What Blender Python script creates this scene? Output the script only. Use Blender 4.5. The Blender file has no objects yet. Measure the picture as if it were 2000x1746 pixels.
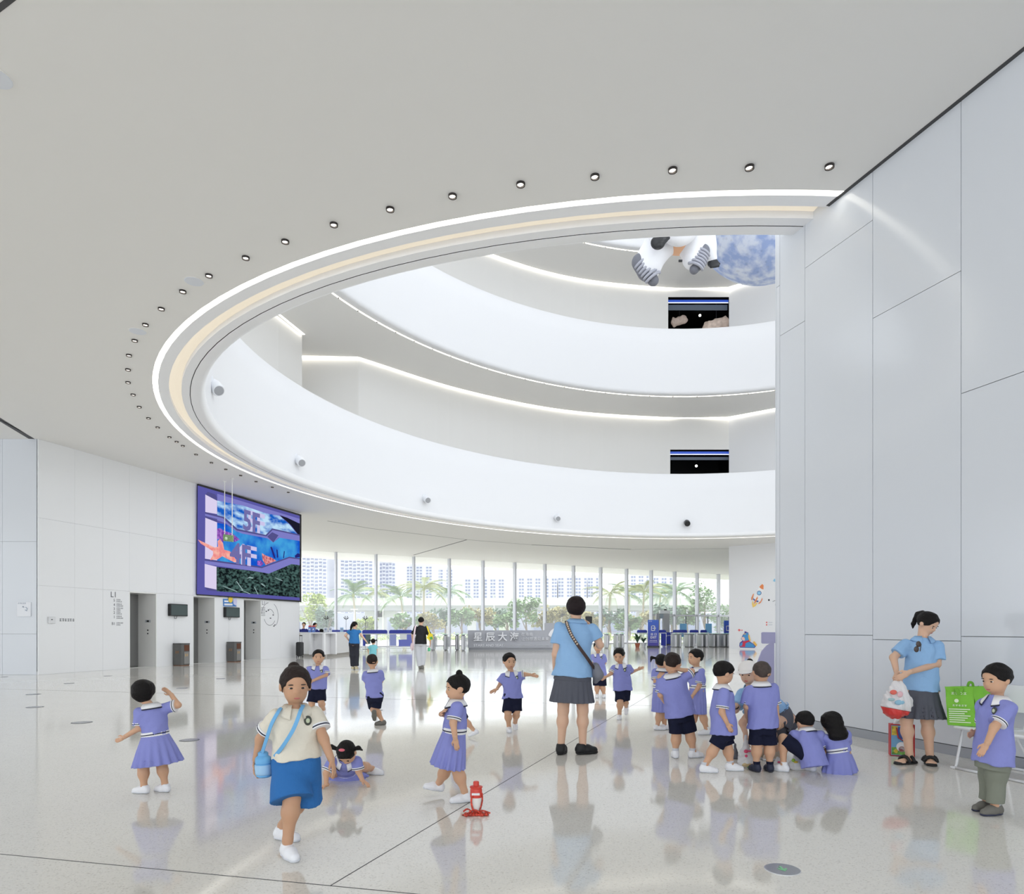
import bpy, bmesh, math, random
import numpy as np
from mathutils import Vector, Matrix

# ------------------------------------------------------------------ camera, world, exposure
SC = bpy.context.scene
COL = SC.collection
F = 2000 * 24 / 36.0            # focal length in photo pixels
HZ = 1228.0                     # horizon row
EYE = 1.35                      # camera height
cam_d = bpy.data.cameras.new('camera'); cam = bpy.data.objects.new('camera', cam_d); COL.objects.link(cam)
cam.location = (0, 0, EYE); cam.rotation_euler = (math.pi / 2, 0, 0)
cam_d.sensor_fit = 'HORIZONTAL'; cam_d.sensor_width = 36; cam_d.lens = 24
cam_d.shift_y = (HZ - 873) / 2000.0
cam_d.clip_start = 0.05; cam_d.clip_end = 2000
SC.camera = cam

SKY_STRENGTH = 1.85
W = bpy.data.worlds.new('overcast_sky'); SC.world = W; W.use_nodes = True
bg = W.node_tree.nodes['Background']
bg.inputs['Color'].default_value = (0.90, 0.95, 1.0, 1); bg.inputs['Strength'].default_value = SKY_STRENGTH

# fill lamp added under the closed atrium roof, and the sun over the plaza
sk = bpy.data.lights.new('atrium_fill', 'AREA'); sk.shape = 'DISK'; sk.size = 27; sk.energy = 1150; sk.color = (.96, .98, 1.0)
sko = bpy.data.objects.new('atrium_fill', sk); COL.objects.link(sko); sko.location = (6.1, 25.7, 32.6)
sn = bpy.data.lights.new('sun', 'SUN'); sn.energy = 3.4; sn.angle = math.radians(2); sn.color = (1.0, .96, .90)
sno = bpy.data.objects.new('sun', sn); COL.objects.link(sno); sno.rotation_euler = (math.radians(-38), math.radians(-14), 0)

SC.view_settings.view_transform = 'Standard'; SC.view_settings.look = 'None'
SC.view_settings.exposure = 0.30; SC.view_settings.gamma = 1.0; SC.view_settings.use_curve_mapping = False
cy = SC.cycles
cy.max_bounces = 8; cy.diffuse_bounces = 5; cy.glossy_bounces = 3; cy.transmission_bounces = 4; cy.transparent_max_bounces = 8
cy.sample_clamp_indirect = 6.0; cy.caustics_reflective = False; cy.caustics_refractive = False
cy.use_denoising = True
try: cy.use_adaptive_sampling = True
except Exception: pass

# ------------------------------------------------------------------ helpers
def px(x, y, Y):
    """photo pixel seen at depth Y -> world point"""
    return Vector(((x - 1000) * Y / F, Y, EYE + (HZ - y) * Y / F))
def on_z(x, y, z):
    return px(x, y, (z - EYE) * F / (HZ - y))
def on_plane(x, y, p0, n):
    """ray through the pixel cut with the vertical plane through p0 with normal n (2D)"""
    d = Vector(((x - 1000) / F, 1.0))
    t = (p0[0] * n[0] + p0[1] * n[1]) / (d.x * n[0] + d.y * n[1])
    return px(x, y, t)
def depth_floor(y): return EYE * F / (y - HZ)

def srgb(r, g, b):
    f = lambda c: (c / 255 / 12.92) if c / 255 <= 0.04045 else ((c / 255 + 0.055) / 1.055) ** 2.4
    return (f(r), f(g), f(b), 1)
MATS = {}
def mat(name, rgb, rough=0.6, spec=0.5, metal=0.0, emit=None, es=1.0, alpha=1.0, noise=None, bump=None, coat=0, sss=0, trans=0):
    """principled material; noise=(scale, amount) mottles the colour, bump=(scale, strength)"""
    if name in MATS: return MATS[name]
    m = bpy.data.materials.new(name); m.use_nodes = True; MATS[name] = m
    nt = m.node_tree; b = nt.nodes['Principled BSDF']
    c = srgb(*rgb); b.inputs['Base Color'].default_value = c
    b.inputs['Roughness'].default_value = rough; b.inputs['Specular IOR Level'].default_value = spec
    b.inputs['Metallic'].default_value = metal; b.inputs['Alpha'].default_value = alpha
    b.inputs['Coat Weight'].default_value = coat
    if trans: b.inputs['Transmission Weight'].default_value = trans
    if sss:
        b.inputs['Subsurface Weight'].default_value = sss; b.inputs['Subsurface Radius'].default_value = (.02, .008, .004)
        b.inputs['Subsurface Scale'].default_value = 0.5
    if emit is not None:
        b.inputs['Emission Color'].default_value = srgb(*emit); b.inputs['Emission Strength'].default_value = es
    if noise or bump:
        tc = nt.nodes.new('ShaderNodeTexCoord')
    if noise:
        n = nt.nodes.new('ShaderNodeTexNoise'); n.inputs['Scale'].default_value = noise[0]; n.inputs['Detail'].default_value = 4
        r = nt.nodes.new('ShaderNodeValToRGB'); a = noise[1]
        r.color_ramp.elements[0].position = 0.3; r.color_ramp.elements[1].position = 0.7
        r.color_ramp.elements[0].color = tuple(max(0, v * (1 - a)) for v in c[:3]) + (1,)
        r.color_ramp.elements[1].color = tuple(min(1, v * (1 + a)) for v in c[:3]) + (1,)
        nt.links.new(tc.outputs['Object'], n.inputs['Vector']); nt.links.new(n.outputs['Fac'], r.inputs['Fac'])
        nt.links.new(r.outputs['Color'], b.inputs['Base Color'])
    if bump:
        n2 = nt.nodes.new('ShaderNodeTexNoise'); n2.inputs['Scale'].default_value = bump[0]; n2.inputs['Detail'].default_value = 3
        bp = nt.nodes.new('ShaderNodeBump'); bp.inputs['Strength'].default_value = bump[1]; bp.inputs['Distance'].default_value = 0.02
        nt.links.new(tc.outputs['Object'], n2.inputs['Vector']); nt.links.new(n2.outputs['Fac'], bp.inputs['Height'])
        nt.links.new(bp.outputs['Normal'], b.inputs['Normal'])
    return m
def screen_mat(name, rgb, rgb2=None, scale=6, es=.78, stretch=(1, 1, 1)):
    """light emitted by a display: flat colour, or two colours mixed by noise"""
    if name in MATS: return MATS[name]
    m = bpy.data.materials.new(name); m.use_nodes = True; MATS[name] = m
    nt = m.node_tree; nt.nodes.clear()
    o = nt.nodes.new('ShaderNodeOutputMaterial'); e = nt.nodes.new('ShaderNodeEmission')
    e.inputs['Color'].default_value = srgb(*rgb); e.inputs['Strength'].default_value = es
    if rgb2:
        tc = nt.nodes.new('ShaderNodeTexCoord'); mp = nt.nodes.new('ShaderNodeMapping'); mp.inputs['Scale'].default_value = stretch
        n = nt.nodes.new('ShaderNodeTexNoise'); n.inputs['Scale'].default_value = scale; n.inputs['Detail'].default_value = 6
        r = nt.nodes.new('ShaderNodeValToRGB'); r.color_ramp.elements[0].color = srgb(*rgb); r.color_ramp.elements[1].color = srgb(*rgb2)
        r.color_ramp.elements[0].position = 0.4; r.color_ramp.elements[1].position = 0.62
        nt.links.new(tc.outputs['Object'], mp.inputs['Vector']); nt.links.new(mp.outputs['Vector'], n.inputs['Vector'])
        nt.links.new(n.outputs['Fac'], r.inputs['Fac']); nt.links.new(r.outputs['Color'], e.inputs['Color'])
    nt.links.new(e.outputs[0], o.inputs[0])
    return m
def glass_mat(name, tint=(1, 1, 1), refl=0.08, rough=0.0, veil=0.0):
    if name in MATS: return MATS[name]
    m = bpy.data.materials.new(name); m.use_nodes = True; MATS[name] = m
    nt = m.node_tree; nt.nodes.clear()
    o = nt.nodes.new('ShaderNodeOutputMaterial'); t = nt.nodes.new('ShaderNodeBsdfTransparent'); g = nt.nodes.new('ShaderNodeBsdfGlossy')
    t.inputs['Color'].default_value = (*tint, 1); g.inputs['Roughness'].default_value = rough
    mx = nt.nodes.new('ShaderNodeMixShader'); mx.inputs['Fac'].default_value = refl
    nt.links.new(t.outputs[0], mx.inputs[1]); nt.links.new(g.outputs[0], mx.inputs[2])
    if veil:   # translucent share put on the pane imitates the washed-out haze outside
        tr = nt.nodes.new('ShaderNodeBsdfTranslucent'); tr.inputs['Color'].default_value = (.96, .97, 1, 1); m2 = nt.nodes.new('ShaderNodeMixShader'); m2.inputs['Fac'].default_value = veil
        nt.links.new(mx.outputs[0], m2.inputs[1]); nt.links.new(tr.outputs[0], m2.inputs[2]); nt.links.new(m2.outputs[0], o.inputs[0])
    else: nt.links.new(mx.outputs[0], o.inputs[0])
    return m

ORG = {}
def tag(o, label=None, cat=None, group=None, kind=None):
    if label: o['label'] = label
    if cat: o['category'] = cat
    if group: o['group'] = group
    if kind: o['kind'] = kind
    return o
def empty(name, loc, label=None, cat=None, group=None, kind=None):
    o = bpy.data.objects.new(name, None); COL.objects.link(o); o.location = loc; o.empty_display_size = 0.1
    ORG[o.name] = Vector(loc); return tag(o, label, cat, group, kind)
def mesh_obj(name, verts, faces, m, parent=None, smooth=False, origin=None, cut=None):
    """verts in world space; the object is placed at origin (or its parent's origin)"""
    if parent is not None: o0 = ORG[parent.name]
    elif origin is not None: o0 = Vector(origin)
    else: o0 = Vector((0, 0, 0))
    me = bpy.data.meshes.new(name)
    V = np.asarray(verts, dtype=float).reshape(-1, 3) - np.array(o0)
    me.from_pydata(V.tolist(), [], [list(map(int, f)) for f in faces]); me.update()
    if smooth:
        me.polygons.foreach_set('use_smooth', [True] * len(me.polygons))
        if cut: 
            me.set_sharp_from_angle(angle=math.radians(cut))
    if m is not None: me.materials.append(m)
    o = bpy.data.objects.new(name, me); COL.objects.link(o)
    if parent is not None: o.parent = parent; ORG[o.name] = o0
    else: o.location = o0; ORG[o.name] = o0
    return o

class MB:
    """collects faces in world space"""
    def __init__(s): s.v = []; s.f = []
    def add(s, vs, fs):
        k = len(s.v); s.v += [tuple(v) for v in vs]; s.f += [[i + k for i in f] for f in fs]; return s
    def box(s, c, d, ax=None, ay=None, az=None, bev=0.0):
        """box centred at c, full sizes d along ax, ay, az"""
        c = Vector(c); ax = Vector(ax or (1, 0, 0)); ay = Vector(ay or (0, 1, 0)); az = Vector(az or (0, 0, 1))
        hx, hy, hz = d[0] / 2, d[1] / 2, d[2] / 2
        if bev <= 0:
            vs = [c + ax * (sx * hx) + ay * (sy * hy) + az * (sz * hz) for sx in (-1, 1) for sy in (-1, 1) for sz in (-1, 1)]
            return s.add(vs, [(0, 1, 3, 2), (4, 6, 7, 5), (0, 4, 5, 1), (2, 3, 7, 6), (0, 2, 6, 4), (1, 5, 7, 3)])
        b = min(bev, hx * .9, hy * .9, hz * .9)
        ring = [(-hx + b, -hy), (hx - b, -hy), (hx, -hy + b), (hx, hy - b), (hx - b, hy), (-hx + b, hy), (-hx, hy - b), (-hx, -hy + b)]
        vs = []
        for z, ins in ((-hz, b), (-hz + b, 0), (hz - b, 0), (hz, b)):
            for x, y in ring:
                k = (1 - ins / max(hx, 1e-6), 1 - ins / max(hy, 1e-6))
                vs.append(c + ax * (x * k[0]) + ay * (y * k[1]) + az * z)
        fs = [tuple(range(7, -1, -1)), tuple(range(24, 32))]
        for j in range(3):
            for i in range(8): fs.append((j * 8 + i, j * 8 + (i + 1) % 8, j * 8 + 8 + (i + 1) % 8, j * 8 + 8 + i))
        return s.add(vs, fs)
    def tube(s, pts, r, n=8, cap=True):
        """tube along points; r number or list"""
        pts = [Vector(p) for p in pts]; m = len(pts); rs = r if isinstance(r, (list, tuple)) else [r] * m
        vs = []; up = None
        for i, p in enumerate(pts):
            t = (pts[min(i + 1, m - 1)] - pts[max(i - 1, 0)]).normalized()
            if up is None: up = Vector((0, 0, 1)) if abs(t.z) < .9 else Vector((1, 0, 0))
            a = t.cross(up).normalized(); b = a.cross(t).normalized(); up = b
            for k in range(n):
                w = 2 * math.pi * k / n; vs.append(p + (a * math.cos(w) + b * math.sin(w)) * rs[i])
        fs = []
        for i in range(m - 1):
            for k in range(n): fs.append((i * n + k, i * n + (k + 1) % n, (i + 1) * n + (k + 1) % n, (i + 1) * n + k))
        if cap: fs += [tuple(range(n - 1, -1, -1)), tuple(range((m - 1) * n, m * n))]
        return s.add(vs, fs)
    def lathe(s, c, prof, n=24, ax=None, ay=None, az=None, cap=True):
        """prof = [(radius, height)...]"""
        c = Vector(c); ax = Vector(ax or (1, 0, 0)); ay = Vector(ay or (0, 1, 0)); az = Vector(az or (0, 0, 1))
        vs = []
        for r, z in prof:
            for k in range(n):
                w = 2 * math.pi * k / n; vs.append(c + az * z + (ax * math.cos(w) + ay * math.sin(w)) * r)
        fs = []
        for i in range(len(prof) - 1):
            for k in range(n): fs.append((i * n + k, i * n + (k + 1) % n, (i + 1) * n + (k + 1) % n, (i + 1) * n + k))
        if cap and prof[0][0] > 1e-5: fs.append(tuple(range(n - 1, -1, -1)))
        if cap and prof[-1][0] > 1e-5: fs.append(tuple(range((len(prof) - 1) * n, len(prof) * n)))
        return s.add(vs, fs)
    def prism(s, poly, off):
        """polygon of world points extruded by vector off"""
        p = [Vector(q) for q in poly]; n = len(p); off = Vector(off)
        return s.add(p + [q + off for q in p], [tuple(range(n - 1, -1, -1)), tuple(range(n, 2 * n))] + [(i, (i + 1) % n, n + (i + 1) % n, n + i) for i in range(n)])
    def ball(s, c, r, n=12, m=8, ax=None, ay=None, az=None):
        c = Vector(c); r = (r, r, r) if isinstance(r, (int, float)) else r
        ax = Vector(ax or (1, 0, 0)); ay = Vector(ay or (0, 1, 0)); az = Vector(az or (0, 0, 1))
        vs = [c - az * r[2]]
        for i in range(1, m):
            a = -math.pi / 2 + math.pi * i / m
            for k in range(n):
                w = 2 * math.pi * k / n
                vs.append(c + ax * (r[0] * math.cos(a) * math.cos(w)) + ay * (r[1] * math.cos(a) * math.sin(w)) + az * (r[2] * math.sin(a)))
        vs.append(c + az * r[2]); L = len(vs) - 1; fs = []
        for k in range(n): fs.append((0, 1 + (k + 1) % n, 1 + k)); fs.append((L, L - n + k, L - n + (k + 1) % n))
        for i in range(m - 2):
            for k in range(n): fs.append((1 + i * n + k, 1 + i * n + (k + 1) % n, 1 + (i + 1) * n + (k + 1) % n, 1 + (i + 1) * n + k))
        return s.add(vs, fs)
    def build(s, name, m, parent=None, smooth=False, origin=None, cut=None):
        return mesh_obj(name, s.v, s.f, m, parent, smooth, origin, cut)

def text_mesh(name, body, m, parent, origin, right, up, size, depth=0.01, bold=0.0, align='LEFT', width=None):
    """lettering built as solid letters: origin = baseline start, right/up unit vectors, size = letter height"""
    if body[0] == '#':      # print too small to read in the photograph: a row of stroke blocks
        n = int(body[1:]); right = Vector(right); up = Vector(up); nv = right.cross(up); em = (width / n) if width else size; mb = MB()
        for i in range(n):
            for k in range(3):
                w = (.78, .5, .66)[(k + i) % 3]; o = Vector(origin) + right * em * (i + .45) + up * size * (.1 + .3 * k) + nv * depth / 2
                mb.box(o, (em * w, size * .13, depth), right, up, nv)
            mb.box(Vector(origin) + right * em * (i + .3 + .25 * (i % 2)) + up * size * .4 + nv * depth / 2, (em * .12, size * .75, depth), right, up, nv)
        return mb.build(name, m, parent)
    cu = bpy.data.curves.new(name, 'FONT'); cu.body = body; cu.size = 1.0; cu.align_x = align
    cu.extrude = 0.02; cu.offset = bold; cu.resolution_u = 2
    ob = bpy.data.objects.new(name, cu); COL.objects.link(ob)
    dg = bpy.context.evaluated_depsgraph_get(); dg.update()
    me = bpy.data.meshes.new_from_object(ob.evaluated_get(dg))
    V = np.array([v.co[:] for v in me.vertices]); fs = [list(p.vertices) for p in me.polygons]
    bpy.data.objects.remove(ob); bpy.data.curves.remove(cu); bpy.data.meshes.remove(me)
    if len(V) == 0: return None
    if width:
        w = V[:, 0].max() - V[:, 0].min(); sx = width / w
    else: sx = size
    right = np.array(Vector(right)); up = np.array(Vector(up)); nrm = np.cross(right, up)
    P = np.array(Vector(origin)) + V[:, :1] * sx * right + V[:, 1:2] * size * up + ((V[:, 2:3] + .02) / .04) * depth * nrm
    return mesh_obj(name, P, fs, m, parent)

def smooth_path(pts, n=8, closed=False):
    """Catmull-Rom through points"""
    P = [np.array(p, float) for p in pts]; out = []
    m = len(P); R = range(m if closed else m - 1)
    for i in R:
        p0 = P[(i - 1) % m] if closed or i > 0 else 2 * P[0] - P[1]
        p1 = P[i]; p2 = P[(i + 1) % m]
        p3 = P[(i + 2) % m] if closed or i + 2 < m else 2 * P[-1] - P[-2]
        for k in range(n):
            t = k / n
            out.append(.5 * ((2 * p1) + (-p0 + p2) * t + (2 * p0 - 5 * p1 + 4 * p2 - p3) * t * t + (-p0 + 3 * p1 - 3 * p2 + p3) * t ** 3))
    if not closed: out.append(P[-1])
    return out
# ------------------------------------------------------------------ the setting
CEIL = 6.9
WHITE = mat('white_paint', (236, 236, 234), 0.55, 0.3)
CEILM = mat('ceiling_paint', (236, 235, 233), 0.6, 0.3)
PANEL = mat('white_glossy_panel', (222, 226, 233), 0.14, 0.5)
LPANEL = mat('white_satin_panel', (236, 237, 239), 0.22, 0.4)
RBM = mat('ring_white', (246, 247, 250), .45, .3)
DARK = mat('dark_joint', (70, 70, 72), 0.6)
LED = mat('led_strip', (255, 255, 250), 0.5, emit=(255, 250, 236), es=3.2)
WARM = mat('cove_warm_glow', (238, 230, 214), 0.7, emit=(255, 240, 218), es=.30)  # recess surface glows weakly, standing in for warm light inside it

# floor: polished terrazzo
def floor_mat():
    m = bpy.data.materials.new('terrazzo'); m.use_nodes = True; nt = m.node_tree; b = nt.nodes['Principled BSDF']
    tc = nt.nodes.new('ShaderNodeTexCoord')
    v = nt.nodes.new('ShaderNodeTexVoronoi'); v.inputs['Scale'].default_value = 120
    r = nt.nodes.new('ShaderNodeValToRGB'); r.color_ramp.elements[0].color = srgb(226, 221, 212); r.color_ramp.elements[1].color = srgb(236, 232, 224)
    e = r.color_ramp.elements.new(0.06); e.color = srgb(208, 203, 195)
    r.color_ramp.elements[0].position = 0.0; e2 = r.color_ramp.elements.new(.12); e2.color = srgb(228, 225, 218)
    nt.links.new(tc.outputs['Object'], v.inputs['Vector']); 
    sp = nt.nodes.new('ShaderNodeSeparateColor'); nt.links.new(v.outputs['Color'], sp.inputs['Color'])
    nt.links.new(sp.outputs[0], r.inputs['Fac']); nt.links.new(r.outputs['Color'], b.inputs['Base Color'])
    b.inputs['Roughness'].default_value = 0.07; b.inputs['Specular IOR Level'].default_value = 0.68
    n = nt.nodes.new('ShaderNodeTexNoise'); n.inputs['Scale'].default_value = 1.3; n.inputs['Detail'].default_value = 2
    bp = nt.nodes.new('ShaderNodeBump'); bp.inputs['Strength'].default_value = 0.03; bp.inputs['Distance'].default_value = 0.05
    nt.links.new(tc.outputs['Object'], n.inputs['Vector']); nt.links.new(n.outputs['Fac'], bp.inputs['Height']); nt.links.new(bp.outputs['Normal'], b.inputs['Normal'])
    return m
GD = Vector((.8605, .5094)); GN = Vector((-.5094, .8605)); G0 = Vector(((656 - 1000) * 49.5 / F, 49.5)); GS = 3.02   # glass line: direction, outward normal, first mullion, bay
def gpt(s, off=0.0): p = G0 + GD * s + GN * off; return (p.x, p.y)
fl = MB(); a = gpt(-12, .3); b_ = gpt(75, .3)
fl.prism([(-32, -14, -.2), (34, -14, -.2), (b_[0], b_[1], -.2), (a[0], a[1], -.2), (-32, 38, -.2)], (0, 0, .2))
floor = tag(fl.build('floor', floor_mat()), kind='structure')
ORG[floor.name] = Vector((0, 0, 0))
# joints of the terrazzo, as thin inlaid strips
def floor_joint(p, q, w=.006):
    p = Vector((p[0], p[1], 0)); q = Vector((q[0], q[1], 0)); d = (q - p).normalized(); n = Vector((-d.y, d.x, 0)) * w / 2
    MB().prism([p - n, q - n, q + n, p + n], (0, 0, .0012)).build('floor_joint', DARK, floor)
f1a, f1b = on_z(645, 1730, 0), on_z(1060, 1482, 0); d1 = (f1b - f1a).normalized()
f2a, f2b = on_z(0, 1668, 0), on_z(645, 1730, 0); d2 = (f2b - f2a).normalized()
floor_joint(f1a, f1a + d1 * 60); floor_joint(f2a - d2 * 12, f2a + d2 * 16)
for k in (1, 2, 3, 4): floor_joint(f1a + d1 * (9 * k) - d2 * 18, f1a + d1 * (9 * k) + d2 * 22, .004)

# ring of the atrium void: ellipse of the light slot in plan
RC = Vector((6.81, 25.39)); RA, RB = 18.24, 14.74; RT = math.radians(-132.05)
def ring(phi, off=0.0):
    """point of the slot ellipse, moved inwards by off"""
    c, s = math.cos(phi), math.sin(phi)
    x, y = (RA) * c, (RB) * s
    nx, ny = c / RA, s / RB; l = math.hypot(nx, ny); x -= off * nx / l; y -= off * ny / l
    ct, st = math.cos(RT), math.sin(RT)
    return RC.x + ct * x - st * y, RC.y + st * x + ct * y
def phi_of(ang):  # plan angle (0 = right, 90 = far) -> ellipse parameter
    c, s = math.cos(ang - RT), math.sin(ang - RT); return math.atan2(s / RB, c / RA)
def sweep(prof, a0, a1, n):
    """prof = [(inward offset, z)] swept round the ring between plan angles in degrees"""
    vs = []; fs = []; m = len(prof)
    full = abs(a1 - a0) >= 359.9
    cnt = n if full else n + 1
    for i in range(cnt):
        ph = phi_of(math.radians(a0 + (a1 - a0) * i / n))
        for off, z in prof:
            x, y = ring(ph, off); vs.append((x, y, z))
    for i in range(n):
        j = (i + 1) % cnt
        for k in range(m - 1): fs.append((i * m + k, j * m + k, j * m + k + 1, i * m + k + 1))
    return vs, fs
N = 180
# ceiling plate around the void
outer = [gpt(-14, 5.2), gpt(62, 5.2), (60, 30), (34, -9), (-32, -9), (-32, 36)]
def ray_out(ang):
    d = Vector((math.cos(ang), math.sin(ang))); best = 99
    for i in range(len(outer)):
        p = Vector(outer[i]); q = Vector(outer[(i + 1) % len(outer)]); e = q - p
        den = d.x * e.y - d.y * e.x
        if abs(den) < 1e-9: continue
        w = p - RC; t = (w.x * e.y - w.y * e.x) / den; u = (w.x * d.y - w.y * d.x) / den
        if t > 0 and -1e-6 <= u <= 1 + 1e-6: best = min(best, t)
    return RC + d * best
angs = sorted(set([2 * math.pi * i / N for i in range(N)] + [math.atan2(q[1] - RC.y, q[0] - RC.x) % (2 * math.pi) for q in outer]))
vs = []; fs = []
for a in angs:
    x, y = ring(phi_of(a)); o = ray_out(a); vs += [(x, y, CEIL), (o.x, o.y, CEIL)]
n = len(angs)
for i in range(n):
    j = (i + 1) % n; fs.append((2 * i, 2 * i + 1, 2 * j + 1, 2 * j))
ceiling = tag(mesh_obj('ceiling', vs, fs, CEILM), kind='structure')
for nm, prof, mt in (
    ('slot_edge', [(0, CEIL), (0, CEIL + .02)], RBM), ('light_slot', [(0, CEIL + .02), (.11, CEIL + .02)], LED), ('slot_edge', [(.11, CEIL + .02), (.11, CEIL)], RBM),
    ('ring_band', [(.11, CEIL), (.33, CEIL), (.33, CEIL + .13)], RBM),
    ('curtain_recess', [(.33, CEIL + .10), (.46, CEIL + .125), (.59, CEIL + .10)], WARM),
    ('ring_band', [(.59, CEIL + .13), (.59, CEIL), (.765, CEIL)], RBM),
    ('shadow_joint', [(.765, CEIL), (.765, CEIL + .03), (.782, CEIL + .03), (.782, CEIL)], DARK),
    ('ring_edge', [(.782, CEIL), (.96, CEIL), (1.02, CEIL + .02), (1.07, CEIL + .08), (1.10, CEIL + .2)], RBM)):
    v_, f_ = sweep(prof, 0, 360, N); mesh_obj(nm, v_, f_, mt, ceiling, smooth=(nm == 'ring_edge'))
def ceil_strip(pts, w=.03, m=DARK):
    P = [on_z(x, y, CEIL) for x, y in pts]
    for p, q in zip(P, P[1:]):
        d = (q - p).normalized(); nn = Vector((-d.y, d.x, 0)) * w / 2
        MB().prism([p - nn, q - nn, q + nn, p + nn], (0, 0, -.004)).build('ceiling_joint', m, ceiling)
ceil_strip([(640, 1017.5), (724, 1032), (912, 1054), (1038, 1064)], .05); ceil_strip([(1038, 1064), (1232, 1073)], .16); ceil_strip([(1232, 1073), (1330, 1072), (1425, 1071)], .04)
ceil_strip([(912, 1054), (808, 1084)], .10)
ceil_strip([(-20, 30), (45, -20)], .05); ceil_strip([(-60, 783), (62, 857)], .16); ceil_strip([(-60, 787), (70, 857)], .03, CEILM)

# left wall (lifts) -------------------------------------------------
DL = Vector((.2748, .9615)); W0 = Vector((-13.84, 19.95)); NL = Vector((.9615, -.2748))   # direction, corner, normal into the hall
def wl(s, z, out=0.0): p = W0 + DL * s + NL * out; return Vector((p.x, p.y, z))
def wl_px(x, y, out=0.0):
    p0 = W0 + NL * out; return on_plane(x, y, p0, NL)
def wl_s(x): p = wl_px(x, HZ); return (Vector((p.x, p.y)) - W0).dot(DL)
SEND = wl_s(585)
lifts = [(wl_s(252.5), wl_s(306)), (wl_s(377), wl_s(420)), (wl_s(475.5), wl_s(510))]
LTOP = 2.62
wall_left = tag(empty('wall_left', wl(0, 0)), kind='structure')
def wl_panel(s0, s1, z0, z1, name='wall_panel', out=0.0, th=.04, m=LPANEL, g=.004):
    c = wl((s0 + s1) / 2, (z0 + z1) / 2, out - th / 2)
    return MB().box(c, (s1 - s0 - g, th, z1 - z0 - g), (DL.x, DL.y, 0), (NL.x, NL.y, 0)).build(name, m, wall_left)
cols = [0.0, wl_s(146), wl_s(201), lifts[0][0]] + [lifts[0][1], wl_s(340), lifts[1][0]] + [lifts[1][1], wl_s(447), lifts[2][0]] + [lifts[2][1], wl_s(548), SEND]
cols = [c for c in cols]
for s0, s1 in zip(cols, cols[1:]):
    lift = any(abs(s0 - a) < 1e-6 and abs(s1 - b) < 1e-6 for a, b in lifts)
    zs = [LTOP, 4.6, CEIL] if lift else [0, LTOP, 4.6, CEIL]
    for z0, z1 in zip(zs, zs[1:]): wl_panel(s0, s1, z0, z1)
MB().prism([wl(0, 0, -.5), wl(SEND, 0, -.5), wl(SEND, 0, -.042), wl(0, 0, -.042)], (0, 0, .001)).build('plinth', WHITE, wall_left)
MB().prism([wl(0, 0, -1.6), wl(SEND, 0, -1.6), wl(SEND, 0, -1.5), wl(0, 0, -1.5)], (0, 0, CEIL)).build('backing', WHITE, wall_left)
MB().prism([wl(SEND - .02, 0, -1.5), wl(SEND, 0, -1.5), wl(SEND, 0, -.0), wl(SEND - .02, 0, 0)], (0, 0, CEIL)).build('end_panel', LPANEL, wall_left)
for s0, s1 in zip(cols, cols[1:]):
    if not any(abs(s0 - a) < 1e-6 for a, b in lifts):
        MB().box(wl((s0 + s1) / 2, .05, -.05), (s1 - s0, .03, .1), (DL.x, DL.y, 0), (NL.x, NL.y, 0)).build('skirting', mat('skirting_grey', (205, 206, 208), .3), wall_left)
# far-left frontal wall
wall_front = tag(empty('wall_front', (-20, 19.95, 0)), kind='structure')
xs = [-13.84 - .06, -14.9, -18.5, -22, -27, -32]; zz = [0, 1.2, 3.9, CEIL]
for x1, x0 in zip(xs, xs[1:]):
    for z0, z1 in zip(zz, zz[1:]):
        MB().box(((x0 + x1) / 2, 19.99, (z0 + z1) / 2), (x1 - x0 - .006, .06, z1 - z0 - .006)).build('wall_panel', PANEL, wall_front)
MB().box((-20, 19.5, 0), (1, .01, .01)) 

# right wall ---------------------------------------------------------
DR = Vector((-.2972, .9548)); R0 = Vector((4.27, 8.63)); NR = Vector((-.9548, -.2972))
def wr(s, z, out=0.0): p = R0 + DR * s + NR * out; return Vector((p.x, p.y, z))
def wr_px(x, y, out=0.0): return on_plane(x, y, R0 + NR * out, NR)
def wr_s(x): p = wr_px(x, HZ); return (Vector((p.x, p.y)) - R0).dot(DR)
RE = wr_s(1516)
wall_right = tag(empty('wall_right', wr(0, 0)), kind='structure')
def zr(x, y): return wr_px(x, y).z
colr = [(wr_s(1523), RE, [zr(1519, 560)]), (wr_s(1572), wr_s(1523), [zr(1550, 640)]),
        (wr_s(1704.5), wr_s(1572), [zr(1571, 525), 1.27]), (wr_s(1877), wr_s(1704.5), [zr(1712, 618), 1.22]),
        (wr_s(2120), wr_s(1877), [zr(1877, 769), 1.27]), (wr_s(2500), wr_s(2120), [5.0, 1.27]), (-6.2, wr_s(2500), [4.4, 1.27]), (-8.0, -6.2, [3.4]), (-10.5, -8, [4.4]), (-13, -10.5, [3.0])]
for s0, s1, js in colr:
    zs = sorted([.11, 9.5] + js)
    for z0, z1 in zip(zs, zs[1:]):
        MB().box(wr((s0 + s1) / 2, (z0 + z1) / 2, -.02), (s1 - s0 - .007, .04, z1 - z0 - .007), (DR.x, DR.y, 0), (NR.x, NR.y, 0)).build('wall_panel', PANEL, wall_right)
e_ = wr(RE, 0, -.041); b0 = wr(-13, 0, -.041)
MB().prism([b0, e_, e_ + Vector((.9, .28, 0)), b0 + Vector((.9, .28, 0))], (0, 0, 9.5)).build('wall_core', mat('joint_shadow', (150, 152, 158), .6), wall_right)
MB().prism([wr(RE, 0, 0), wr(RE + .02, 0, 0), wr(RE + .02, 0, -.9), wr(RE, 0, -.9)], (0, 0, 9.5)).build('end_panel', PANEL, wall_right)
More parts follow.
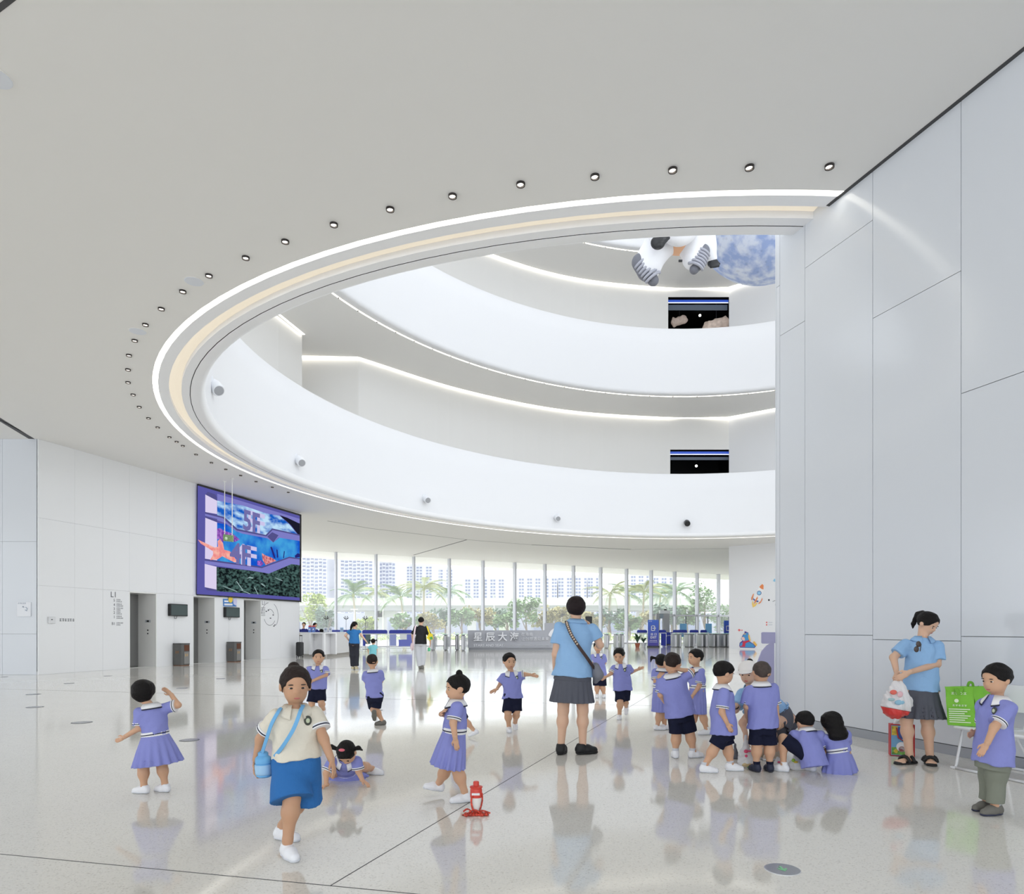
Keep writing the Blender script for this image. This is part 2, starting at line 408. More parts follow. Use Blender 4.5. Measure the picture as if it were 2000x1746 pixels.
baseboard = tag(MB().prism([wr(-13, 0, .0), wr(RE, 0, .0), wr(RE, 0, -.03), wr(-13, 0, -.03)], (0, 0, .105)).build('baseboard_right', mat('grey_skirting', (168, 172, 180), .25)), kind='structure')
# shadow gap where the ceiling meets the right wall
MB().prism([wr(-13, CEIL - .005, .05), wr(.35, CEIL - .005, .05), wr(.35, CEIL - .005, -.02), wr(-13, CEIL - .005, -.02)], (0, 0, .004)).build('shadow_gap', DARK, wall_right)

# upper galleries ------------------------------------------------------
A0, A1 = -18, 214
def gallery(z, name, mt):
    h = 3.83 if z < 8 else 4.05
    prof = [(1.10, z + .2), (1.10, z + h - 1.0), (1.04, z + h - .75), (.86, z + h - .05), (.80, z + h), (.66, z + h), (.62, z + h - .2), (.62, z + 2.7)]
    return prof
FASC = mat('gallery_white', (229, 230, 233), 0.45, 0.35)
for nm, z, zr0 in (('gallery_front', CEIL, None), ('gallery_front', 15.47, 1), ('gallery_front', 24.18, 1)):
    prof = gallery(z, nm, FASC)
    if zr0: prof = [(.72, z), (.98, z), (1.05, z + .04), (1.09, z + .12)] + prof
    v_, f_ = sweep(prof, A0, A1, 120)
    g = tag(mesh_obj(nm, v_, f_, FASC, smooth=True, cut=40), kind='structure'); ORG[g.name] = Vector((0, 0, 0))
    # walkway slab and soffit
    if zr0:
        v_, f_ = sweep([(.72, z), (-9, z + .19)], A0, A1, 120); mesh_obj('soffit', v_, f_, CEILM, g)
        v_, f_ = sweep([(.60, z - .012), (.66, z - .012)], A0, A1, 120); mesh_obj('light_line', v_, f_, LED, g)
        for a in range(40, 170, 5):
            x, y = ring(phi_of(math.radians(a)), .63); MB().box((x, y, z - .02), (.05, .05, .03)).build('strip_joint', DARK, g)
    v_, f_ = sweep([(.62, z + 2.7), (-9, z + 2.7)], A0, A1, 120); mesh_obj('walkway', v_, f_, mat('walkway_floor', (215, 214, 210), .3), g)
# curved back wall of the galleries
bw = [(-14.5, 20), (-10.6, 31), (-10.15, 33), (-12.0, 35.8), (-8.05, 35.8)]
curve = [tuple(p) for p in smooth_path([(-8.05, 35.8), (-3, 40.6), (3.3, 44.4), (10.35, 46), (14.5, 46.0)], 8)]
bw2 = bw + curve[1:] + [(17, 44.1), (25, 38)]
BACK = mat('gallery_back_wall', (232, 231, 229), 0.6, 0.3)
OPEN_X = (10.62, 14.3)
def wall_poly(pts, z0, z1, m, name, hole=None):
    vs = []; fs = []
    for i, (p, q) in enumerate(zip(pts, pts[1:])):
        if hole and p[0] >= hole[0] - .6 and q[0] <= hole[1] + .4 and p[1] > 45:
            seg = [(z0, hole[2]), (hole[3], z1)]
        else: seg = [(z0, z1)]
        for a, b in seg:
            k = len(vs); vs += [(p[0], p[1], a), (q[0], q[1], a), (q[0], q[1], b), (p[0], p[1], b)]; fs.append((k, k + 1, k + 2, k + 3))
    return mesh_obj(name, vs, fs, m)
for i, (z0, z1, oz0, oz1, ox) in enumerate(((CEIL, 15.6, 9.7, 13.42, (1309, 1427)), (15.6, 24.3, 18.4, 23.7, (1305, 1425)), (24.3, 33, 40, 41, None))):
    if ox:
        xa, xb = (ox[0] - 1000) * 46 / F, (ox[1] - 1000) * 46 / F
        pts = [p for p in bw2 if not (p[1] > 45 and xa - .35 < p[0] < 14.6 and p[0] != xa)]
        k = max(j for j, p in enumerate(pts) if p[0] <= xa and p[1] > 40 or j < 5)
        k = [j for j, p in enumerate(pts) if p[0] < xa and p[1] > 44][-1] if any(p[1] > 44 and p[0] < xa for p in pts) else k
        pre = pts[:k + 1]; 
        w = wall_poly(pre + [(xa, 46.0)], z0, z1, BACK, 'wall_back')
        tag(w, kind='structure'); ORG[w.name] = Vector((0, 0, 0))
        mb = MB()
        mb.add([(xa, 46, oz1), (xb, 46, oz1), (xb, 46, z1), (xa, 46, z1)], [(0, 1, 2, 3)]); mb.add([(xa, 46, z0), (xb, 46, z0), (xb, 46, oz0), (xa, 46, oz0)], [(0, 1, 2, 3)])
        mb.add([(xb, 46, z0), (xb + .15, 46, z0), (xb + .15, 46, z1), (xb, 46, z1)], [(0, 1, 2, 3)])
        mb.build('wall_lintel', BACK, w)
        # dark exhibition room behind the opening
        BLK = mat('exhibition_black', (9, 9, 13), .7)
        r = MB(); r.add([(xa - 3, 46.02, oz0), (xb + 1, 46.02, oz0), (xb + 1, 52, oz0), (xa - 3, 52, oz0), (xa - 3, 46.02, z1 - .1), (xb + 1, 46.02, z1 - .1), (xb + 1, 52, z1 - .1), (xa - 3, 52, z1 - .1)], [(0, 1, 2, 3), (4, 7, 6, 5), (0, 4, 5, 1)[::-1] if False else (3, 2, 6, 7), (0, 3, 7, 4), (1, 5, 6, 2)])
        r.build('exhibition_room', BLK, w)
        MB().box(((xa + xb) / 2, 46.3, oz1 - .13), (xb - xa, .05, .15)).build('sign_band', mat('blue_light_band', (40, 70, 160), .4, emit=(45, 80, 180), es=.6), w)
        MB().box(((xa + xb) / 2, 46.28, oz1 - .25), (xb - xa, .04, .05)).build('sign_line', mat('pale_light_line', (225, 230, 245), .4, emit=(225, 232, 250), es=.8), w)
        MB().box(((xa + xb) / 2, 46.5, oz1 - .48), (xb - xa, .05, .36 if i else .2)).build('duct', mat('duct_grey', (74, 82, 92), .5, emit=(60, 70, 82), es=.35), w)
        tail = [(xb + .15, 46.0), (17, 44.1), (25, 38)]
    else:
        w = wall_poly(bw2[:-2], z0, z1, BACK, 'wall_back'); tag(w, kind='structure'); ORG[w.name] = Vector((0, 0, 0))
    # light line at the head of the wall
    for line in ([(-14.2, 20.7), (-10.5, 30.9), (-10.05, 32.95)], [(-11.9, 35.7)] + [(p[0], p[1] - .09) for p in curve] + [(17, 43.98), (24.9, 37.9)]):
        P = [Vector((p[0], p[1], z1 - .06)) for p in line]
        mb = MB()
        for p, q in zip(P, P[1:]):
            d = (q - p).normalized(); nn = Vector((-d.y, d.x, 0)) * .06
            mb.prism([p - nn, q - nn, q + nn, p + nn], (0, 0, .05))
        mb.build('light_line', LED, w)
# stair core with the stickers (all storeys)
core = tag(mesh_obj('wall_core_right', [(14.62, 46, 0), (17, 44.1, 0), (25, 38, 0), (25, 38, 33), (17, 44.1, 33), (14.62, 46, 33), (23.5, 68, 0), (23.5, 68, 33)], [(0, 1, 4, 5), (1, 2, 3, 4), (6, 0, 5, 7)], mat('core_panel', (232, 233, 236), .3, .4)), kind='structure')
ORG[core.name] = Vector((0, 0, 0))

# unseen roof added over the galleries and the void to block the sun
roof = tag(MB().box((4, 27, 33.1), (76, 66, .2)).build('roof', CEILM), kind='structure')

# glass front -----------------------------------------------------------
MUL = mat('mullion_grey', (196, 198, 206), .35, .5, .3)
GLASS = glass_mat('window_glass', (.97, .98, .98), .05, veil=.17)
win = tag(empty('window_1', (gpt(0)[0], gpt(0)[1], 0)), kind='structure')
DOORS = (10, 11, 12, 13)
HM = None
for k in range(-3, 16):
    c = gpt(k * GS)
    o = MB().box((c[0], c[1], CEIL / 2), (.11, .42, CEIL), (GD.x, GD.y, 0), (GN.x, GN.y, 0)).build('mullion', MUL, win)
    p, q = gpt(k * GS + .06), gpt((k + 1) * GS - .06)
    zb = 2.75 if k in DOORS else .06
    mesh_obj('pane', [(p[0], p[1], zb), (q[0], q[1], zb), (q[0], q[1], CEIL), (p[0], p[1], CEIL)], [(0, 1, 2, 3)], GLASS, win)
    m_ = gpt((k + .5) * GS)
    if k in DOORS:
        MB().box((m_[0], m_[1], 2.66), (GS - .11, .16, .16), (GD.x, GD.y, 0), (GN.x, GN.y, 0)).build('transom', MUL, win)
        for h in (0, 1):
            a, b = gpt((k + .06 + .45 * h) * GS, -.02), gpt((k + .47 + .45 * h) * GS, -.02)
            mesh_obj('door_pane', [(a[0], a[1], .05), (b[0], b[1], .05), (b[0], b[1], 2.58), (a[0], a[1], 2.58)], [(0, 1, 2, 3)], GLASS, win)
            for t in (.05 + .45 * h, .48 + .45 * h):
                e = gpt((k + t) * GS, -.02); MB().box((e[0], e[1], 1.29), (.05, .06, 2.58), (GD.x, GD.y, 0), (GN.x, GN.y, 0)).build('door_stile', mat('dark_metal', (105, 108, 116), .4, .5, .5), win)
    else:
        MB().box((m_[0], m_[1], .03), (GS - .11, .12, .06), (GD.x, GD.y, 0), (GN.x, GN.y, 0)).build('sill', MUL, win)
# ------------------------------------------------------------------ lifts in the left wall
STEEL = mat('brushed_steel', (150, 150, 150), .32, .5, .85, bump=(60, .05))
JAMB = mat('grey_metal_jamb', (236, 236, 234), .35, .4)
BLACK = mat('black_plastic', (18, 18, 20), .4)
GREYTXT = mat('grey_print', (96, 98, 104), .6)
X3 = lambda v: Vector((v.x, v.y, 0))
DL3, NL3, UP = X3(DL), X3(NL), Vector((0, 0, 1))
for i, (s0, s1) in enumerate(lifts):
    dn = tag(empty('door_%d' % (i + 1), wl(s0, 0)), kind='structure')
    dep = .78
    MB().prism([wl(s1 - .03, 0, 0), wl(s1, 0, 0), wl(s1, 0, -dep), wl(s1 - .03, 0, -dep)], (0, 0, LTOP)).build('jamb', JAMB, dn)
    MB().prism([wl(s0, 0, 0), wl(s0 + .03, 0, 0), wl(s0 + .03, 0, -dep), wl(s0, 0, -dep)], (0, 0, LTOP)).build('jamb', JAMB, dn)
    MB().prism([wl(s0, LTOP - .04, 0), wl(s1, LTOP - .04, 0), wl(s1, LTOP - .04, -dep), wl(s0, LTOP - .04, -dep)], (0, 0, .04)).build('lintel', JAMB, dn)
    mid = (s0 + s1) / 2
    for a, b in ((s0 + .03, mid - .004), (mid + .004, s1 - .03)):
        MB().prism([wl(a, .01, -dep - .02), wl(b, .01, -dep - .02), wl(b, .01, -dep), wl(a, .01, -dep)], (0, 0, LTOP - .06)).build('door_leaf', STEEL, dn)
    # call panel on the deep jamb: display and buttons
    c = wl(s1 - .033, 1.62, -dep * .45)
    MB().box(c, (.006, .24, .09), (DL.x, DL.y, 0), (NL.x, NL.y, 0)).build('display', mat('panel_grey', (190, 194, 200), .3), dn)
    MB().box(c - DL3 * .004, (.006, .10, .06), (DL.x, DL.y, 0), (NL.x, NL.y, 0)).build('display_window', BLACK, dn)
    for dz in (-.32, -.44):
        MB().lathe(c + UP * dz - DL3 * .002, [(.025, 0), (.025, .012)], 12, NL3, UP, -DL3).build('button', mat('button_dark', (60, 62, 66), .3, metal=.5), dn)

# wall-mounted monitors
def monitor(x0, x1, y0, y1, label):
    a, b = wl_px(x0, y0), wl_px(x1, y0); s0, s1 = wl_s(x0), wl_s(x1); z1 = a.z; z0 = wl_px(x0, y1).z
    o = wl((s0 + s1) / 2, z0, .06)
    t = empty('wall_monitor', o, label, 'monitor', 'monitors between the lifts')
    MB().box(wl((s0 + s1) / 2, (z0 + z1) / 2, .065), (s1 - s0, .13, z1 - z0), DL3, NL3, bev=.012).build('housing', BLACK, t)
    MB().box(wl((s0 + s1) / 2, (z0 + z1) / 2, .134), (s1 - s0 - .05, .006, z1 - z0 - .06), DL3, NL3).build('screen', mat('dark_screen', (70, 84, 84), .08, .5), t)
    MB().tube([wl(s0 + .25, z0, .06), wl(s0 + .28, z0 - .09, .05), wl(s0 + .36, z0 - .1, .04), wl(s0 + .4, z0, .05)], .008, 6).build('cable', BLACK, t)
monitor(327.5, 361.5, 1179, 1203, 'dark monitor on the wall left of the middle lift, nothing above it')
monitor(436, 463.5, 1185.5, 1205.5, 'dark monitor on the wall under the blue poster')
# poster over the second monitor
pt = empty('poster', wl_px(437, 1184.5, .01), 'small blue poster with white lettering and a yellow badge above the right monitor', 'poster')
P = lambda x, y, o=.01: wl_px(x, y, o)
MB().prism([P(435.5, 1169.5), P(461, 1171), P(461.5, 1184.5), P(436, 1184)], NL3 * .01).build('sheet', mat('poster_blue', (70, 130, 200), .6), pt)
MB().lathe(P(450, 1171, .025), [(.13, 0), (.13, .01)], 16, DL3, UP, NL3).build('badge', mat('badge_yellow', (240, 205, 70), .5), pt)
MB().prism([P(455, 1169, .022), P(461, 1167, .022), P(463, 1176, .022), P(461, 1183, .022), P(456, 1180, .022)], NL3 * .008).build('figure', mat('poster_lilac', (205, 205, 235), .6), pt)
MB().prism([P(438, 1172.5, .022), P(446, 1173, .022), P(446, 1176, .022), P(438, 1175.7, .022)], NL3 * .004).build('print', mat('print_white', (240, 240, 245), .6), pt)
MB().prism([P(438, 1178.5, .022), P(454, 1179, .022), P(454, 1182.5, .022), P(438, 1182.2, .022)], NL3 * .004).build('print', mat('print_white', (240, 240, 245), .6), pt)

# bins
def bin_(x0, h, label):
    s0 = wl_s(x0); s1 = s0 + .36; base = wl((s0 + s1) / 2, 0, .26)
    t = empty('litter_bin', base, label, 'bin', 'litter bins by the lifts')
    M1 = mat('bin_grey', (98, 98, 97), .45, .5, .3); M2 = mat('bin_light_grey', (140, 139, 137), .45, .5, .3)
    q = [wl(s0, 0, .05), wl(s0, 0, .40), wl(s0 + .05, 0, .46), wl(s1, 0, .46), wl(s1, 0, .05)]
    MB().prism([p + UP * .03 for p in q], (0, 0, h - .07)).build('body', M1, t)
    ctr = sum(q, Vector()) / 5
    MB().prism([ctr + (p - ctr) * 1.03 + UP * (h - .04) for p in q], (0, 0, .04)).build('lid', mat('bin_lid', (80, 80, 80), .4, metal=.3), t)
    MB().prism([ctr + (p - ctr) * .96 for p in q], (0, 0, .03)).build('foot', mat('bin_brown', (110, 70, 45), .5), t)
    # front panel with slot (faces the hall on the right)
    e1, e2 = q[2], q[3]; d = (e2 - e1).normalized(); nn = Vector((d.y, -d.x, 0)); L = (e2 - e1).length
    def pl(u0, u1, v0, v1, th, nm, m, o=0.0):
        MB().prism([e1 + d * (L * u0) + UP * v0 + nn * o, e1 + d * (L * u1) + UP * v0 + nn * o, e1 + d * (L * u1) + UP * v1 + nn * o, e1 + d * (L * u0) + UP * v1 + nn * o], nn * th).build(nm, m, t)
    pl(.08, .9, .07, h * .62, .01, 'front_panel', M2)
    pl(.12, .9, h * .66, h * .92, .006, 'opening', mat('bin_opening', (95, 52, 30), .6))
    text_mesh('sign', '#2', mat('sign_gold', (214, 168, 96), .5), t, e1 + d * L * .18 + UP * h * .42 + nn * .012, d, UP, .11, .003, width=L * .55)
    e1, e2 = q[0], q[1]; d = (e2 - e1).normalized(); nn = Vector((d.y, -d.x, 0))
    text_mesh('sign', '#2', mat('sign_bronze', (170, 120, 70), .5), t, e1 + d * .10 + UP * h * .55 + nn * .004, d, UP, .11, .003, width=.16)
bin_(336, .82, 'grey litter bin between the first two lifts, brown slot to the right')
bin_(441, .82, 'grey litter bin between the last two lifts, beside the third lift')

# small wall fittings and wayfinding print on the left wall
ws = empty('wall_outlet_box', wl_px(98, 1212, .0), 'small white outlet box with printed characters on the left wall', 'outlet')
MB().box(wl_px(101, 1211, .03), (.22, .06, .2), DL3, NL3, bev=.01).build('box', mat('outlet_white', (225, 226, 228), .4), ws)
MB().box(wl_px(101.5, 1210, .062), (.05, .004, .03), DL3, NL3).build('socket', GREYTXT, ws)
text_mesh('print', '#6', GREYTXT, ws, wl_px(116, 1213.5, .002), DL3, UP, .11, .002, width=.52)
dr = empty('floor_directory', wl_px(217, 1229, 0), 'grey L1 floor directory printed on the wall left of the first lift', 'directory')
text_mesh('heading', 'L1', GREYTXT, dr, wl_px(215.5, 1166, .002), DL3, UP, .26, .003)
for i, (t_, yy) in enumerate((('5', 1175), ('4', 1183.5), ('3', 1191.5), ('2', 1199), ('1', 1207.5), ('B1', 1220.5))):
    text_mesh('number', t_, GREYTXT, dr, wl_px(221.5 if len(t_) == 1 else 218, yy, .002), DL3, UP, .13, .002)
    for k in range(2):
        text_mesh('line', '#%d' % (3 + (i + k) % 3), GREYTXT, dr, wl_px(227.5, yy - 2.5 + 3.6 * k, .002), DL3, UP, .055, .002)
mp = empty('floor_plan', wl_px(513, 1227, 0), 'thin grey L1 floor plan drawn on the wall right of the third lift', 'floor plan')
text_mesh('heading', 'L1', GREYTXT, mp, wl_px(511.5, 1181, .002), DL3, UP, .24, .002)
cc = wl_px(527, 1203, .002)
for r_, a0, a1 in ((.62, -40, 60), (.60, 100, 170), (.42, 200, 330), (.30, 20, 120)):
    mb = MB()
    pts = [cc + DL3 * (r_ * math.cos(math.radians(a))) + UP * (r_ * math.sin(math.radians(a))) for a in np.linspace(a0, a1, 12)]
    mb.tube(pts, .010, 4).build('outline', GREYTXT, mp)
for dx, dz in ((-.25, .2), (-.1, .25), (.05, -.1), (.25, .05), (.3, -.45), (.38, -.4)):
    MB().box(cc + DL3 * dx + UP * dz, (.10, .004, .05), DL3, NL3).build('mark', GREYTXT, mp)
for k in range(6): MB().box(wl_px(514, 1187 + 3 * k, .002), (.28, .004, .02), DL3, NL3).build('legend_line', GREYTXT, mp)
# notice on the far-left wall
nt_ = empty('notice_board', (px(47, 1204, 19.94)), 'white square notice sheet on the bluish wall at far left', 'notice')
MB().box(px(47, 1190, 19.945), (.40, .012, .42)).build('sheet', mat('notice_white', (238, 240, 246), .4), nt_)
for pts in ([(44, 1186), (45, 1184), (47, 1186)], [(50, 1186), (53, 1188), (52, 1193), (49, 1191)]):
    MB().tube([px(x, y, 19.936) for x, y in pts], .012, 5).build('drawing', mat('print_pale_grey', (170, 180, 195), .6), nt_)
text_mesh('print', '#5', mat('print_pale_grey', (170, 180, 195), .6), nt_, px(34.5, 1179.5, 19.938), (1, 0, 0), UP, .05, .002)

# ------------------------------------------------------------------ large LED display
def c4(x, y, o): return wl_px(370 + x / 6.717, 930 + y / 6.715, o)
scr = empty('led_screen', c4(88, 1560, 0), 'huge purple and blue LED screen showing 5F and 4F under the ceiling', 'screen')
def art(name, pts, m, layer):
    o = .085 + .004 * layer
    MB().prism([c4(x, y, o) for x, y in pts], NL3 * .003).build(name, m, scr)
MB().prism([c4(98, 100, 0), c4(1450, 505, 0), c4(1450, 1652, 0), c4(88, 1560, 0)], NL3 * .08).build('frame', mat('screen_frame', (35, 35, 40), .5), scr)
PUR = screen_mat('scr_purple', (92, 90, 166)); SLAB = screen_mat('scr_slab', (128, 127, 200)); SLAB2 = screen_mat('scr_slab_dark', (84, 82, 140))
art('picture', [(108, 122), (1446, 520), (1446, 1630), (97, 1546)], PUR, 0)
art('picture', [(365, 230), (1446, 560), (1446, 600), (365, 330)], SLAB, 1)
art('picture_earth', [(365, 320), (700, 385), (1000, 485), (1180, 520), (1300, 620), (1420, 765), (1446, 780), (1085, 700), (1000, 780), (620, 700), (365, 520)], screen_mat('scr_earth', (25, 95, 195), (190, 225, 250), 1.3, .8, (1, 1, 2.4)), 2)
art('picture_space', [(1180, 510), (1446, 600), (1446, 775), (1425, 765), (1330, 640)], screen_mat('scr_space', (28, 28, 46)), 3)
art('picture_sea', [(362, 612), (480, 630), (620, 730), (1000, 800), (1100, 870), (1180, 805), (1446, 850), (1446, 1075), (1310, 1060), (950, 1195), (362, 1118)], screen_mat('scr_sea', (20, 85, 205), (70, 165, 225), .9), 2)
art('picture_jungle', [(355, 1190), (960, 1255), (1040, 1278), (1340, 1150), (1446, 1165), (1446, 1592), (355, 1508)], screen_mat('scr_jungle', (16, 24, 27), (78, 108, 104), 5.0, .75, (1, 1, 2.0)), 2)
for p_ in ([(208, 240), (362, 322), (362, 497), (208, 470)], [(208, 545), (362, 603), (362, 1105), (204, 1082)], [(200, 1150), (355, 1187), (355, 1487), (200, 1455)]):
    art('picture_pillar', p_, screen_mat('scr_pillar', (222, 212, 242)), 3)
for p_ in ([(240, 205), (340, 240), (362, 285), (362, 322), (208, 240)], [(208, 520), (362, 560), (362, 605), (208, 545)], [(200, 1455), (355, 1487), (340, 1510), (230, 1495)]):
    art('picture_shade', p_, SLAB2, 4)
art('picture_slab', [(205, 470), (450, 535), (490, 570), (625, 695), (1005, 775), (1085, 690), (1446, 770), (1446, 850), (1170, 805), (1100, 868), (1020, 815), (690, 752), (610, 720), (480, 620), (205, 520)], SLAB, 4)
art('picture_edge', [(205, 468), (455, 535), (490, 565), (628, 690), (1000, 770), (1085, 685), (1446, 765), (1446, 782), (1090, 705), (1010, 790), (620, 712), (480, 590), (440, 552), (205, 492)], SLAB2, 5)
art('picture_notch', [(1020, 790), (1085, 735), (1168, 775), (1100, 868)], SLAB2, 6)
art('picture_slab', [(200, 1085), (950, 1190), (1310, 1058), (1446, 1078), (1446, 1168), (1340, 1152), (1040, 1278), (900, 1252), (200, 1150)], SLAB, 4)
art('picture_edge', [(200, 1085), (950, 1188), (1310, 1056), (1446, 1076), (1446, 1092), (1310, 1074), (950, 1206), (200, 1108)], SLAB2, 5)
art('picture_slab', [(1190, 500), (1446, 590), (1446, 620), (1420, 610)], SLAB, 5)
LT = screen_mat('scr_letter', (116, 112, 170)); LS = screen_mat('scr_letter_side', (206, 200, 238))
def c4text(name, body, x, y, hpx, m, lay, dx=0, dy=0, w=None):
    o = c4(x + dx, y + dy, .085 + .004 * lay); sc_ = wl_px(370 + x / 6.717, 930).y / F / 6.717
    tilt = (DL3 - UP * .03).normalized()
    text_mesh(name, body, m, scr, o, tilt, UP, hpx * sc_ * 1.38, .003, bold=.03, width=w * sc_ * 1.12 if w else None)
c4text('picture_letters', '5F', 715, 690, 265, LS, 6, 38, 6, 330); c4text('picture_letters', '5F', 700, 690, 265, LT, 8, 0, 0, 310)
c4text('picture_letters', '4F', 550, 1125, 270, LS, 6, 40, 6, 420); c4text('picture_letters', '4F', 535, 1125, 270, LT, 8, 0, 0, 380)
STAR = screen_mat('scr_starfish', (240, 140, 140), (250, 185, 170), 5)
art('picture_starfish', [(112, 832), (330, 935), (375, 925), (370, 850), (400, 822), (440, 880), (455, 965), (530, 985), (640, 1130), (590, 1130), (430, 1050), (370, 1090), (270, 1100), (310, 1030), (310, 985), (150, 885)], STAR, 7)
CP = screen_mat('scr_coral_purple', (120, 60, 160), (175, 120, 210), 9)
art('picture_coral', [(362, 690), (400, 680), (450, 715), (560, 750), (610, 790), (660, 830), (600, 860), (560, 855), (450, 840), (440, 870), (400, 820), (362, 830)], CP, 5)
art('picture_coral', [(950, 1010), (1000, 1040), (1080, 1070), (1140, 1110), (1000, 1165), (960, 1100)], screen_mat('scr_coral_red', (180, 80, 95), (235, 160, 160), 9), 5)
art('picture_coral', [(890, 1110), (940, 1105), (970, 1150), (940, 1180), (890, 1165)], CP, 6)
for p_ in ([(1060, 930), (1080, 925), (1110, 1010), (1130, 1080), (1110, 1075)], [(1140, 960), (1155, 965), (1165, 1060), (1150, 1075)], [(1240, 980), (1250, 985), (1240, 1075), (1228, 1075)], [(1380, 1045), (1420, 1010), (1446, 1020), (1446, 1060), (1390, 1070)]):
    art('picture_coral', p_, screen_mat('scr_coral_blue', (40, 40, 120)), 5)
for p_ in ([(430, 1440), (440, 1436), (630, 1510), (620, 1516)], [(610, 1378), (622, 1376), (705, 1490), (695, 1498)], [(665, 1492), (680, 1490), (800, 1540), (790, 1546)], [(845, 1450), (855, 1452), (905, 1550), (895, 1550)], [(1115, 1332), (1130, 1330), (1225, 1370), (1215, 1374)], [(745, 1345), (790, 1318), (840, 1330), (830, 1345), (790, 1335)], [(930, 1410), (950, 1405), (1000, 1445), (990, 1450)]):
    art('picture_leaf', p_, screen_mat('scr_leaf', (150, 175, 175)), 5)
# hanging exit sign in front of the screen
D_ = 25.7; ex = empty('hanging_exit_sign', px(446, 1050, D_) , 'small green exit sign hung on two white rods before the big screen', 'sign')
for x in (438.8, 453.5):
    b = px(x, 1046, D_ - (.5 if x > 450 else 0)); MB().tube([b, Vector((b.x, b.y, CEIL))], .016, 6).build('rod', WHITE, ex)
    MB().lathe(Vector((b.x, b.y, CEIL - .03)), [(.06, 0), (.06, .03)], 10).build('rose', WHITE, ex)
q0, q1 = px(436.8, 1050, D_), px(455.2, 1052, D_ - .5); dd = (q1 - q0); 
MB().box((q0 + q1) / 2, (dd.length, .04, .25), dd.normalized(), dd.normalized().cross(UP)).build('plate', mat('exit_green', (120, 150, 95), .4, emit=(90, 130, 80), es=.25), ex)
EXW = mat('exit_white', (220, 235, 215), .4, emit=(220, 240, 215), es=.5)
text_mesh('lettering', '←', EXW, ex, q0 + Vector((.02, -.03, -.05)), dd.normalized(), UP, .14, .003, width=.09); text_mesh('lettering', '#3', EXW, ex, q0 + dd.normalized() * .14 + Vector((0, -.03, -.06)), dd.normalized(), UP, .12, .003, width=.2)

# ------------------------------------------------------------------ ceiling downlights
spots = [(1620, 323), (1464, 325), (1314, 330), (1162, 343), (1017, 358), (884, 381), (762, 407), (652, 437), (557, 470), (480, 502), (408, 537), (357, 568), (315, 602), (284, 633), (263, 664), (252, 693), (250, 721), (250, 746), (260, 770), (272, 794), (290, 816), (308, 834), (331, 853), (345, 862), (357, 870), (383, 887), (413, 903), (441, 916), (470, 928), (500, 940), (532, 951), (563, 961)]
dl0 = None
DLG = mat('downlight_glow', (255, 255, 250), .5, emit=(255, 248, 235), es=3.0)
ordn = ['first', 'second', 'third', 'fourth', 'fifth', 'sixth', 'seventh', 'eighth', 'ninth', 'tenth', 'eleventh', 'twelfth', 'thirteenth', 'fourteenth', 'fifteenth', 'sixteenth', 'seventeenth', 'eighteenth', 'nineteenth', 'twentieth', 'twenty-first', 'twenty-second', 'twenty-third', 'twenty-fourth', 'twenty-fifth', 'twenty-sixth', 'twenty-seventh', 'twenty-eighth', 'twenty-ninth', 'thirtieth', 'thirty-first', 'thirty-second', 'thirty-third', 'thirty-fourth']
parts0 = []
for i, (x, y) in enumerate(spots):
    p = on_z(x, y, CEIL)
    lab = (ordn[i] + ' ceiling downlight counted from the right wall along the bright ring') if i < 34 else 'tiny ceiling downlight on the left bend of the bright ring'
    if dl0 is None:
        t = empty('downlight', p, lab, 'downlight', 'downlights round the light ring'); dl0 = t
        parts0 = [MB().lathe(p + Vector((0, 0, -.008)), [(.054, -.024), (.056, .008), (.050, .008), (.046, -.020)], 20, cap=False).build('rim', mat('downlight_rim', (70, 66, 66), .3, metal=.6), t),
                  MB().lathe(p + Vector((0, 0, -.011)), [(.036, 0), (.036, .003)], 16).build('lens', DLG, t)]
        parts0[1].location = (-.006, .009, 0)
    else:
        t = empty('downlight', p, lab, 'downlight', 'downlights round the light ring')
        for q in parts0:
            c = q.copy(); COL.objects.link(c); c.parent = t
for x, y in ((379, 549.5), (269, 647), (-9, 152)):
    p = on_z(x, y, CEIL); t = empty('ceiling_speaker', p, {379: 'small flat white disc on the ceiling beside the light ring, right of the others', 269: 'small flat white disc on the ceiling at the left of the light ring', -9: 'white round ceiling disc cut by the left edge of the picture'}[x], 'speaker')
    MB().lathe(p + Vector((0, 0, -.01)), [(.14, 0), (.15, .01)], 20).build('cover', mat('speaker_white', (222, 226, 234), .4), t)
    MB().lathe(p + Vector((0, 0, -.004)), [(.16, 0), (.16, .004)], 20)  .build('rim', CEILM, t)

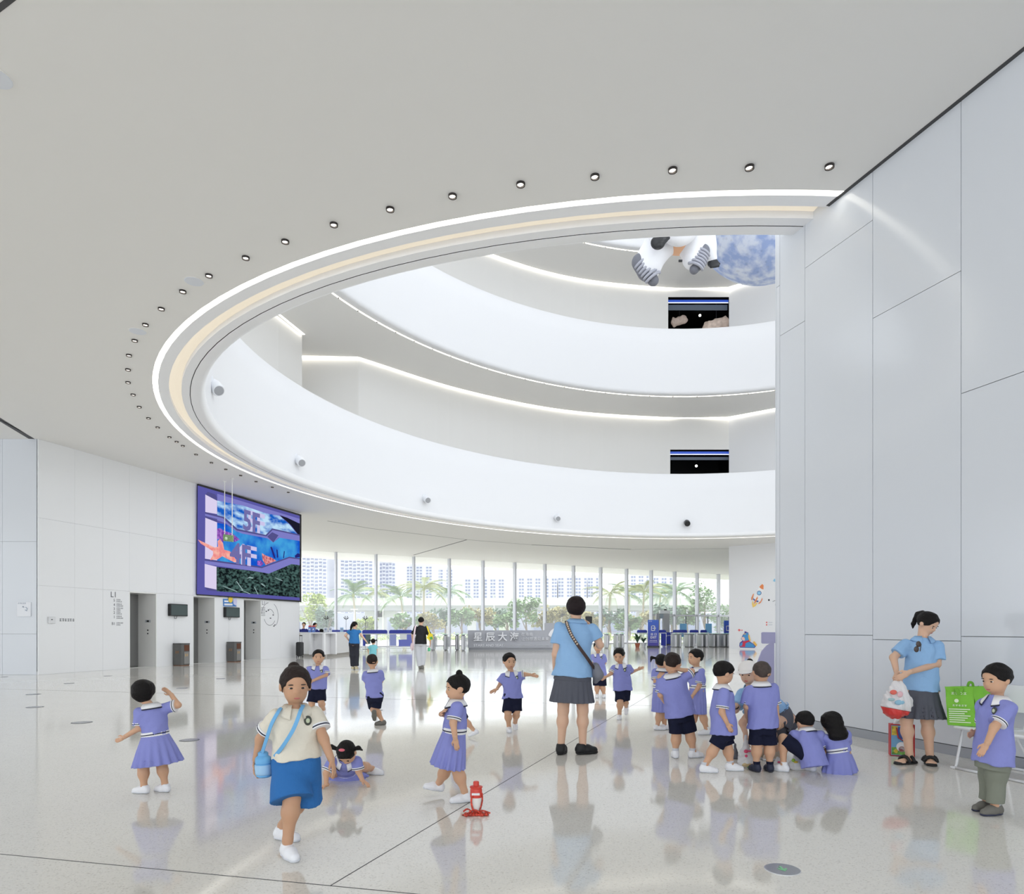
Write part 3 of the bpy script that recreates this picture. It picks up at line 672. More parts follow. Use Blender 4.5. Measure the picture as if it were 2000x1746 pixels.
# ------------------------------------------------------------------ cameras on the gallery front
def fascia_hit(x, y):
    for k in range(4000):
        Y = 14 + k * .008
        if x > 450: Y = 46 - k * .008
        X = (x - 1000) * Y / F
        dx, dy = X - RC.x, Y - RC.y; a = math.atan2(dy, dx); rx, ry = ring(phi_of(a), 1.10)
        inside = math.hypot(dx, dy) < math.hypot(rx - RC.x, ry - RC.y)
        if x > 450 and inside: return px(x, y, Y), Vector((-dx, -dy, 0)).normalized()
        if x <= 450 and Y > 17 and not inside: return px(x, y, Y), Vector((-dx, -dy, 0)).normalized()
CW = mat('camera_white', (226, 228, 232), .4); CG = mat('camera_lens', (158, 160, 165), .3)
for i, (x, y, w) in enumerate(((413, 750, 1), (580, 897, 1), (830, 973, .8), (1087, 1010, .7), (1341, 1020, .7))):
    p, n = fascia_hit(x, y)
    lab = ['leftmost camera tube on the gallery front, nearest the curved ring', 'camera tube on the gallery front above the big screen', 'camera tube on the gallery front left of the middle', 'camera tube on the gallery front above the standing teacher', 'dark lens camera on the gallery front nearest the right wall'][i]
    t = empty('wall_camera', p, lab, 'camera', 'cameras on the gallery front')
    d = (Vector((0, -1, -.75)) + n * .8).normalized(); a_ = d.cross(UP).normalized(); b_ = a_.cross(d)
    MB().lathe(p, [(.22, 0), (.22, .03), (.12, .06)], 20, n.cross(UP), UP, n).build('base', CW, t, smooth=True, cut=30)
    MB().lathe(p + n * .05, [(.15, 0), (.17, .10), (.17, .38), (.15, .42)], 20, a_, b_, d).build('housing', CW if i < 4 else BLACK, t, smooth=True, cut=30)
    MB().lathe(p + n * .05 + d * .421, [(.13, 0), (.12, .004)], 18, a_, b_, d).build('lens', CG if i < 4 else BLACK, t)

# ------------------------------------------------------------------ reception desk with objects
DW = mat('desk_white', (232, 232, 233), .25); 
pa, pb, pc = on_z(586, 1281.5, 0), on_z(633, 1283.5, 0), on_z(697, 1276.5, 0)
desk = empty('reception_desk', pb, 'white angled reception desk with grey plinth at the end of the lift wall', 'desk')
def seg(p, q, z0, z1, th, nm, m, o=0.0):
    d = (q - p).normalized(); n = Vector((d.y, -d.x, 0)); p_ = p + n * o; q_ = q + n * o
    MB().prism([p_ + UP * z0, q_ + UP * z0, q_ - n * th + UP * z0, p_ - n * th + UP * z0], (0, 0, z1 - z0)).build(nm, m, desk)
for p, q in ((pa, pb), (pb, pc)):
    seg(p, q, .12, 1.12, .08, 'front_panel', DW); seg(p, q, .0, .12, .08, 'plinth', mat('desk_plinth', (178, 174, 168), .5), -.08); seg(p, q, 1.12, 1.18, .75, 'counter_top', DW, .03)
    seg(p, q, .12, 1.12, .08, 'rear_panel', DW, -.66)
# leaflet boxes, stands on the desk
def desk_pt(x, D): return Vector(((x - 1000) * D / F, D, 1.18))
for i, (x, lab) in enumerate(((605.5, 'left of two blue and red popcorn style cartons on the desk'), (612.6, 'right of two blue and red popcorn style cartons on the desk'))):
    b = desk_pt(x, 33.1); t = empty('paper_carton', b, lab.replace('popcorn style ', 'printed '), 'carton', 'cartons on the desk')
    MB().box(b + UP * .125, (.14, .12, .25), bev=.01).build('box', mat('carton_blue', (95, 130, 205), .5), t)
    MB().box(b + UP * .29, (.13, .11, .08), bev=.01).build('top', mat('carton_red', (205, 85, 90), .5), t)
    MB().prism([b + Vector((-.04, -.062, .10)), b + Vector((.03, -.062, .12)), b + Vector((.03, -.062, .19)), b + Vector((-.02, -.062, .17))], (0, .002, 0)).build('print', mat('print_white', (240, 240, 245), .6), t)
ACR = glass_mat('clear_acrylic', (.93, .95, .97), .12)
for i, (x, w, D, lab) in enumerate(((636, .2, 33.2, 'clear acrylic sign holder with a code card on the desk corner'), (645, .17, 33.9, 'clear acrylic sign holder right of the desk corner'), (667.5, .17, 35.2, 'pale blue card in a holder at the right end of the desk'))):
    b = desk_pt(x, D); t = empty('sign_holder', b, lab, 'sign holder')
    MB().box(b + UP * .012, (w * .8, .10, .02)).build('foot', mat('holder_foot', (200, 205, 212), .2), t)
    MB().box(b + UP * .125, (w, .012, .21)).build('plate', mat('holder_white' if i < 2 else 'holder_blue', (226, 230, 238) if i < 2 else (150, 190, 225), .2), t)
    MB().box(b + Vector((0, -.008, .14)), (w * .5, .004, .09)).build('card', mat('holder_print', (160, 170, 190), .5), t)
# suitcase at the desk end
b = on_z(585.5, 1284.2, 0); sc_t = empty('suitcase', b, 'black suitcase with raised handle at the left end of the desk', 'suitcase')
MB().box(b + UP * .40, (.26, .42, .66), bev=.04).build('shell', BLACK, sc_t)
for sx in (.0, .1): MB().tube([b + Vector((sx, 0, .7)), b + Vector((sx, .0, 1.02))], .01, 6).build('handle_rod', mat('dark_metal', (105, 108, 116), .4), sc_t)
MB().box(b + Vector((.05, 0, 1.03)), (.14, .04, .04), bev=.01).build('handle', BLACK, sc_t)
for sx in (-.09, .09):
    for sy in (-.15, .15): MB().ball(b + Vector((sx, sy, .035)), .035, 8, 6).build('wheel', BLACK, sc_t)

# ------------------------------------------------------------------ queue barriers with blue heads
BLUE = mat('signal_blue', (34, 52, 160), .45); GLS = glass_mat('barrier_glass', (.93, .95, .97), .10)
RAIL = mat('rail_white', (225, 228, 232), .3, metal=.2)
def barrier(x0, x1, D0, D1, label, group='blue-topped queue barriers', top=True, panel=None, ytop=1230.2):
    p, q = px(x0, HZ, D0), px(x1, HZ, D1); p.z = q.z = 0; d = (q - p).normalized(); n = Vector((d.y, -d.x, 0)); L = (q - p).length
    t = empty('queue_barrier', (p + q) / 2, label, 'barrier', group)
    if top:
        zt = EYE + (HZ - ytop) * (D0 + D1) / 2 / F; zb = 1.06; r = .1
        pts = [p + UP * zb, q + UP * zb, q + UP * (zt - r), q - d * r * .3 + UP * (zt - r * .3), q - d * r + UP * zt, p + d * r + UP * zt, p + d * r * .3 + UP * (zt - r * .3), p + UP * (zt - r)]
        MB().prism([v - n * .015 for v in pts], n * .03).build('banner', BLUE, t)
    MB().tube([p + UP * 1.03, q + UP * 1.03], .028, 8).build('rail', RAIL, t)
    MB().tube([p + UP * .12, q + UP * .12], .018, 6).build('rail', RAIL, t)
    k = max(2, int(round(L / 1.5)) + 1)
    for i in range(k):
        c = p.lerp(q, i / (k - 1)); MB().tube([c, c + UP * 1.03], .026, 8).build('post', RAIL, t); MB().lathe(c, [(.09, 0), (.09, .012), (.03, .02)], 12).build('post_base', RAIL, t)
    for i in range(k - 1):
        a, b = p.lerp(q, (i + .04) / (k - 1)), p.lerp(q, (i + .96) / (k - 1))
        mesh_obj('glass_pane', [a + UP * .16, b + UP * .16, b + UP * .98, a + UP * .98], [(0, 1, 2, 3)], GLS, t)
    if panel:
        for (u0, u1, z0, z1, m) in panel:
            a, b = p.lerp(q, u0) + n * .03, p.lerp(q, u1) + n * .03
            MB().prism([a + UP * z0, b + UP * z0, b + UP * z1, a + UP * z1], n * .006).build('panel', m, t)
PALE = mat('panel_pale', (228, 232, 236), .5); DGN = mat('panel_dark_green', (84, 104, 106), .5)
barrier(641, 704, 43.5, 42.5, 'blue topped barrier half hidden behind the reception desk')
barrier(707.5, 756.5, 41.6, 42.2, 'blue topped glass barrier beside the woman in the blue top', panel=[(.02, .12, .3, 1.0, BLUE), (.12, .32, .42, 1.0, DGN)])
barrier(760, 805.5, 42.2, 42.8, 'blue topped glass barrier next to the man in black', panel=[(.02, .3, .3, 1.0, mat('panel_lilac', (150, 160, 215), .4)), (.45, .75, .7, 1.0, PALE), (.4, .98, .26, .68, mat('panel_blue', (110, 120, 205), .4)), (.75, .98, .68, 1.0, mat('panel_blue', (110, 120, 205), .4))])
barrier(1244, 1264, 51.3, 51.2, 'short blue topped barrier left of the blue exit sign')
barrier(1287, 1301, 51.2, 51.0, 'blue topped barrier right of the exit sign with a blue panel', panel=[(.3, .98, .1, 1.0, BLUE)])
barrier(1314, 1342, 54, 54, 'longest blue barrier head behind the right turnstiles'); barrier(1347, 1364, 54, 54, 'middle blue barrier head behind the right turnstiles'); barrier(1368, 1380.5, 54, 54.2, 'rightmost blue barrier head behind the right turnstiles')
bx = empty('blue_box_counter', on_z(1302, 1260, 0), 'low blue counter box with white print between exit sign and turnstiles', 'counter')
c_ = on_z(1304, 1259, 0); MB().box(c_ + UP * .55, (.80, .5, 1.0), bev=.02).build('body', BLUE, bx); MB().box(c_ + UP * .03, (.7, .42, .06)).build('plinth', BLACK, bx)
MB().lathe(c_ + Vector((-.22, -.256, .75)), [(.10, 0), (.10, .004)], 16, (1, 0, 0), UP, (0, -1, 0)).build('logo', mat('print_white', (240, 240, 245), .6), bx)
text_mesh('lettering', '#3', mat('print_white', (240, 240, 245), .6), bx, c_ + Vector((-.06, -.256, .74)), (1, 0, 0), UP, .1, .003)

# ------------------------------------------------------------------ turnstiles
TS = mat('turnstile_steel', (186, 188, 194), .3, .5, .35); TG = mat('turnstile_green', (110, 215, 175), .4, emit=(110, 225, 180), es=.6)
ts0 = None; ts_parts = []
left_ts = [(846, 43.0), (871, 43.2), (893.5, 43.4), (905, 42.4)]
right_ts = [(1184, 47.5), (1203, 47.5), (1214, 47.5), (1316, 50), (1325, 50.1), (1342, 50.2), (1351, 50.3), (1367, 50.4), (1376, 50.4), (1390, 50.5), (1398, 50.5), (1410, 50.6), (1418, 50.6)]
places = ['leftmost steel turnstile, right beside the man in black', 'second steel turnstile right of the man in black', 'third steel turnstile, left of the grey sign wall', 'steel turnstile touching the left end of the grey sign wall',
          'steel turnstile seen just right of the teacher', 'middle steel turnstile of the small group right of the teacher', 'right steel turnstile of the small group right of the teacher',
          'first steel turnstile right of the blue counter box'] + ['%s steel turnstile right of the blue counter box' % o for o in ordn[1:10]]
for i, (x, D) in enumerate(left_ts + right_ts):
    b = px(x, HZ, D); b.z = 0
    t = empty('turnstile', b, places[i], 'turnstile', 'turnstiles before the entrance')
    if ts0 is None:
        ts0 = t
        m1 = MB().box(b + UP * .48, (.19, 1.3, .96), bev=.06); ts_parts.append(m1.build('cabinet', TS, t))
        ts_parts.append(MB().box(b + Vector((0, 0, .985)), (.21, 1.36, .05), bev=.02).build('top', TS, t))
        ts_parts.append(MB().box(b + Vector((0, -.45, 1.014)), (.17, .30, .008)).build('light', TG, t))
        ts_parts.append(MB().box(b + Vector((.17, .1, .52)), (.16, .02, .62)).build('flap', mat('flap_clear', (236, 238, 244), .2, alpha=.6), t))
        ts_parts.append(MB().box(b + Vector((0, -.656, .5)), (.07, .012, .80)).build('front_strip', mat('strip_pale', (225, 225, 230), .3), t))
    else:
        for k_, q in enumerate(ts_parts):
            if k_ == 3 and x in (1203, 1214, 1316, 1342, 1367, 1390, 1410, 893.5): continue
            c = q.copy(); COL.objects.link(c); c.parent = t

# ------------------------------------------------------------------ grey sign wall
SG = mat('sign_wall_grey', (176, 178, 186), .5); SWH = mat('sign_white', (240, 241, 246), .5); D_ = 43.4
def sp(x, y, o=0.0): return px(x, y, D_ - o)
sw = empty('sign_wall', sp(1000, 1270), 'long grey sign wall with big white Chinese letters and STARS AND SEAS', 'sign')
zt0 = sp(0, 1231).z; zt1 = sp(0, 1216.5).z
xa, xb, xc = sp(913.5, 0).x, sp(1064, 0).x, sp(1112, 0).x
MB().prism([(xa, D_, .14), (xc, D_, .14), (xc, D_, zt1), (xb, D_, zt1), (xb, D_, zt0), (xa, D_, zt0)], (0, .5, 0)).build('body', SG, sw)
MB().box(((xa + xc) / 2, D_ + .25, .07), (xc - xa - .1, .42, .14)).build('plinth', mat('sign_plinth', (150, 152, 158), .5), sw)
RX = (1, 0, 0)
for ch, x in zip('星辰大海', (924.5, 948.5, 972.5, 995.5)):
    text_mesh('letter', ch, SWH, sw, sp(x, 1250.3, .10), RX, UP, .60, .10, bold=.016)
text_mesh('letters', '在海南', SWH, sw, sp(1018, 1241.3, .04), RX, UP, .24, .04, width=.72)
text_mesh('letters', '让创想遇见未来', SWH, sw, sp(1018, 1250.5, .04), RX, UP, .25, .04, width=1.75)
text_mesh('letters', 'STARS AND SEAS', SWH, sw, sp(925, 1262.5, .04), RX, UP, .22, .03, bold=.01, width=1.88)
text_mesh('letters', '#30', SWH, sw, sp(984.5, 1261.5, .02), RX, UP, .085, .02, width=2.9)
pts = [(1071, 1241), (1072, 1237), (1076, 1231), (1082, 1227), (1090, 1225), (1090, 1229), (1084, 1232), (1079, 1236), (1080, 1240), (1076, 1244)]
MB().prism([sp(x, y, .001) for x, y in pts], (0, -.06, 0)).build('emblem', SWH, sw)
# exit totem
D_ = 50.0; et = empty('exit_totem', on_z(1276, 1264.3, 0), 'tall blue standing sign with exit arrow and EXIT lettering', 'sign')
c = px(1275.8, HZ, D_); c.z = 0
MB().box(c + UP * .05, (.86, .5, .1), bev=.03).build('base', mat('totem_base', (70, 72, 80), .4), et)
def totem_mat():
    m = bpy.data.materials.new('totem_blue'); m.use_nodes = True; nt = m.node_tree; b = nt.nodes['Principled BSDF']
    tc = nt.nodes.new('ShaderNodeTexCoord'); s = nt.nodes.new('ShaderNodeSeparateXYZ'); r = nt.nodes.new('ShaderNodeValToRGB')
    mr = nt.nodes.new('ShaderNodeMapRange'); mr.inputs['From Max'].default_value = 2.0
    r.color_ramp.elements[0].color = srgb(66, 52, 158); r.color_ramp.elements[1].color = srgb(50, 100, 205)
    nt.links.new(tc.outputs['Object'], s.inputs[0]); nt.links.new(s.outputs['Z'], mr.inputs['Value']); nt.links.new(mr.outputs[0], r.inputs[0]); nt.links.new(r.outputs[0], b.inputs['Base Color'])
    b.inputs['Roughness'].default_value = .35; return m
TB = totem_mat()
MB().box(c + UP * 1.04, (.79, .09, 1.92), bev=.015).build('board', TB, et)
fy = -.05
def lines(root, c, pts, w, m, nm='symbol'):
    mb = MB()
    for p, q in zip(pts, pts[1:]):
        p = c + Vector((p[0], fy, p[1])); q = c + Vector((q[0], fy, q[1])); d = (q - p).normalized(); n = Vector((-d.z, 0, d.x)) * w / 2
        mb.prism([p - n - d * w / 2, q - n + d * w / 2, q + n + d * w / 2, p + n - d * w / 2], (0, -.008, 0))
    mb.build(nm, m, root)
lines(et, c, [(.10, 1.50), (.10, 1.56), (-.14, 1.56), (-.14, 1.22), (.10, 1.22), (.10, 1.28)], .045, SWH)
lines(et, c, [(-.05, 1.39), (.17, 1.39)], .045, SWH); lines(et, c, [(.07, 1.47), (.18, 1.39), (.07, 1.31)], .04, SWH)
text_mesh('letters', '出 口', SWH, et, c + Vector((-.21, fy, .88)), RX, UP, .2, .008, bold=.012, width=.42)
text_mesh('letters', 'EXIT', SWH, et, c + Vector((-.22, fy, .64)), RX, UP, .24, .008, bold=.015, width=.44)
text_mesh('letters', '#6', SWH, et, c + Vector((-.28, fy, .44)), RX, UP, .1, .008, bold=.01, width=.56)
MB().box(c + Vector((0, fy - .002, .37)), (.6, .004, .016)).build('line', SWH, et)
text_mesh('letters', '#3', SWH, et, c + Vector((-.33, fy, 1.86)), RX, UP, .08, .006)
# second totem cut by the core wall, two pale standees, scanner cabinet
t2 = empty('exit_totem', px(1424, 1262, 44.6) , 'blue standing sign half hidden by the sticker wall', 'sign'); c = px(1424, HZ, 52); c.z = 0
MB().box(c + UP * 1.02, (.79, .09, 1.9), bev=.015).build('board', TB, t2); MB().box(c + UP * .04, (.86, .45, .08)).build('base', mat('totem_base', (70, 72, 80), .4), t2)
lines(t2, c, [(.02, 1.50), (.02, 1.56), (-.22, 1.56), (-.22, 1.22), (.02, 1.22), (.02, 1.28)], .045, SWH)
for x, w, lab in ((1334.5, .56, 'pale blue poster stand behind the left of the right-hand turnstiles'), (1384, .52, 'pale blue poster stand with a figure near the glass doors')):
    D_ = 56; c = px(x, HZ, D_); c.z = 0
    t = empty('poster_stand', c, lab, 'poster stand', 'poster stands by the doors')
    MB().box(c + UP * 1.22, (w, .04, 1.1)).build('board', mat('poster_sky', (120, 180, 225), .4), t); MB().tube([c + UP * .02, c + UP * .7], .03, 8).build('post', RAIL, t); MB().lathe(c, [(.22, 0), (.22, .02)], 16).build('base', RAIL, t)
    text_mesh('letters', '#4', SWH, t, c + Vector((-w * .35, -.025, .85)), RX, UP, .1, .004, width=w * .7)
    if x > 1350: MB().prism([c + Vector((-.12, -.024, .7)), c + Vector((.02, -.024, .7)), c + Vector((.02, -.024, 1.0)), c + Vector((-.06, -.024, 1.08)), c + Vector((-.12, -.024, 1.0))], (0, -.004, 0)).build('picture', SWH, t)
D_ = 60; c = px(1293.5, HZ, D_); c.z = 0
sc2 = empty('security_gate', c, 'tall grey security gate cabinet behind the exit totem', 'cabinet'); GC = mat('cabinet_grey', (168, 170, 174), .5); h = EYE + (HZ - 1199) * D_ / F
MB().box(c + Vector((-.42, 0, h / 2)), (.30, .5, h), bev=.02).build('post', GC, sc2); MB().box(c + Vector((.32, 0, h / 2)), (.55, .5, h), bev=.02).build('post', GC, sc2)
MB().box(c + Vector((-.05, 0, h - .2)), (.9, .45, .4)).build('head', mat('cabinet_blue_grey', (150, 165, 178), .4), sc2)
MB().box(c + Vector((.2, 0, h + .16)), (.9, .5, .3), bev=.03).build('cap', RAIL, sc2); MB().ball(c + Vector((.25, -.1, h + .36)), (.14, .1, .07)).build('camera', BLACK, sc2)
# potted plants by the barrier
LEAF = mat('plant_leaf', (56, 92, 66), .5)
for x, D, hgt, lab in ((1245, 49.6, .7, 'potted palm-leaved plant in a terracotta pot left of the exit sign'), (1257, 50.6, .45, 'grey-green potted plant between the terracotta pot and exit sign')):
    c = px(x, HZ, D); c.z = 0; t = empty('potted_plant', c, lab, 'plant', 'plants by the exit sign')
    MB().lathe(c, [(.13, 0), (.19, .28), (.2, .30), (.17, .30)], 16).build('pot', mat('terracotta', (165, 92, 70), .7) if x < 1250 else RAIL, t, smooth=True, cut=40)
    MB().lathe(c + UP * .27, [(.17, 0), (.02, .01)], 12).build('soil', mat('soil', (60, 48, 40), .9), t)
    rnd = random.Random(x)
    for k in range(16):
        a = rnd.random() * 6.28; L = hgt * (.6 + .6 * rnd.random()); out = Vector((math.cos(a), math.sin(a), 0)); side = Vector((-out.y, out.x, 0))
        p0 = c + UP * .28; p1 = p0 + UP * L * .6 + out * L * .25; p2 = p0 + UP * L * (.55 + .4 * rnd.random()) + out * L * .7
        w = .07
        mesh_obj('leaf', [p0, p1 - side * w, p1 + side * w, p2, (p1 + p2) / 2 - side * w * .8 + UP * .06, (p1 + p2) / 2 + side * w * .8 + UP * .06], [(0, 1, 2), (1, 4, 5, 2), (4, 3, 5)], LEAF, t)
# coat-hook style stands behind the desk
for x, D, lab in ((637, 45, 'thin black branched stand behind the desk, left of three'), (676, 45, 'thin black branched stand behind the desk, middle of three'), (713.5, 45, 'thin black branched stand behind the desk, right of three')):
    c = px(x, HZ, D); c.z = 0; top = EYE + (HZ - 1209.5) * D / F; t = empty('branched_stand', c, lab, 'stand', 'branched stands near the glass front')
    MB().tube([c, c + UP * top], .012, 6).build('pole', GREYTXT, t); MB().lathe(c, [(.2, 0), (.2, .02)], 14).build('base', GREYTXT, t)
    for dx, dz in ((-.16, .14), (-.07, .22), (.09, .22), (.17, .12)):
        MB().tube([c + UP * top, c + Vector((dx * .6, 0, top + .03)), c + Vector((dx, 0, top + dz))], .022, 6).build('branch', BLACK, t)
# ------------------------------------------------------------------ outside: plaza, road, trees, towers
PLZ = mat('plaza_paving', (206, 206, 202), .8, noise=(3, .05)); 
gp = MB().add([(-260, 40, -.08), (420, 40, -.08), (420, 700, -.08), (-260, 700, -.08)], [(0, 1, 2, 3)]).build('plaza_ground', PLZ); tag(gp, kind='structure')
# lawn strip and hedge beyond the plaza
lw = MB().add([(-120, 80, -.05), (160, 100, -.05), (160, 128, -.05), (-120, 118, -.05)], [(0, 1, 2, 3)]).build('lawn', mat('lawn_green', (150, 172, 104), .9, noise=(.5, .25)))
tag(lw, 'strip of lawn between the plaza and the elevated road', 'lawn', kind='stuff')
rnd = random.Random(7)
def leaf_cloud(mb, c, r, n, size, rnd, flat=1.0):
    for _ in range(n):
        while True:
            v = Vector((rnd.uniform(-1, 1), rnd.uniform(-1, 1), rnd.uniform(-1, 1)))
            if .35 < v.length < 1: break
        p = Vector(c) + Vector((v.x * r[0], v.y * r[1], v.z * r[2])); a = Vector((rnd.uniform(-1, 1), rnd.uniform(-1, 1), rnd.uniform(-.6, .6))).normalized(); b = a.cross(Vector((rnd.uniform(-1, 1), rnd.uniform(-1, 1), 1))).normalized()
        s = size * rnd.uniform(.6, 1.3)
        mb.add([p - a * s, p - b * s * .5, p + a * s, p + b * s * .5], [(0, 1, 2, 3)])
BARK = mat('bark', (150, 134, 118), .9)
LFS = [mat('foliage_yellow_green', (168, 186, 92), .7), mat('foliage_green', (128, 160, 108), .7), mat('foliage_blue_green', (120, 148, 128), .7), mat('foliage_dry', (176, 168, 116), .7)]
def tree(x, ytop, ybase, D, wpx, k, label, group='leafy trees beyond the glass front', n=980):
    wpx *= 1.25; ybase += 6
    b = px(x, HZ, D); b.z = 0; top = EYE + (HZ - ytop) * D / F; lo = max(.6, EYE + (HZ - ybase) * D / F); w = wpx * D / F / 2
    t = empty('leafy_tree', b, label, 'tree', group)
    MB().tube([b, b + Vector((.15, 0, lo * .6)), b + Vector((0, .1, (lo + top) / 2))], [.16, .13, .06], 7).build('trunk', BARK, t, smooth=True)
    mb = MB(); cz = (top + lo) / 2; hz = (top - lo) / 2
    for _ in range(14):
        c = b + Vector((rnd.uniform(-.85, .85) * w, rnd.uniform(-.4, .4) * w, cz + rnd.uniform(-.75, .6) * hz)); q = rnd.uniform(.25, .5)
        leaf_cloud(mb, c, (w * q, w * q, hz * q), n // 14, .24, rnd)
    cr = mb.build('crown', LFS[k], t); cr['kind'] = 'stuff'
    for i in range(3):
        a = rnd.random() * 6.28; MB().tube([b + UP * lo * .8, b + Vector((math.cos(a) * w * .5, math.sin(a) * w * .5, cz))], [.06, .02], 5).build('branch', BARK, t)
trees = [(1228, 1196, 1224, 80, 40, 1, 'low green tree behind the running boy right of the teacher'), (1150, 1190, 1224, 82, 44, 3, 'low dry tree at the teacher\'s right shoulder'), (990, 1192, 1222, 84, 40, 1, 'low green tree above the last Chinese letter'), (790, 1196, 1224, 80, 44, 1, 'low green tree left of the man in black'), (715, 1200, 1226, 80, 40, 0, 'low yellow-green tree right of the woman in blue'), (845, 1196, 1224, 82, 40, 3, 'low dry tree just right of the man in black'), (606, 1156, 1210, 78, 62, 0, 'yellow-green leafy tree right beside the big screen'), (640, 1186, 1222, 76, 40, 2, 'low grey-green tree between the two seated desk clerks and first palm'),
         (868, 1180, 1216, 88, 40, 2, 'grey-green tree behind the man in black'), (900, 1178, 1218, 86, 42, 1, 'leafy tree right of the man in black behind the turnstiles'), (936, 1180, 1216, 88, 44, 3, 'dry brownish tree left of the lamp mast behind the sign wall'),
         (966, 1186, 1218, 90, 40, 2, 'blue-green tree behind the Chinese lettering'), (1026, 1162, 1216, 86, 46, 1, 'fuller green tree above the right end of the lettering'), (1058, 1182, 1218, 90, 40, 3, 'dry tree just left of the teacher'),
         (1092, 1180, 1222, 88, 42, 3, 'yellowish tree behind the teacher\'s left shoulder'), (1190, 1184, 1224, 84, 60, 2, 'broad grey-green bush tree right of the teacher'), (1250, 1188, 1220, 84, 54, 3, 'olive bush tree left of the exit sign'),
         (1310, 1172, 1218, 82, 48, 2, 'blue-green tree right of the grey security gate'), (1340, 1180, 1216, 84, 40, 1, 'green tree above the first glass door'), (1376, 1132, 1216, 84, 64, 1, 'tallest leafy tree above the glass doors'), (1415, 1178, 1224, 84, 40, 1, 'leafy tree at the right end of the glass front')]
for a in trees: tree(*a[:6], a[6])
# coconut palms
PALMG = [mat('palm_green', (122, 148, 112), .6), mat('palm_olive', (152, 160, 104), .6)]; PTR = mat('palm_trunk', (190, 176, 158), .9)
def frond_mesh(L):
    mb = MB(); n = 13; pts = []
    for i in range(n + 1):
        t = i / n; pts.append(Vector((L * (t - .10 * t * t), 0, L * (.42 * t - .72 * t * t))))
    mb.tube(pts, [.035 * (1 - i / n) + .008 for i in range(n + 1)], 4)
    for i in range(2, n + 1):
        p = pts[i]; l = L * .30 * math.sin(math.pi * min(1, (i + 1) / (n + 1.6))) + .12
        for sgn in (-1, 1):
            for j in (0, .5):
                q = p + (pts[min(i + 1, n)] - p) * j
                tip = q + Vector((l * .55, sgn * l * .75, -l * .45)); mb.add([q + Vector((-.05, 0, 0)), q + Vector((.05, 0, 0)), tip], [(0, 1, 2)])
    me = bpy.data.meshes.new('frond'); me.from_pydata([tuple(v) for v in mb.v], [], mb.f); me.update(); return me
FR = []
for m_ in PALMG:
    for L in (3.1, 3.7):
        f_ = frond_mesh(L); f_.materials.append(m_); FR.append(f_)
def palm(x, ycrown, D, k, label):
    b = px(x, HZ, D); b.z = 0; h = EYE + (HZ - ycrown) * D / F
    t = empty('coconut_palm', b, label, 'palm', 'coconut palms beyond the glass front'); lean = rnd.uniform(-.4, .4)
    MB().tube([b + Vector((lean * (i / 6) ** 2 - lean, 0, h * i / 6)) for i in range(7)], [.22, .16, .14, .13, .12, .12, .11], 8).build('trunk', PTR, t, smooth=True)
    MB().ball(b + UP * h, (.2, .2, .3), 8, 6).build('crown_heart', PALMG[1], t)
    for i in range(15):
        o = bpy.data.objects.new('frond', FR[2 * k + (i % 2)]); COL.objects.link(o); o.parent = t
        o.location = (0, 0, h); o.rotation_euler = (0, math.radians(rnd.uniform(-52, 22)), math.radians(i * 24 + rnd.uniform(-9, 9)))
for a in ((690, 1163, 90, 0, 'first coconut palm right of the big screen'), (736, 1158, 104, 1, 'coconut palm crossing the second window bar'), (783, 1168, 90, 0, 'low coconut palm left of the man in black'), (828, 1150, 86, 1, 'tall coconut palm above the man in black'), (879, 1156, 100, 0, 'coconut palm right of the man in black'),
          (1192, 1160, 86, 1, 'coconut palm just right of the teacher\'s head'), (1228, 1162, 100, 0, 'second coconut palm right of the teacher'), (1258, 1158, 88, 1, 'coconut palm left of the exit totem'), (1290, 1163, 102, 0, 'coconut palm above the exit totem'), (1321, 1158, 90, 0, 'last coconut palm before the glass doors')): palm(*a)
# hedge: low shrubs
for i in range(34):
    x = 596 + i * 24.5
    if 915 < x < 1110: pass
    D = 75 + (i % 3); b = px(x, HZ, D); b.z = 0
    t = empty('shrub', b, '%s low round hedge shrub outside, counted from the big screen' % ordn[i], 'shrub', 'hedge shrubs outside')
    mb = MB(); leaf_cloud(mb, b + UP * .45, (.8, .6, .5), 70, .16, rnd); o = mb.build('foliage', LFS[i % 2], t); o['kind'] = 'stuff'
    MB().tube([b, b + UP * .4], .03, 5).build('stem', BARK, t)
# elevated road
RD = mat('road_concrete', (226, 226, 228), .8); D0 = 130
rd = empty('elevated_road', (0, D0, 0), 'pale concrete elevated road running behind the trees', 'road')
zt, zb = EYE + (HZ - 1168) * D0 / F, EYE + (HZ - 1182) * D0 / F
MB().box((5, D0, (zt + zb) / 2), (190, .5, zt - zb)).build('parapet', RD, rd); MB().box((5, D0 + 6, zb - .5), (190, 11, 1.0)).build('deck', mat('road_deck', (176, 176, 182), .8), rd)
for x in range(-80, 100, 18): MB().box((x, D0 + 6, (zb - 1) / 2), (1.6, 3, zb - 1)).build('pier', RD, rd); MB().box((x, D0 + 6, zb - 1.6), (6, 3, 1.2)).build('pier_head', RD, rd)
pd = empty('market_hall', (5, 170, 0), 'long low grey building under the elevated road', 'building'); MB().box((10, 172, 2.6), (240, 6, 5.2)).build('wall', mat('podium_grey', (170, 174, 186), .8), pd)
for x in range(-100, 120, 9): MB().box((x, 168.9, 2.0), (5, .3, 2.6)).build('window', mat('podium_glass', (140, 148, 170), .3), pd)
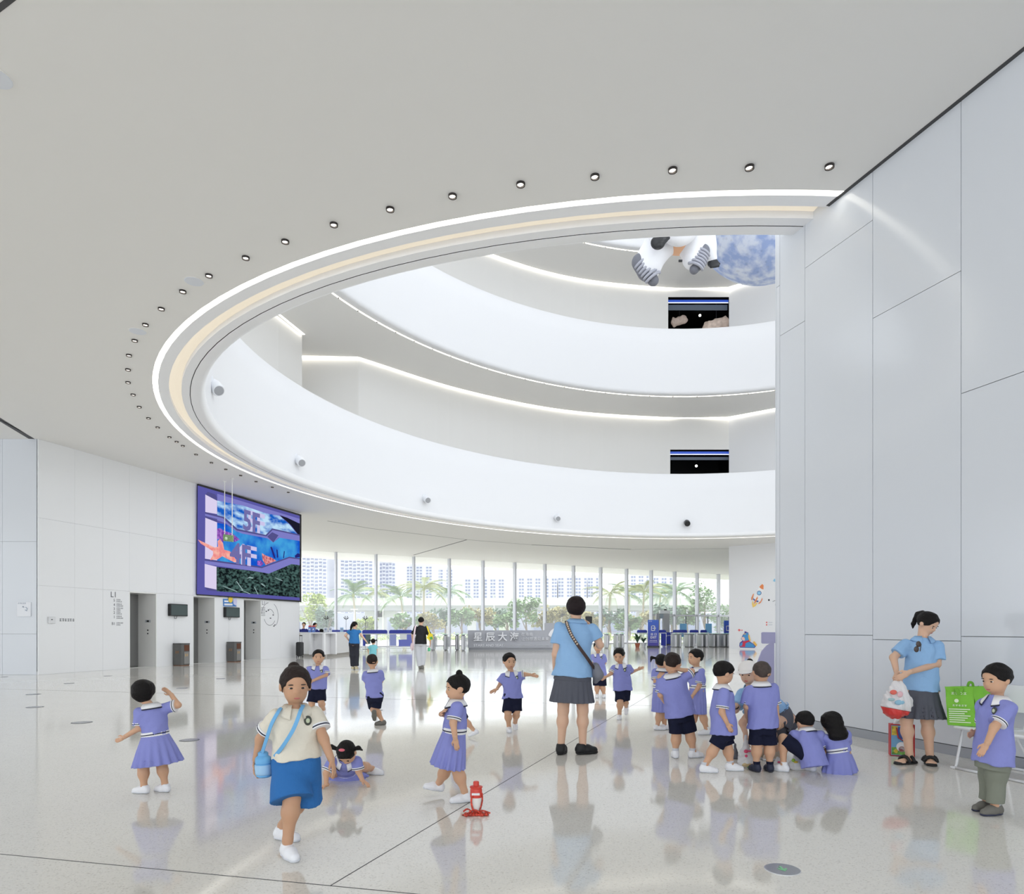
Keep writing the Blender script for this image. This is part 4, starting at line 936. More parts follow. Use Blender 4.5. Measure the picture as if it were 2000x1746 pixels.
# residential towers
def tower(x0, x1, ytop, D, label, grid, cols_, floors):
    xa, xb = (x0 - 1000) * D / F, (x1 - 1000) * D / F; h = EYE + (HZ - ytop) * D / F; w = xb - xa
    t = empty('apartment_tower', ((xa + xb) / 2, D, 0), label, 'building', 'towers on the skyline')
    TW = mat('tower_white', (206, 208, 216), .8); TGm = mat('tower_glass', (128, 136, 164), .4)
    MB().box(((xa + xb) / 2, D + 8, h / 2), (w, 16, h)).build('wall', TW, t)
    fh = h / floors; bays = cols_
    mb = MB(); mb2 = MB()
    for f in range(floors):
        for c in range(bays):
            if grid == 'cols' and c % 3 == 2: continue
            cx = xa + w * (c + .5) / bays; mb.box((cx, D - .02, fh * (f + .55)), (w / bays * .74, .1, fh * .6))
            if grid == 'balc' and c % 2 == 0: mb2.box((cx, D - .5, fh * (f + .22)), (w / bays * .9, 1.0, fh * .28))
    o = mb.build('windows', TGm, t); o['kind'] = 'stuff'
    if mb2.v: o = mb2.build('balconies', TW, t); o['kind'] = 'stuff'
    MB().box(((xa + xb) / 2, D + 8, h + .6), (w * .9, 14, 1.2)).build('roof_edge', TW, t)
tower(590, 638, 1060, 300, 'apartment tower with balconies beside the big screen', 'balc', 6, 24); tower(641.5, 653, 1092, 325, 'slim grey tower edge beside the first window bar', 'cols', 3, 20)
tower(665, 728, 1066, 300, 'wide apartment tower between the first two window bars', 'balc', 8, 24); tower(734, 772, 1064, 322, 'apartment tower right of the second window bar', 'balc', 6, 24)
tower(794, 850, 1106, 340, 'stepped apartment tower behind the tall palm', 'cols', 9, 22); tower(853, 884, 1112, 360, 'lower tower left of the fourth window bar', 'cols', 5, 20)
tower(908, 990, 1131, 380, 'low wide apartment slab above the Chinese lettering', 'cols', 15, 16); tower(1013, 1088, 1129, 380, 'low wide apartment slab left of the teacher', 'cols', 14, 16); tower(1090, 1146, 1128, 385, 'apartment slab with dark windows above the teacher', 'cols', 10, 16); tower(1148, 1174, 1128, 390, 'apartment slab right of the teacher\'s head', 'cols', 5, 16)
tower(1232, 1272, 1124, 400, 'pale apartment block above the exit totem palms', 'cols', 8, 16); tower(1276, 1318, 1128, 400, 'pale apartment block right of the exit totem', 'cols', 8, 16)
# white lamp masts and kiosk
for x, yt, D, lab in ((965, 1162, 110, 'white lattice mast behind the sign wall'), (692, 1190, 88, 'white lamp pole by the first palm'), (748, 1182, 97, 'white lamp pole right of the second window bar')):
    b = px(x, HZ, D); b.z = 0; h = EYE + (HZ - yt) * D / F; t = empty('lamp_mast', b, lab, 'mast', 'masts outside')
    MB().tube([b, b + UP * h], [.12, .08], 8).build('pole', RD, t); MB().box(b + Vector((0, 0, h)), (.9, .3, .12)).build('head', RD, t)
b = px(985, HZ, 100); b.z = 0; t = empty('white_kiosk', b, 'white box kiosk outside behind the sign wall', 'kiosk'); MB().box(b + UP * 1.3, (1.6, 1.6, 2.6)).build('body', RD, t); MB().box(b + UP * 2.75, (2.2, 2.2, .2)).build('roof', GREYTXT, t)
# ------------------------------------------------------------------ signed-distance modelling: solid shapes blended and meshed with surface nets
def V3(p): return np.array([p[0], p[1], p[2]], dtype=np.float32)
def cone(a, b, ra, rb, cut=False):
    a = V3(a); b = V3(b); ba = b - a; L2 = float(ba @ ba) + 1e-9; L = math.sqrt(L2)
    def f(P):
        pa = P - a; t = (pa @ ba) / L2; tc = np.clip(t, 0, 1)
        d = np.linalg.norm(pa - tc[:, None] * ba, axis=1) - (ra + (rb - ra) * tc)
        if cut: d = np.maximum(d, (t - 1) * L)
        return d
    return f
def ell(c, r, R=None):
    c = V3(c); r = np.array(r, np.float32); R = None if R is None else np.array(R, np.float32)
    def f(P):
        q = P - c
        if R is not None: q = q @ R
        k0 = np.linalg.norm(q / r, axis=1); k1 = np.linalg.norm(q / (r * r), axis=1) + 1e-9
        return k0 * (k0 - 1) / k1
    return f
def loft(o, R, prof, cap=True, pleat=None, rnd_=.012):
    """elliptical sections along local z: prof rows (z, half width x, half depth y, x shift, y shift)"""
    o = V3(o); R = np.array(R, np.float32); pr = np.array([tuple(p) + (0,) * (5 - len(p)) for p in prof], np.float32)
    def f(P):
        q = (P - o) @ R; z = q[:, 2]
        w = np.interp(z, pr[:, 0], pr[:, 1]); d = np.interp(z, pr[:, 0], pr[:, 2]); x = q[:, 0] - np.interp(z, pr[:, 0], pr[:, 3]); y = q[:, 1] - np.interp(z, pr[:, 0], pr[:, 4])
        if pleat:
            ph = np.arctan2(y / d, x / w); amp = pleat[1] * np.clip((pleat[2] - z) / (pleat[2] - pr[0, 0]), 0, 1)
            w = w * (1 + amp * np.cos(pleat[0] * ph)); d = d * (1 + amp * np.cos(pleat[0] * ph))
        D = (np.sqrt((x / w) ** 2 + (y / d) ** 2) - 1) * np.minimum(w, d)
        if cap:
            e = np.maximum(pr[0, 0] - z, z - pr[-1, 0]); D = np.maximum(D, e)
        return D.astype(np.float32)
    return f
def U(k, *fs):
    """smooth union"""
    def f(P):
        d = fs[0](P)
        for g in fs[1:]:
            e = g(P); h = np.clip(.5 + .5 * (e - d) / k, 0, 1); d = e * (1 - h) + d * h - k * h * (1 - h)
        return d
    return f
def I(*fs):
    def f(P):
        d = fs[0](P)
        for g in fs[1:]: d = np.maximum(d, g(P))
        return d
    return f
def NOT(g): return lambda P: -g(P)
def shell(g, t): return lambda P: np.maximum(g(P), -(g(P) + t))
def grow(g, t): return lambda P: g(P) - t
def half(p, n):
    """keeps the side the normal points away from"""
    p = V3(p); n = V3(n); n = n / np.linalg.norm(n)
    return lambda P: (P - p) @ n
def wob(g, amp, freq, seed=0):
    r = np.random.RandomState(seed); K = r.normal(size=(4, 3)) * freq; ph = r.rand(4) * 6.28
    def f(P):
        return g(P) + amp * sum(np.sin(P @ K[i] + ph[i]) for i in range(4)).astype(np.float32) * .5
    return f
OFF8 = np.array([(i, j, k) for i in (0, 1) for j in (0, 1) for k in (0, 1)])
EDG = [(a, b) for a in range(8) for b in range(a + 1, 8) if np.abs(OFF8[a] - OFF8[b]).sum() == 1]
def surfnet(fn, lo, hi, v, B=8):
    lo = np.array(lo, float) - 2.1 * v; hi = np.array(hi, float) + 2.1 * v
    nb = np.maximum(1, np.ceil((hi - lo) / v / B).astype(int)); n = nb * B + 1
    ax = [lo[i] + (np.arange(nb[i]) + .5) * B * v for i in range(3)]
    C = np.stack(np.meshgrid(*ax, indexing='ij'), -1).reshape(-1, 3).astype(np.float32)
    d = fn(C); keep = np.nonzero(np.abs(d) < B * v * .87 * 1.5)[0]
    S = np.where(d > 0, 1.0, -1.0).astype(np.float32).reshape(nb)
    Fd = np.ones(n, np.float32); rep = S.repeat(B, 0).repeat(B, 1).repeat(B, 2); Fd[:-1, :-1, :-1] = rep
    if len(keep) == 0: return np.zeros((0, 3)), np.zeros((0, 4), int)
    g = np.arange(B + 1); G = np.stack(np.meshgrid(g, g, g, indexing='ij'), -1).reshape(-1, 3)
    bi = np.stack(np.unravel_index(keep, nb), -1) * B
    idx = (bi[:, None, :] + G[None]).reshape(-1, 3)
    val = np.empty(len(idx), np.float32)
    for s in range(0, len(idx), 200000):
        q = (lo + idx[s:s + 200000] * v).astype(np.float32); val[s:s + 200000] = fn(q)
    Fd[idx[:, 0], idx[:, 1], idx[:, 2]] = val
    neg = Fd < 0
    c = np.zeros(n - 1, np.int8)
    for o in OFF8: c += neg[o[0]:n[0] - 1 + o[0], o[1]:n[1] - 1 + o[1], o[2]:n[2] - 1 + o[2]]
    act = np.argwhere((c > 0) & (c < 8))
    if len(act) == 0: return np.zeros((0, 3)), np.zeros((0, 4), int)
    cv = np.stack([Fd[act[:, 0] + o[0], act[:, 1] + o[1], act[:, 2] + o[2]] for o in OFF8], 1)
    acc = np.zeros((len(act), 3)); cnt = np.zeros(len(act))
    for a, b in EDG:
        va, vb = cv[:, a], cv[:, b]; m = (va < 0) != (vb < 0); t = np.where(m, va / np.where(m, va - vb, 1), 0)
        acc += np.where(m[:, None], OFF8[a] + t[:, None] * (OFF8[b] - OFF8[a]), 0); cnt += m
    V = lo + (act + acc / cnt[:, None]) * v
    ids = -np.ones(n - 1, int); ids[act[:, 0], act[:, 1], act[:, 2]] = np.arange(len(act))
    Q = []
    for ax_ in range(3):
        u, w = (ax_ + 1) % 3, (ax_ + 2) % 3
        sl0 = [slice(1, n[i] - 1) for i in range(3)]; sl0[ax_] = slice(0, n[ax_] - 1); sl1 = list(sl0); sl1[ax_] = slice(1, n[ax_])
        A, Bn = neg[tuple(sl0)], neg[tuple(sl1)]; e = np.argwhere(A != Bn)
        if len(e) == 0: continue
        flip = A[e[:, 0], e[:, 1], e[:, 2]]
        e = e + np.array([0 if i == ax_ else 1 for i in range(3)])
        du = np.zeros(3, int); du[u] = 1; dw = np.zeros(3, int); dw[w] = 1
        g4 = [ids[tuple((e - a * du - b * dw).T)] for a, b in ((0, 0), (1, 0), (1, 1), (0, 1))]
        q = np.stack(g4, 1); q = np.where(flip[:, None], q, q[:, ::-1]); Q.append(q)
    Q = np.concatenate(Q); Q = Q[(Q >= 0).all(1)]
    return V, Q
def solid(name, fn, lo, hi, v, m, parent, extra=None):
    """mesh a distance field; extra = [(V, Q)] joined into the same mesh"""
    V, Q = surfnet(fn, lo, hi, v)
    for V2, Q2 in (extra or []):
        if len(V2): Q = np.concatenate([Q, Q2 + len(V)]) if len(V) else Q2; V = np.concatenate([V, V2]) if len(V) else V2
    if len(V) == 0: return None
    o0 = ORG[parent.name]; me = bpy.data.meshes.new(name)
    W_ = (V - np.array(o0)).astype(np.float32)
    me.vertices.add(len(W_)); me.vertices.foreach_set('co', W_.ravel())
    me.loops.add(Q.size); me.loops.foreach_set('vertex_index', Q.ravel().astype(np.int32))
    me.polygons.add(len(Q)); me.polygons.foreach_set('loop_start', np.arange(0, Q.size, 4, dtype=np.int32)); me.polygons.foreach_set('loop_total', np.full(len(Q), 4, np.int32))
    me.polygons.foreach_set('use_smooth', np.ones(len(Q), bool)); me.update(calc_edges=True); me.validate()
    me.materials.append(m); o = bpy.data.objects.new(name, me); COL.objects.link(o); o.parent = parent; ORG[o.name] = o0
    return o
def bb(pts, r):
    P = np.array([V3(p) for p in pts]); return P.min(0) - r, P.max(0) + r

# ------------------------------------------------------------------ moon and astronaut hung in the void
def moon_mat():
    m = bpy.data.materials.new('moon_print'); m.use_nodes = True; nt = m.node_tree; b = nt.nodes['Principled BSDF']
    tc = nt.nodes.new('ShaderNodeTexCoord'); n1 = nt.nodes.new('ShaderNodeTexNoise'); n1.inputs['Scale'].default_value = 2.2; n1.inputs['Detail'].default_value = 8
    v = nt.nodes.new('ShaderNodeTexVoronoi'); v.inputs['Scale'].default_value = 4.0; v.feature = 'SMOOTH_F1'
    r = nt.nodes.new('ShaderNodeValToRGB'); r.color_ramp.elements[0].color = srgb(152, 172, 218); r.color_ramp.elements[1].color = srgb(214, 222, 240); r.color_ramp.elements[0].position = .38; r.color_ramp.elements[1].position = .6
    r2 = nt.nodes.new('ShaderNodeValToRGB'); r2.color_ramp.elements[0].color = (.62, .62, .66, 1); r2.color_ramp.elements[1].color = (1, 1, 1, 1); r2.color_ramp.elements[0].position = .12; r2.color_ramp.elements[1].position = .22
    mx = nt.nodes.new('ShaderNodeMix'); mx.data_type = 'RGBA'; mx.blend_type = 'MULTIPLY'; mx.inputs[0].default_value = .3
    for a in (n1, v): nt.links.new(tc.outputs['Object'], a.inputs['Vector'])
    nt.links.new(n1.outputs['Fac'], r.inputs[0]); nt.links.new(v.outputs['Distance'], r2.inputs[0]); nt.links.new(r.outputs[0], mx.inputs[6]); nt.links.new(r2.outputs[0], mx.inputs[7]); nt.links.new(mx.outputs[2], b.inputs['Base Color'])
    bp = nt.nodes.new('ShaderNodeBump'); bp.inputs['Strength'].default_value = .35; bp.inputs['Distance'].default_value = .12; nt.links.new(n1.outputs['Fac'], bp.inputs['Height']); nt.links.new(bp.outputs[0], b.inputs['Normal'])
    b.inputs['Roughness'].default_value = .6; return m
D_ = 28.0; mc = px(1500, 400, D_); MR = 142 * D_ / F
mo = empty('moon_balloon', mc - UP * MR, 'huge pale blue moon balloon hanging in the void at upper right', 'balloon')
mb = MB(); mb.ball(mc, MR, 64, 40); mb.build('sphere', moon_mat(), mo, smooth=True)
for k in range(3):
    a = k * 2.09; MB().tube([mc + Vector((math.cos(a) * MR * .5, math.sin(a) * MR * .5, MR * .84)), mc + Vector((math.cos(a) * MR * .5, math.sin(a) * MR * .5, 33 - mc.z))], .012, 5).build('cable', GREYTXT, mo)
rr = random.Random(3)
for k in range(26):   # crater rims
    v = Vector((rr.uniform(-1, .9), rr.uniform(-1, -.2), rr.uniform(-1, .6))).normalized(); a = v.cross(UP).normalized(); b = a.cross(v); r = rr.uniform(.08, .34)
    MB().lathe(mc + v * (MR - .012), [(r * .8, 0), (r * .94, .03), (r, .03), (r * 1.12, 0)], 20, a, b, v).build('crater_rim', mat('moon_rim', (204, 213, 236), .7), mo, smooth=True)
# astronaut: body out of sight above, legs, boots and gloves below the ring edge
D_ = 23.0; s = D_ / F
def ap(x, y, dz=0.0): return px(x, y, D_ + dz)
SUIT = mat('suit_white', (238, 239, 244), .6, bump=(4, .25)); BOOT = mat('boot_grey', (112, 114, 124), .6); BOOTL = mat('boot_light_grey', (168, 170, 182), .6); GLV = mat('glove_black', (28, 30, 34), .5)
an = empty('astronaut_balloon', ap(1325, 560), 'white astronaut balloon with grey boots and black gloves in front of the moon', 'balloon')
body = U(.18, ell(ap(1328, 420), (62 * s, 48 * s, 72 * s)), ell(ap(1326, 330), (66 * s, 52 * s, 80 * s)),
         cone(ap(1300, 455), ap(1270, 505), 36 * s, 25 * s), cone(ap(1270, 505), ap(1268, 520), 25 * s, 24 * s),
         cone(ap(1350, 455), ap(1354, 505), 33 * s, 21 * s),
         cone(ap(1290, 380, -.5), ap(1278, 430, -.7), 26 * s, 20 * s), cone(ap(1278, 430, -.7), ap(1286, 468, -.9), 20 * s, 14 * s),
         cone(ap(1370, 400, .3), ap(1384, 480, .4), 22 * s, 15 * s), cone(ap(1384, 480, .4), ap(1390, 505, .5), 15 * s, 11 * s), ell(ap(1326, 235), (42 * s, 42 * s, 46 * s)))
solid('suit', wob(body, .02, 3, 1), *bb([ap(1240, 560, -1.6), ap(1420, 180, 1.6)], .3), .055, SUIT, an)
solid('chest_pack', I(ell(ap(1326, 420, -.75), (45 * s, 30 * s, 58 * s)), NOT(body)), *bb([ap(1326, 420, -.75)], 1.4), .05, SUIT, an)
solid('belt', I(grow(ell(ap(1328, 420), (62 * s, 48 * s, 72 * s)), .05), half(ap(1328, 484), (0, 0, 1)), NOT(half(ap(1328, 497), (0, 0, 1)))), *bb([ap(1328, 440)], 1.5), .04, mat('belt_orange', (238, 186, 148), .6), an)
def boot(a, b, c, r, nm):
    fn = U(.08, cone(a, b, r * .95, r), cone(b, c, r * .9, r * .62)); solid(nm, fn, *bb([a, b, c], r * 1.3), .04, BOOT, an)
    for k in range(6):
        t = k / 5; p = Vector(a).lerp(Vector(c), .12 + .8 * t); d = (Vector(c) - Vector(a)).normalized(); fr = Vector((0, -1, 0)); q = d.cross(fr).normalized()
        MB().tube([p + (fr * math.cos(w) + q * math.sin(w)) * r * 1.02 for w in np.linspace(-1.25, 1.25, 9)], .05, 6).build(nm + '_rib', BOOTL, an, smooth=True)
boot(ap(1250, 512), ap(1262, 530), ap(1276, 548), 17 * s, 'boot'); boot(ap(1372, 492, -.1), ap(1366, 510, -.1), ap(1356, 526, -.1), 15 * s, 'boot')
def glove(c, d, r):
    c = Vector(c); d = Vector(d).normalized(); side = d.cross(Vector((0, -1, 0))).normalized(); fs = [ell(c, (r * 1.05, r * .8, r * .95))]
    for k in range(4):
        o = side * ((k - 1.5) * r * .45); fs.append(cone(c + o + d * r * .3, c + o * 1.1 + d * r * 1.25 + Vector((0, -.1, 0)), r * .32, r * .26))
    fs.append(cone(c - side * r * .6, c - side * r * 1.2 + d * r * .5, r * .34, r * .24))
    solid('glove', U(.05, *fs), *bb([c], r * 2), .035, GLV, an)
glove(ap(1285, 474, -1.0), (.35, -.4, -.3), 13 * s); glove(ap(1392, 513, .5), (.15, -.2, -1), 10 * s)
MB().box(ap(1329, 509.5, -.3), (.12, .05, .06)).build('valve', GLV, an)
MB().tube([ap(1329, 185), Vector((ap(1329, 185).x, D_, 33))], .012, 5).build('cable', GREYTXT, an)
# rocks and lamps in the dark exhibition room upstairs
def rock(a, b, r, lab):
    a = Vector(a); b = Vector(b); t = empty('asteroid_model', (a + b) / 2, lab, 'model', 'asteroid models')
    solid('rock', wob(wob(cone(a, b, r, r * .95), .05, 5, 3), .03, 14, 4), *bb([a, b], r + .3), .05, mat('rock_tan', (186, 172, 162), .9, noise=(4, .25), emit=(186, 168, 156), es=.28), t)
    MB().tube([(a + b) / 2, Vector(((a.x + b.x) / 2, a.y, 24.1))], .01, 5).build('cable', GREYTXT, t)
rock(px(1318, 629, 48), px(1336, 624, 48), 8 * 48 / F, 'small grey asteroid model inside the upper dark opening'); rock(px(1386, 640, 47.2), px(1412, 632, 47.2), 12 * 47.2 / F, 'large grey asteroid model at the right of the upper dark opening')
SPT = mat('spot_white', (255, 255, 255), .5, emit=(255, 255, 250), es=4)
for i, (x, y) in enumerate(((1415, 601), (1367, 616), (1321, 601), (1377, 602), (1325, 897), (1360, 910))):
    p = px(x, y, 49); t = empty('spotlight', p, ['brightest spotlight at the right in the upper dark opening', 'low spotlight in the middle of the upper dark opening', 'faint spotlight at the left in the upper dark opening', 'faint spotlight right of the middle in the upper dark opening', 'spotlight at the left in the lower dark opening', 'yellowish spotlight in the lower dark opening'][i], 'spotlight', 'spotlights in the dark rooms')
    MB().ball(p, .09 if i in (0, 1, 5) else .05, 8, 6).build('bulb', SPT, t); MB().tube([p + UP * .05, Vector((p.x, p.y, 24.15 if i < 4 else 15.45))], .02, 5).build('stem', BLACK, t)
# ------------------------------------------------------------------ people
SKIN = {k: mat('skin_' + k, c, .5, .35, sss=.12) for k, c in dict(fair=(222, 182, 156), tan=(200, 156, 126), warm=(212, 168, 138)).items()}
HAIR = mat('hair_black', (20, 17, 17), .6, .22, bump=(70, .5)); HAIRB = mat('hair_brown', (44, 34, 31), .6, .22, bump=(70, .5)); BUZZ = mat('hair_buzz', (74, 64, 60), .6, .3, noise=(60, .2))
LILAC = mat('uniform_lilac', (142, 147, 211), .8, .15, bump=(14, .45)); NAVY = mat('uniform_navy', (28, 31, 52), .85, .15, bump=(16, .35)); CREAM = mat('uniform_cream', (228, 221, 206), .8, .2, bump=(14, .6))
WCOT = mat('cotton_white', (240, 240, 243), .8, .2); TEACH = mat('teacher_blue', (150, 190, 232), .75, .2, bump=(10, .7)); GSK = mat('skirt_grey', (92, 94, 104), .8, .2, bump=(14, .3))
SHW = mat('shoe_white', (240, 241, 246), .5, .4); SOLEW = mat('sole_white', (218, 221, 228), .6); SHB = mat('shoe_black', (26, 26, 28), .6); SHN = mat('shoe_navy', (36, 40, 62), .6); SHG = mat('shoe_grey', (112, 110, 104), .7)
TRIM = mat('trim_navy', (34, 36, 60), .7); EYEW = mat('eye_white', (236, 232, 228), .3); EYED = mat('eye_dark', (30, 22, 20), .2); BROW = mat('brow', (44, 34, 30), .7); LIP = mat('lip', (190, 110, 104), .45); LIPR = mat('lip_red', (190, 70, 74), .4)
SOCK = mat('sock_grey', (206, 208, 216), .9); CULOT = mat('culotte_blue', (52, 112, 178), .75, .2, bump=(12, .6)); OLIVE = mat('trouser_olive', (132, 136, 124), .85, .2, bump=(11, .6))
KT = dict(ua=(.030, .026), fa=(.026, .019), th=(.058, .043), ca=(.043, .026), nk=.036, c=.099, sx=.100, hx=.050, hand=.105, foot=1.0, tor=[(-.07, .085, .07), (0, .098, .08), (.5, .092, .076), (.8, .098, .07), (.95, .06, .055), (1.0, .036, .036)], sh=[(-.035, .134, .112), (0, .130, .108), (.5, .118, .093), (.8, .116, .083), (.93, .088, .068), (1.02, .048, .048)], sl=(.046, .052), aw=.052)
AT = dict(ua=(.046, .038), fa=(.037, .025), th=(.088, .060), ca=(.058, .036), nk=.052, c=.113, sx=.155, hx=.085, hand=.165, foot=1.52, tor=[(-.1, .15, .11), (0, .155, .115), (.5, .13, .10), (.8, .15, .105), (.95, .09, .075), (1.0, .052, .052)], sh=[(-.045, .192, .154), (0, .184, .148), (.45, .156, .126), (.78, .162, .118), (.90, .132, .095), (1.0, .066, .062)], sl=(.060, .072), aw=.085)
def nrm(v): v = Vector(v); return v.normalized()
def collar(par, Np, ex, ef, ez, u, r1, m, trim):
    vs = []; fs = []; n = 26; rows = [(.80, .030), (.86, .036), (1.26, .006), (1.36, -.010), (1.30, -.012)]
    vt = []
    for i in range(n + 1):
        a = math.radians(20 + 320 * i / n); fr = max(0, math.cos(a)); d = ef * math.cos(a) + ex * math.sin(a) * 1.14
        for j, (r, z) in enumerate(rows):
            rr = r1 * r * (1 + .12 * fr * (j > 1)); zz = z * u - .030 * u * fr * fr * (j > 1)
            vs.append(Np - ez * .016 * u + d * rr + ez * zz)
            if j in (2, 3): vt.append((Np - ez * .016 * u + d * rr * 1.03 + ez * (zz - (.010 * u if j == 3 else 0)), Np - ez * .016 * u + d * rr * 1.0 + ez * (zz - .014 * u)))
    m_ = len(rows)
    for i in range(n):
        for j in range(m_ - 1): fs.append((i * m_ + j, i * m_ + j + 1, (i + 1) * m_ + j + 1, (i + 1) * m_ + j))
    c = mesh_obj('collar', vs, fs, m, par, smooth=True)
    if trim:
        P = [vs[i * m_ + 3] - ez * .004 * u for i in range(n + 1)]; MB().tube(P, .0055 * u, 6).build('collar_trim', trim, c, smooth=True)
def person(label, D, S, kid, yaw, J, hair='short', top=LILAC, bottom='shorts', bm=NAVY, shoe=SHW, sole=SOLEW, skin='warm', head=(None, 0, 0), hairm=HAIR, feet=(None, None), fpitch=(0, 0), polo=True, sock=None, skirt=None, badge=False, group='schoolchildren in lilac uniforms', palm=None, lips=LIP, wide=1.0, hem=None, sleeve=.80, shl=None, pleats=(16, .085), sandal=False, hairf=None, v=None):
    T = KT if kid else AT; u = S if kid else S / 1.62
    yr = math.radians(yaw); ex = Vector((math.cos(yr), math.sin(yr), 0))
    def g(k, dflt=None):
        if k not in J: return dflt
        a = J[k]; return px(a[0], a[1], D + (a[2] if len(a) > 2 else 0))
    Np, Hp = g('N'), g('H'); Tl = (Np - Hp).length; ez = nrm(Np - Hp); ex = nrm(ex - ez * ex.dot(ez)); ef = ex.cross(ez)
    R = np.array([[*ex], [*ef], [*ez]]).T; base = Vector((Hp.x, Hp.y, 0))
    t = empty('person', base, label, 'person', group)
    hy = math.radians(yaw if head[0] is None else head[0]); hp = math.radians(head[1]); hr = math.radians(head[2])
    f0 = Vector((math.sin(hy), -math.cos(hy), 0)); hf = f0 * math.cos(hp) - UP * math.sin(hp); hu = UP * math.cos(hp) + f0 * math.sin(hp); hx = Vector((math.cos(hy), math.sin(hy), 0))
    hx, hu = hx * math.cos(hr) + hu * math.sin(hr), hu * math.cos(hr) - hx * math.sin(hr)
    RH = np.array([[*hx], [*hf], [*hu]]).T; HD = g('HD'); c = T['c'] * u * (1.0 if not kid else 1.0)
    def hq(x, y, z): return HD + hx * (x * c) + hf * (y * c) + hu * (z * c)
    def he(x, y, z, a, b, d): return ell(hq(x, y, z), (a * c, b * c, d * c), RH)
    sx = T['sx'] * u * wide
    sh = {'R': Hp + ez * Tl * .86 - ex * sx, 'L': Hp + ez * Tl * .86 + ex * sx}
    if shl:
        for k_, v_ in shl.items(): sh[k_] = px(v_[0], v_[1], D + (v_[2] if len(v_) > 2 else 0))
    hj = {'R': Hp - ex * T['hx'] * u, 'L': Hp + ex * T['hx'] * u}
    far = D > 12; v = v or (.0075 if D < 7.6 else (.009 if D < 12 else .015)); 
    if not kid and D < 12: v *= 1.25
    prof = [(z * (Tl if z > 0 else u), w * u * wide, d * u * wide) for z, w, d in T['tor']]
    fs = [loft(Hp, R, prof), cone(Np - ez * .02 * u, HD - hu * c * .45 - hf * c * .1, T['nk'] * u, T['nk'] * u * .95)]
    face = (.60, .66, .66) if not kid or hair == 'tied' else (.66, .67, .64)
    fs += [U(.12 * c, he(0, -.08, .18, .76, .90, .82), he(0, .16, -.34, *face))]
    fs.append(he(0, .82, -.22, .11, .12, .13)); fs += [he(sg * .76, -.06, -.12, .08, .17, .22) for sg in (-1, 1)]
    pts = [Np, Hp, HD + hu * c * 1.2, HD - hf * c, HD + hf * c, HD + hx * c, HD - hx * c]
    arms = {}
    for k in 'RL':
        sg = -1 if k == 'R' else 1
        e = g('e' + k, sh[k] - UP * .16 * u * (1 if kid else 1.7) + ex * sg * .03 * u); w = g('w' + k, e - UP * .14 * u * (1 if kid else 1.6) + ef * .02)
        arms[k] = (sh[k], e, w); fs += [cone(sh[k], e, T['ua'][0] * u, T['ua'][1] * u), cone(e, w, T['fa'][0] * u, T['fa'][1] * u)]; pts += [e, w]
    legs = {}
    for k in 'RL':
        kn, an_ = g('k' + k), g('a' + k)
        if kn is None: kn = hj[k] - UP * .2 * u
        if an_ is None: an_ = kn - UP * .2 * u
        legs[k] = (hj[k], kn, an_); fs += [cone(hj[k], kn, T['th'][0] * u, T['th'][1] * u), U(.03 * u, cone(kn, an_, T['ca'][0] * u, T['ca'][1] * u), ell(kn.lerp(an_, .32) , (T['ca'][0] * u * 1.08,) * 3))]; pts += [kn, an_]
    # hands
    extra = []
    hl = T['hand'] * u
    for k in 'RL':
        s_, e, w = arms[k]; p = g('p' + k); hd = nrm((p - w) if p is not None else (w - e))
        nrmv = Vector(palm[k]) if palm and k in palm else ((Hp + ez * Tl * .4) - w); nrmv = nrm(nrmv - hd * nrmv.dot(hd)); sd = hd.cross(nrmv).normalized()
        if sd.dot(ef) < 0: sd = -sd
        Rm = np.array([[*sd], [*nrmv], [*hd]]).T
        ff = [ell(w + hd * hl * .30, (hl * .20, hl * .10, hl * .33), Rm), cone(w - hd * .01, w + hd * hl * .1, T['fa'][1] * u, hl * .15)]
        for i, (o, ln) in enumerate(((.15, .38), (.05, .44), (-.05, .42), (-.145, .32))):
            b0 = w + hd * hl * .52 + sd * hl * o; m0 = b0 + hd * hl * ln * .5 + nrmv * hl * .04; t0 = m0 + hd * hl * ln * .45 + nrmv * hl * .12
            ff += [cone(b0, m0, hl * .052, hl * .048), cone(m0, t0, hl * .048, hl * .038)]
        th0 = w + hd * hl * .16 + sd * hl * .15; th1 = th0 + sd * hl * .13 + hd * hl * .18 + nrmv * hl * .05; th2 = th1 + hd * hl * .18 + nrmv * hl * .06
        ff += [cone(th0, th1, hl * .065, hl * .055), cone(th1, th2, hl * .055, hl * .042)]
        hf_ = U(hl * .035, *ff); tip = w + hd * hl * 1.15
        extra.append(surfnet(hf_, *bb([w - hd * .02, tip], hl * .36), (max(.0035, hl * .035) if not far else .012)))
    fd = {}
    fsc = T['foot'] * u; ah = .052 * fsc
    for i, k in enumerate('RL'):
        fy = math.radians(yaw if feet[i] is None else feet[i]); pt = math.radians(fpitch[i]); d0 = Vector((math.sin(fy), -math.cos(fy), 0)); d = d0 * math.cos(pt) - UP * math.sin(pt); fu = UP * math.cos(pt) + d0 * math.sin(pt)
        fsd = d.cross(fu); a_ = legs[k][2]; o = a_ - fu * ah
        if fpitch[i] == 0: o = Vector((o.x, o.y, 0.0))
        fd[k] = (o, d, fu, fsd); fq = lambda y, z, x=0, o=o, d=d, fu=fu, fsd=fsd: o + d * y * fsc + fu * z * fsc + fsd * x * fsc
        fs += [cone(a_, fq(-.01, .03), T['ca'][1] * u * .9, .024 * fsc), cone(fq(-.01, .028), fq(.075, .018), .022 * fsc, .016 * fsc)]
        pts += [fq(.1, 0), fq(-.05, 0)]
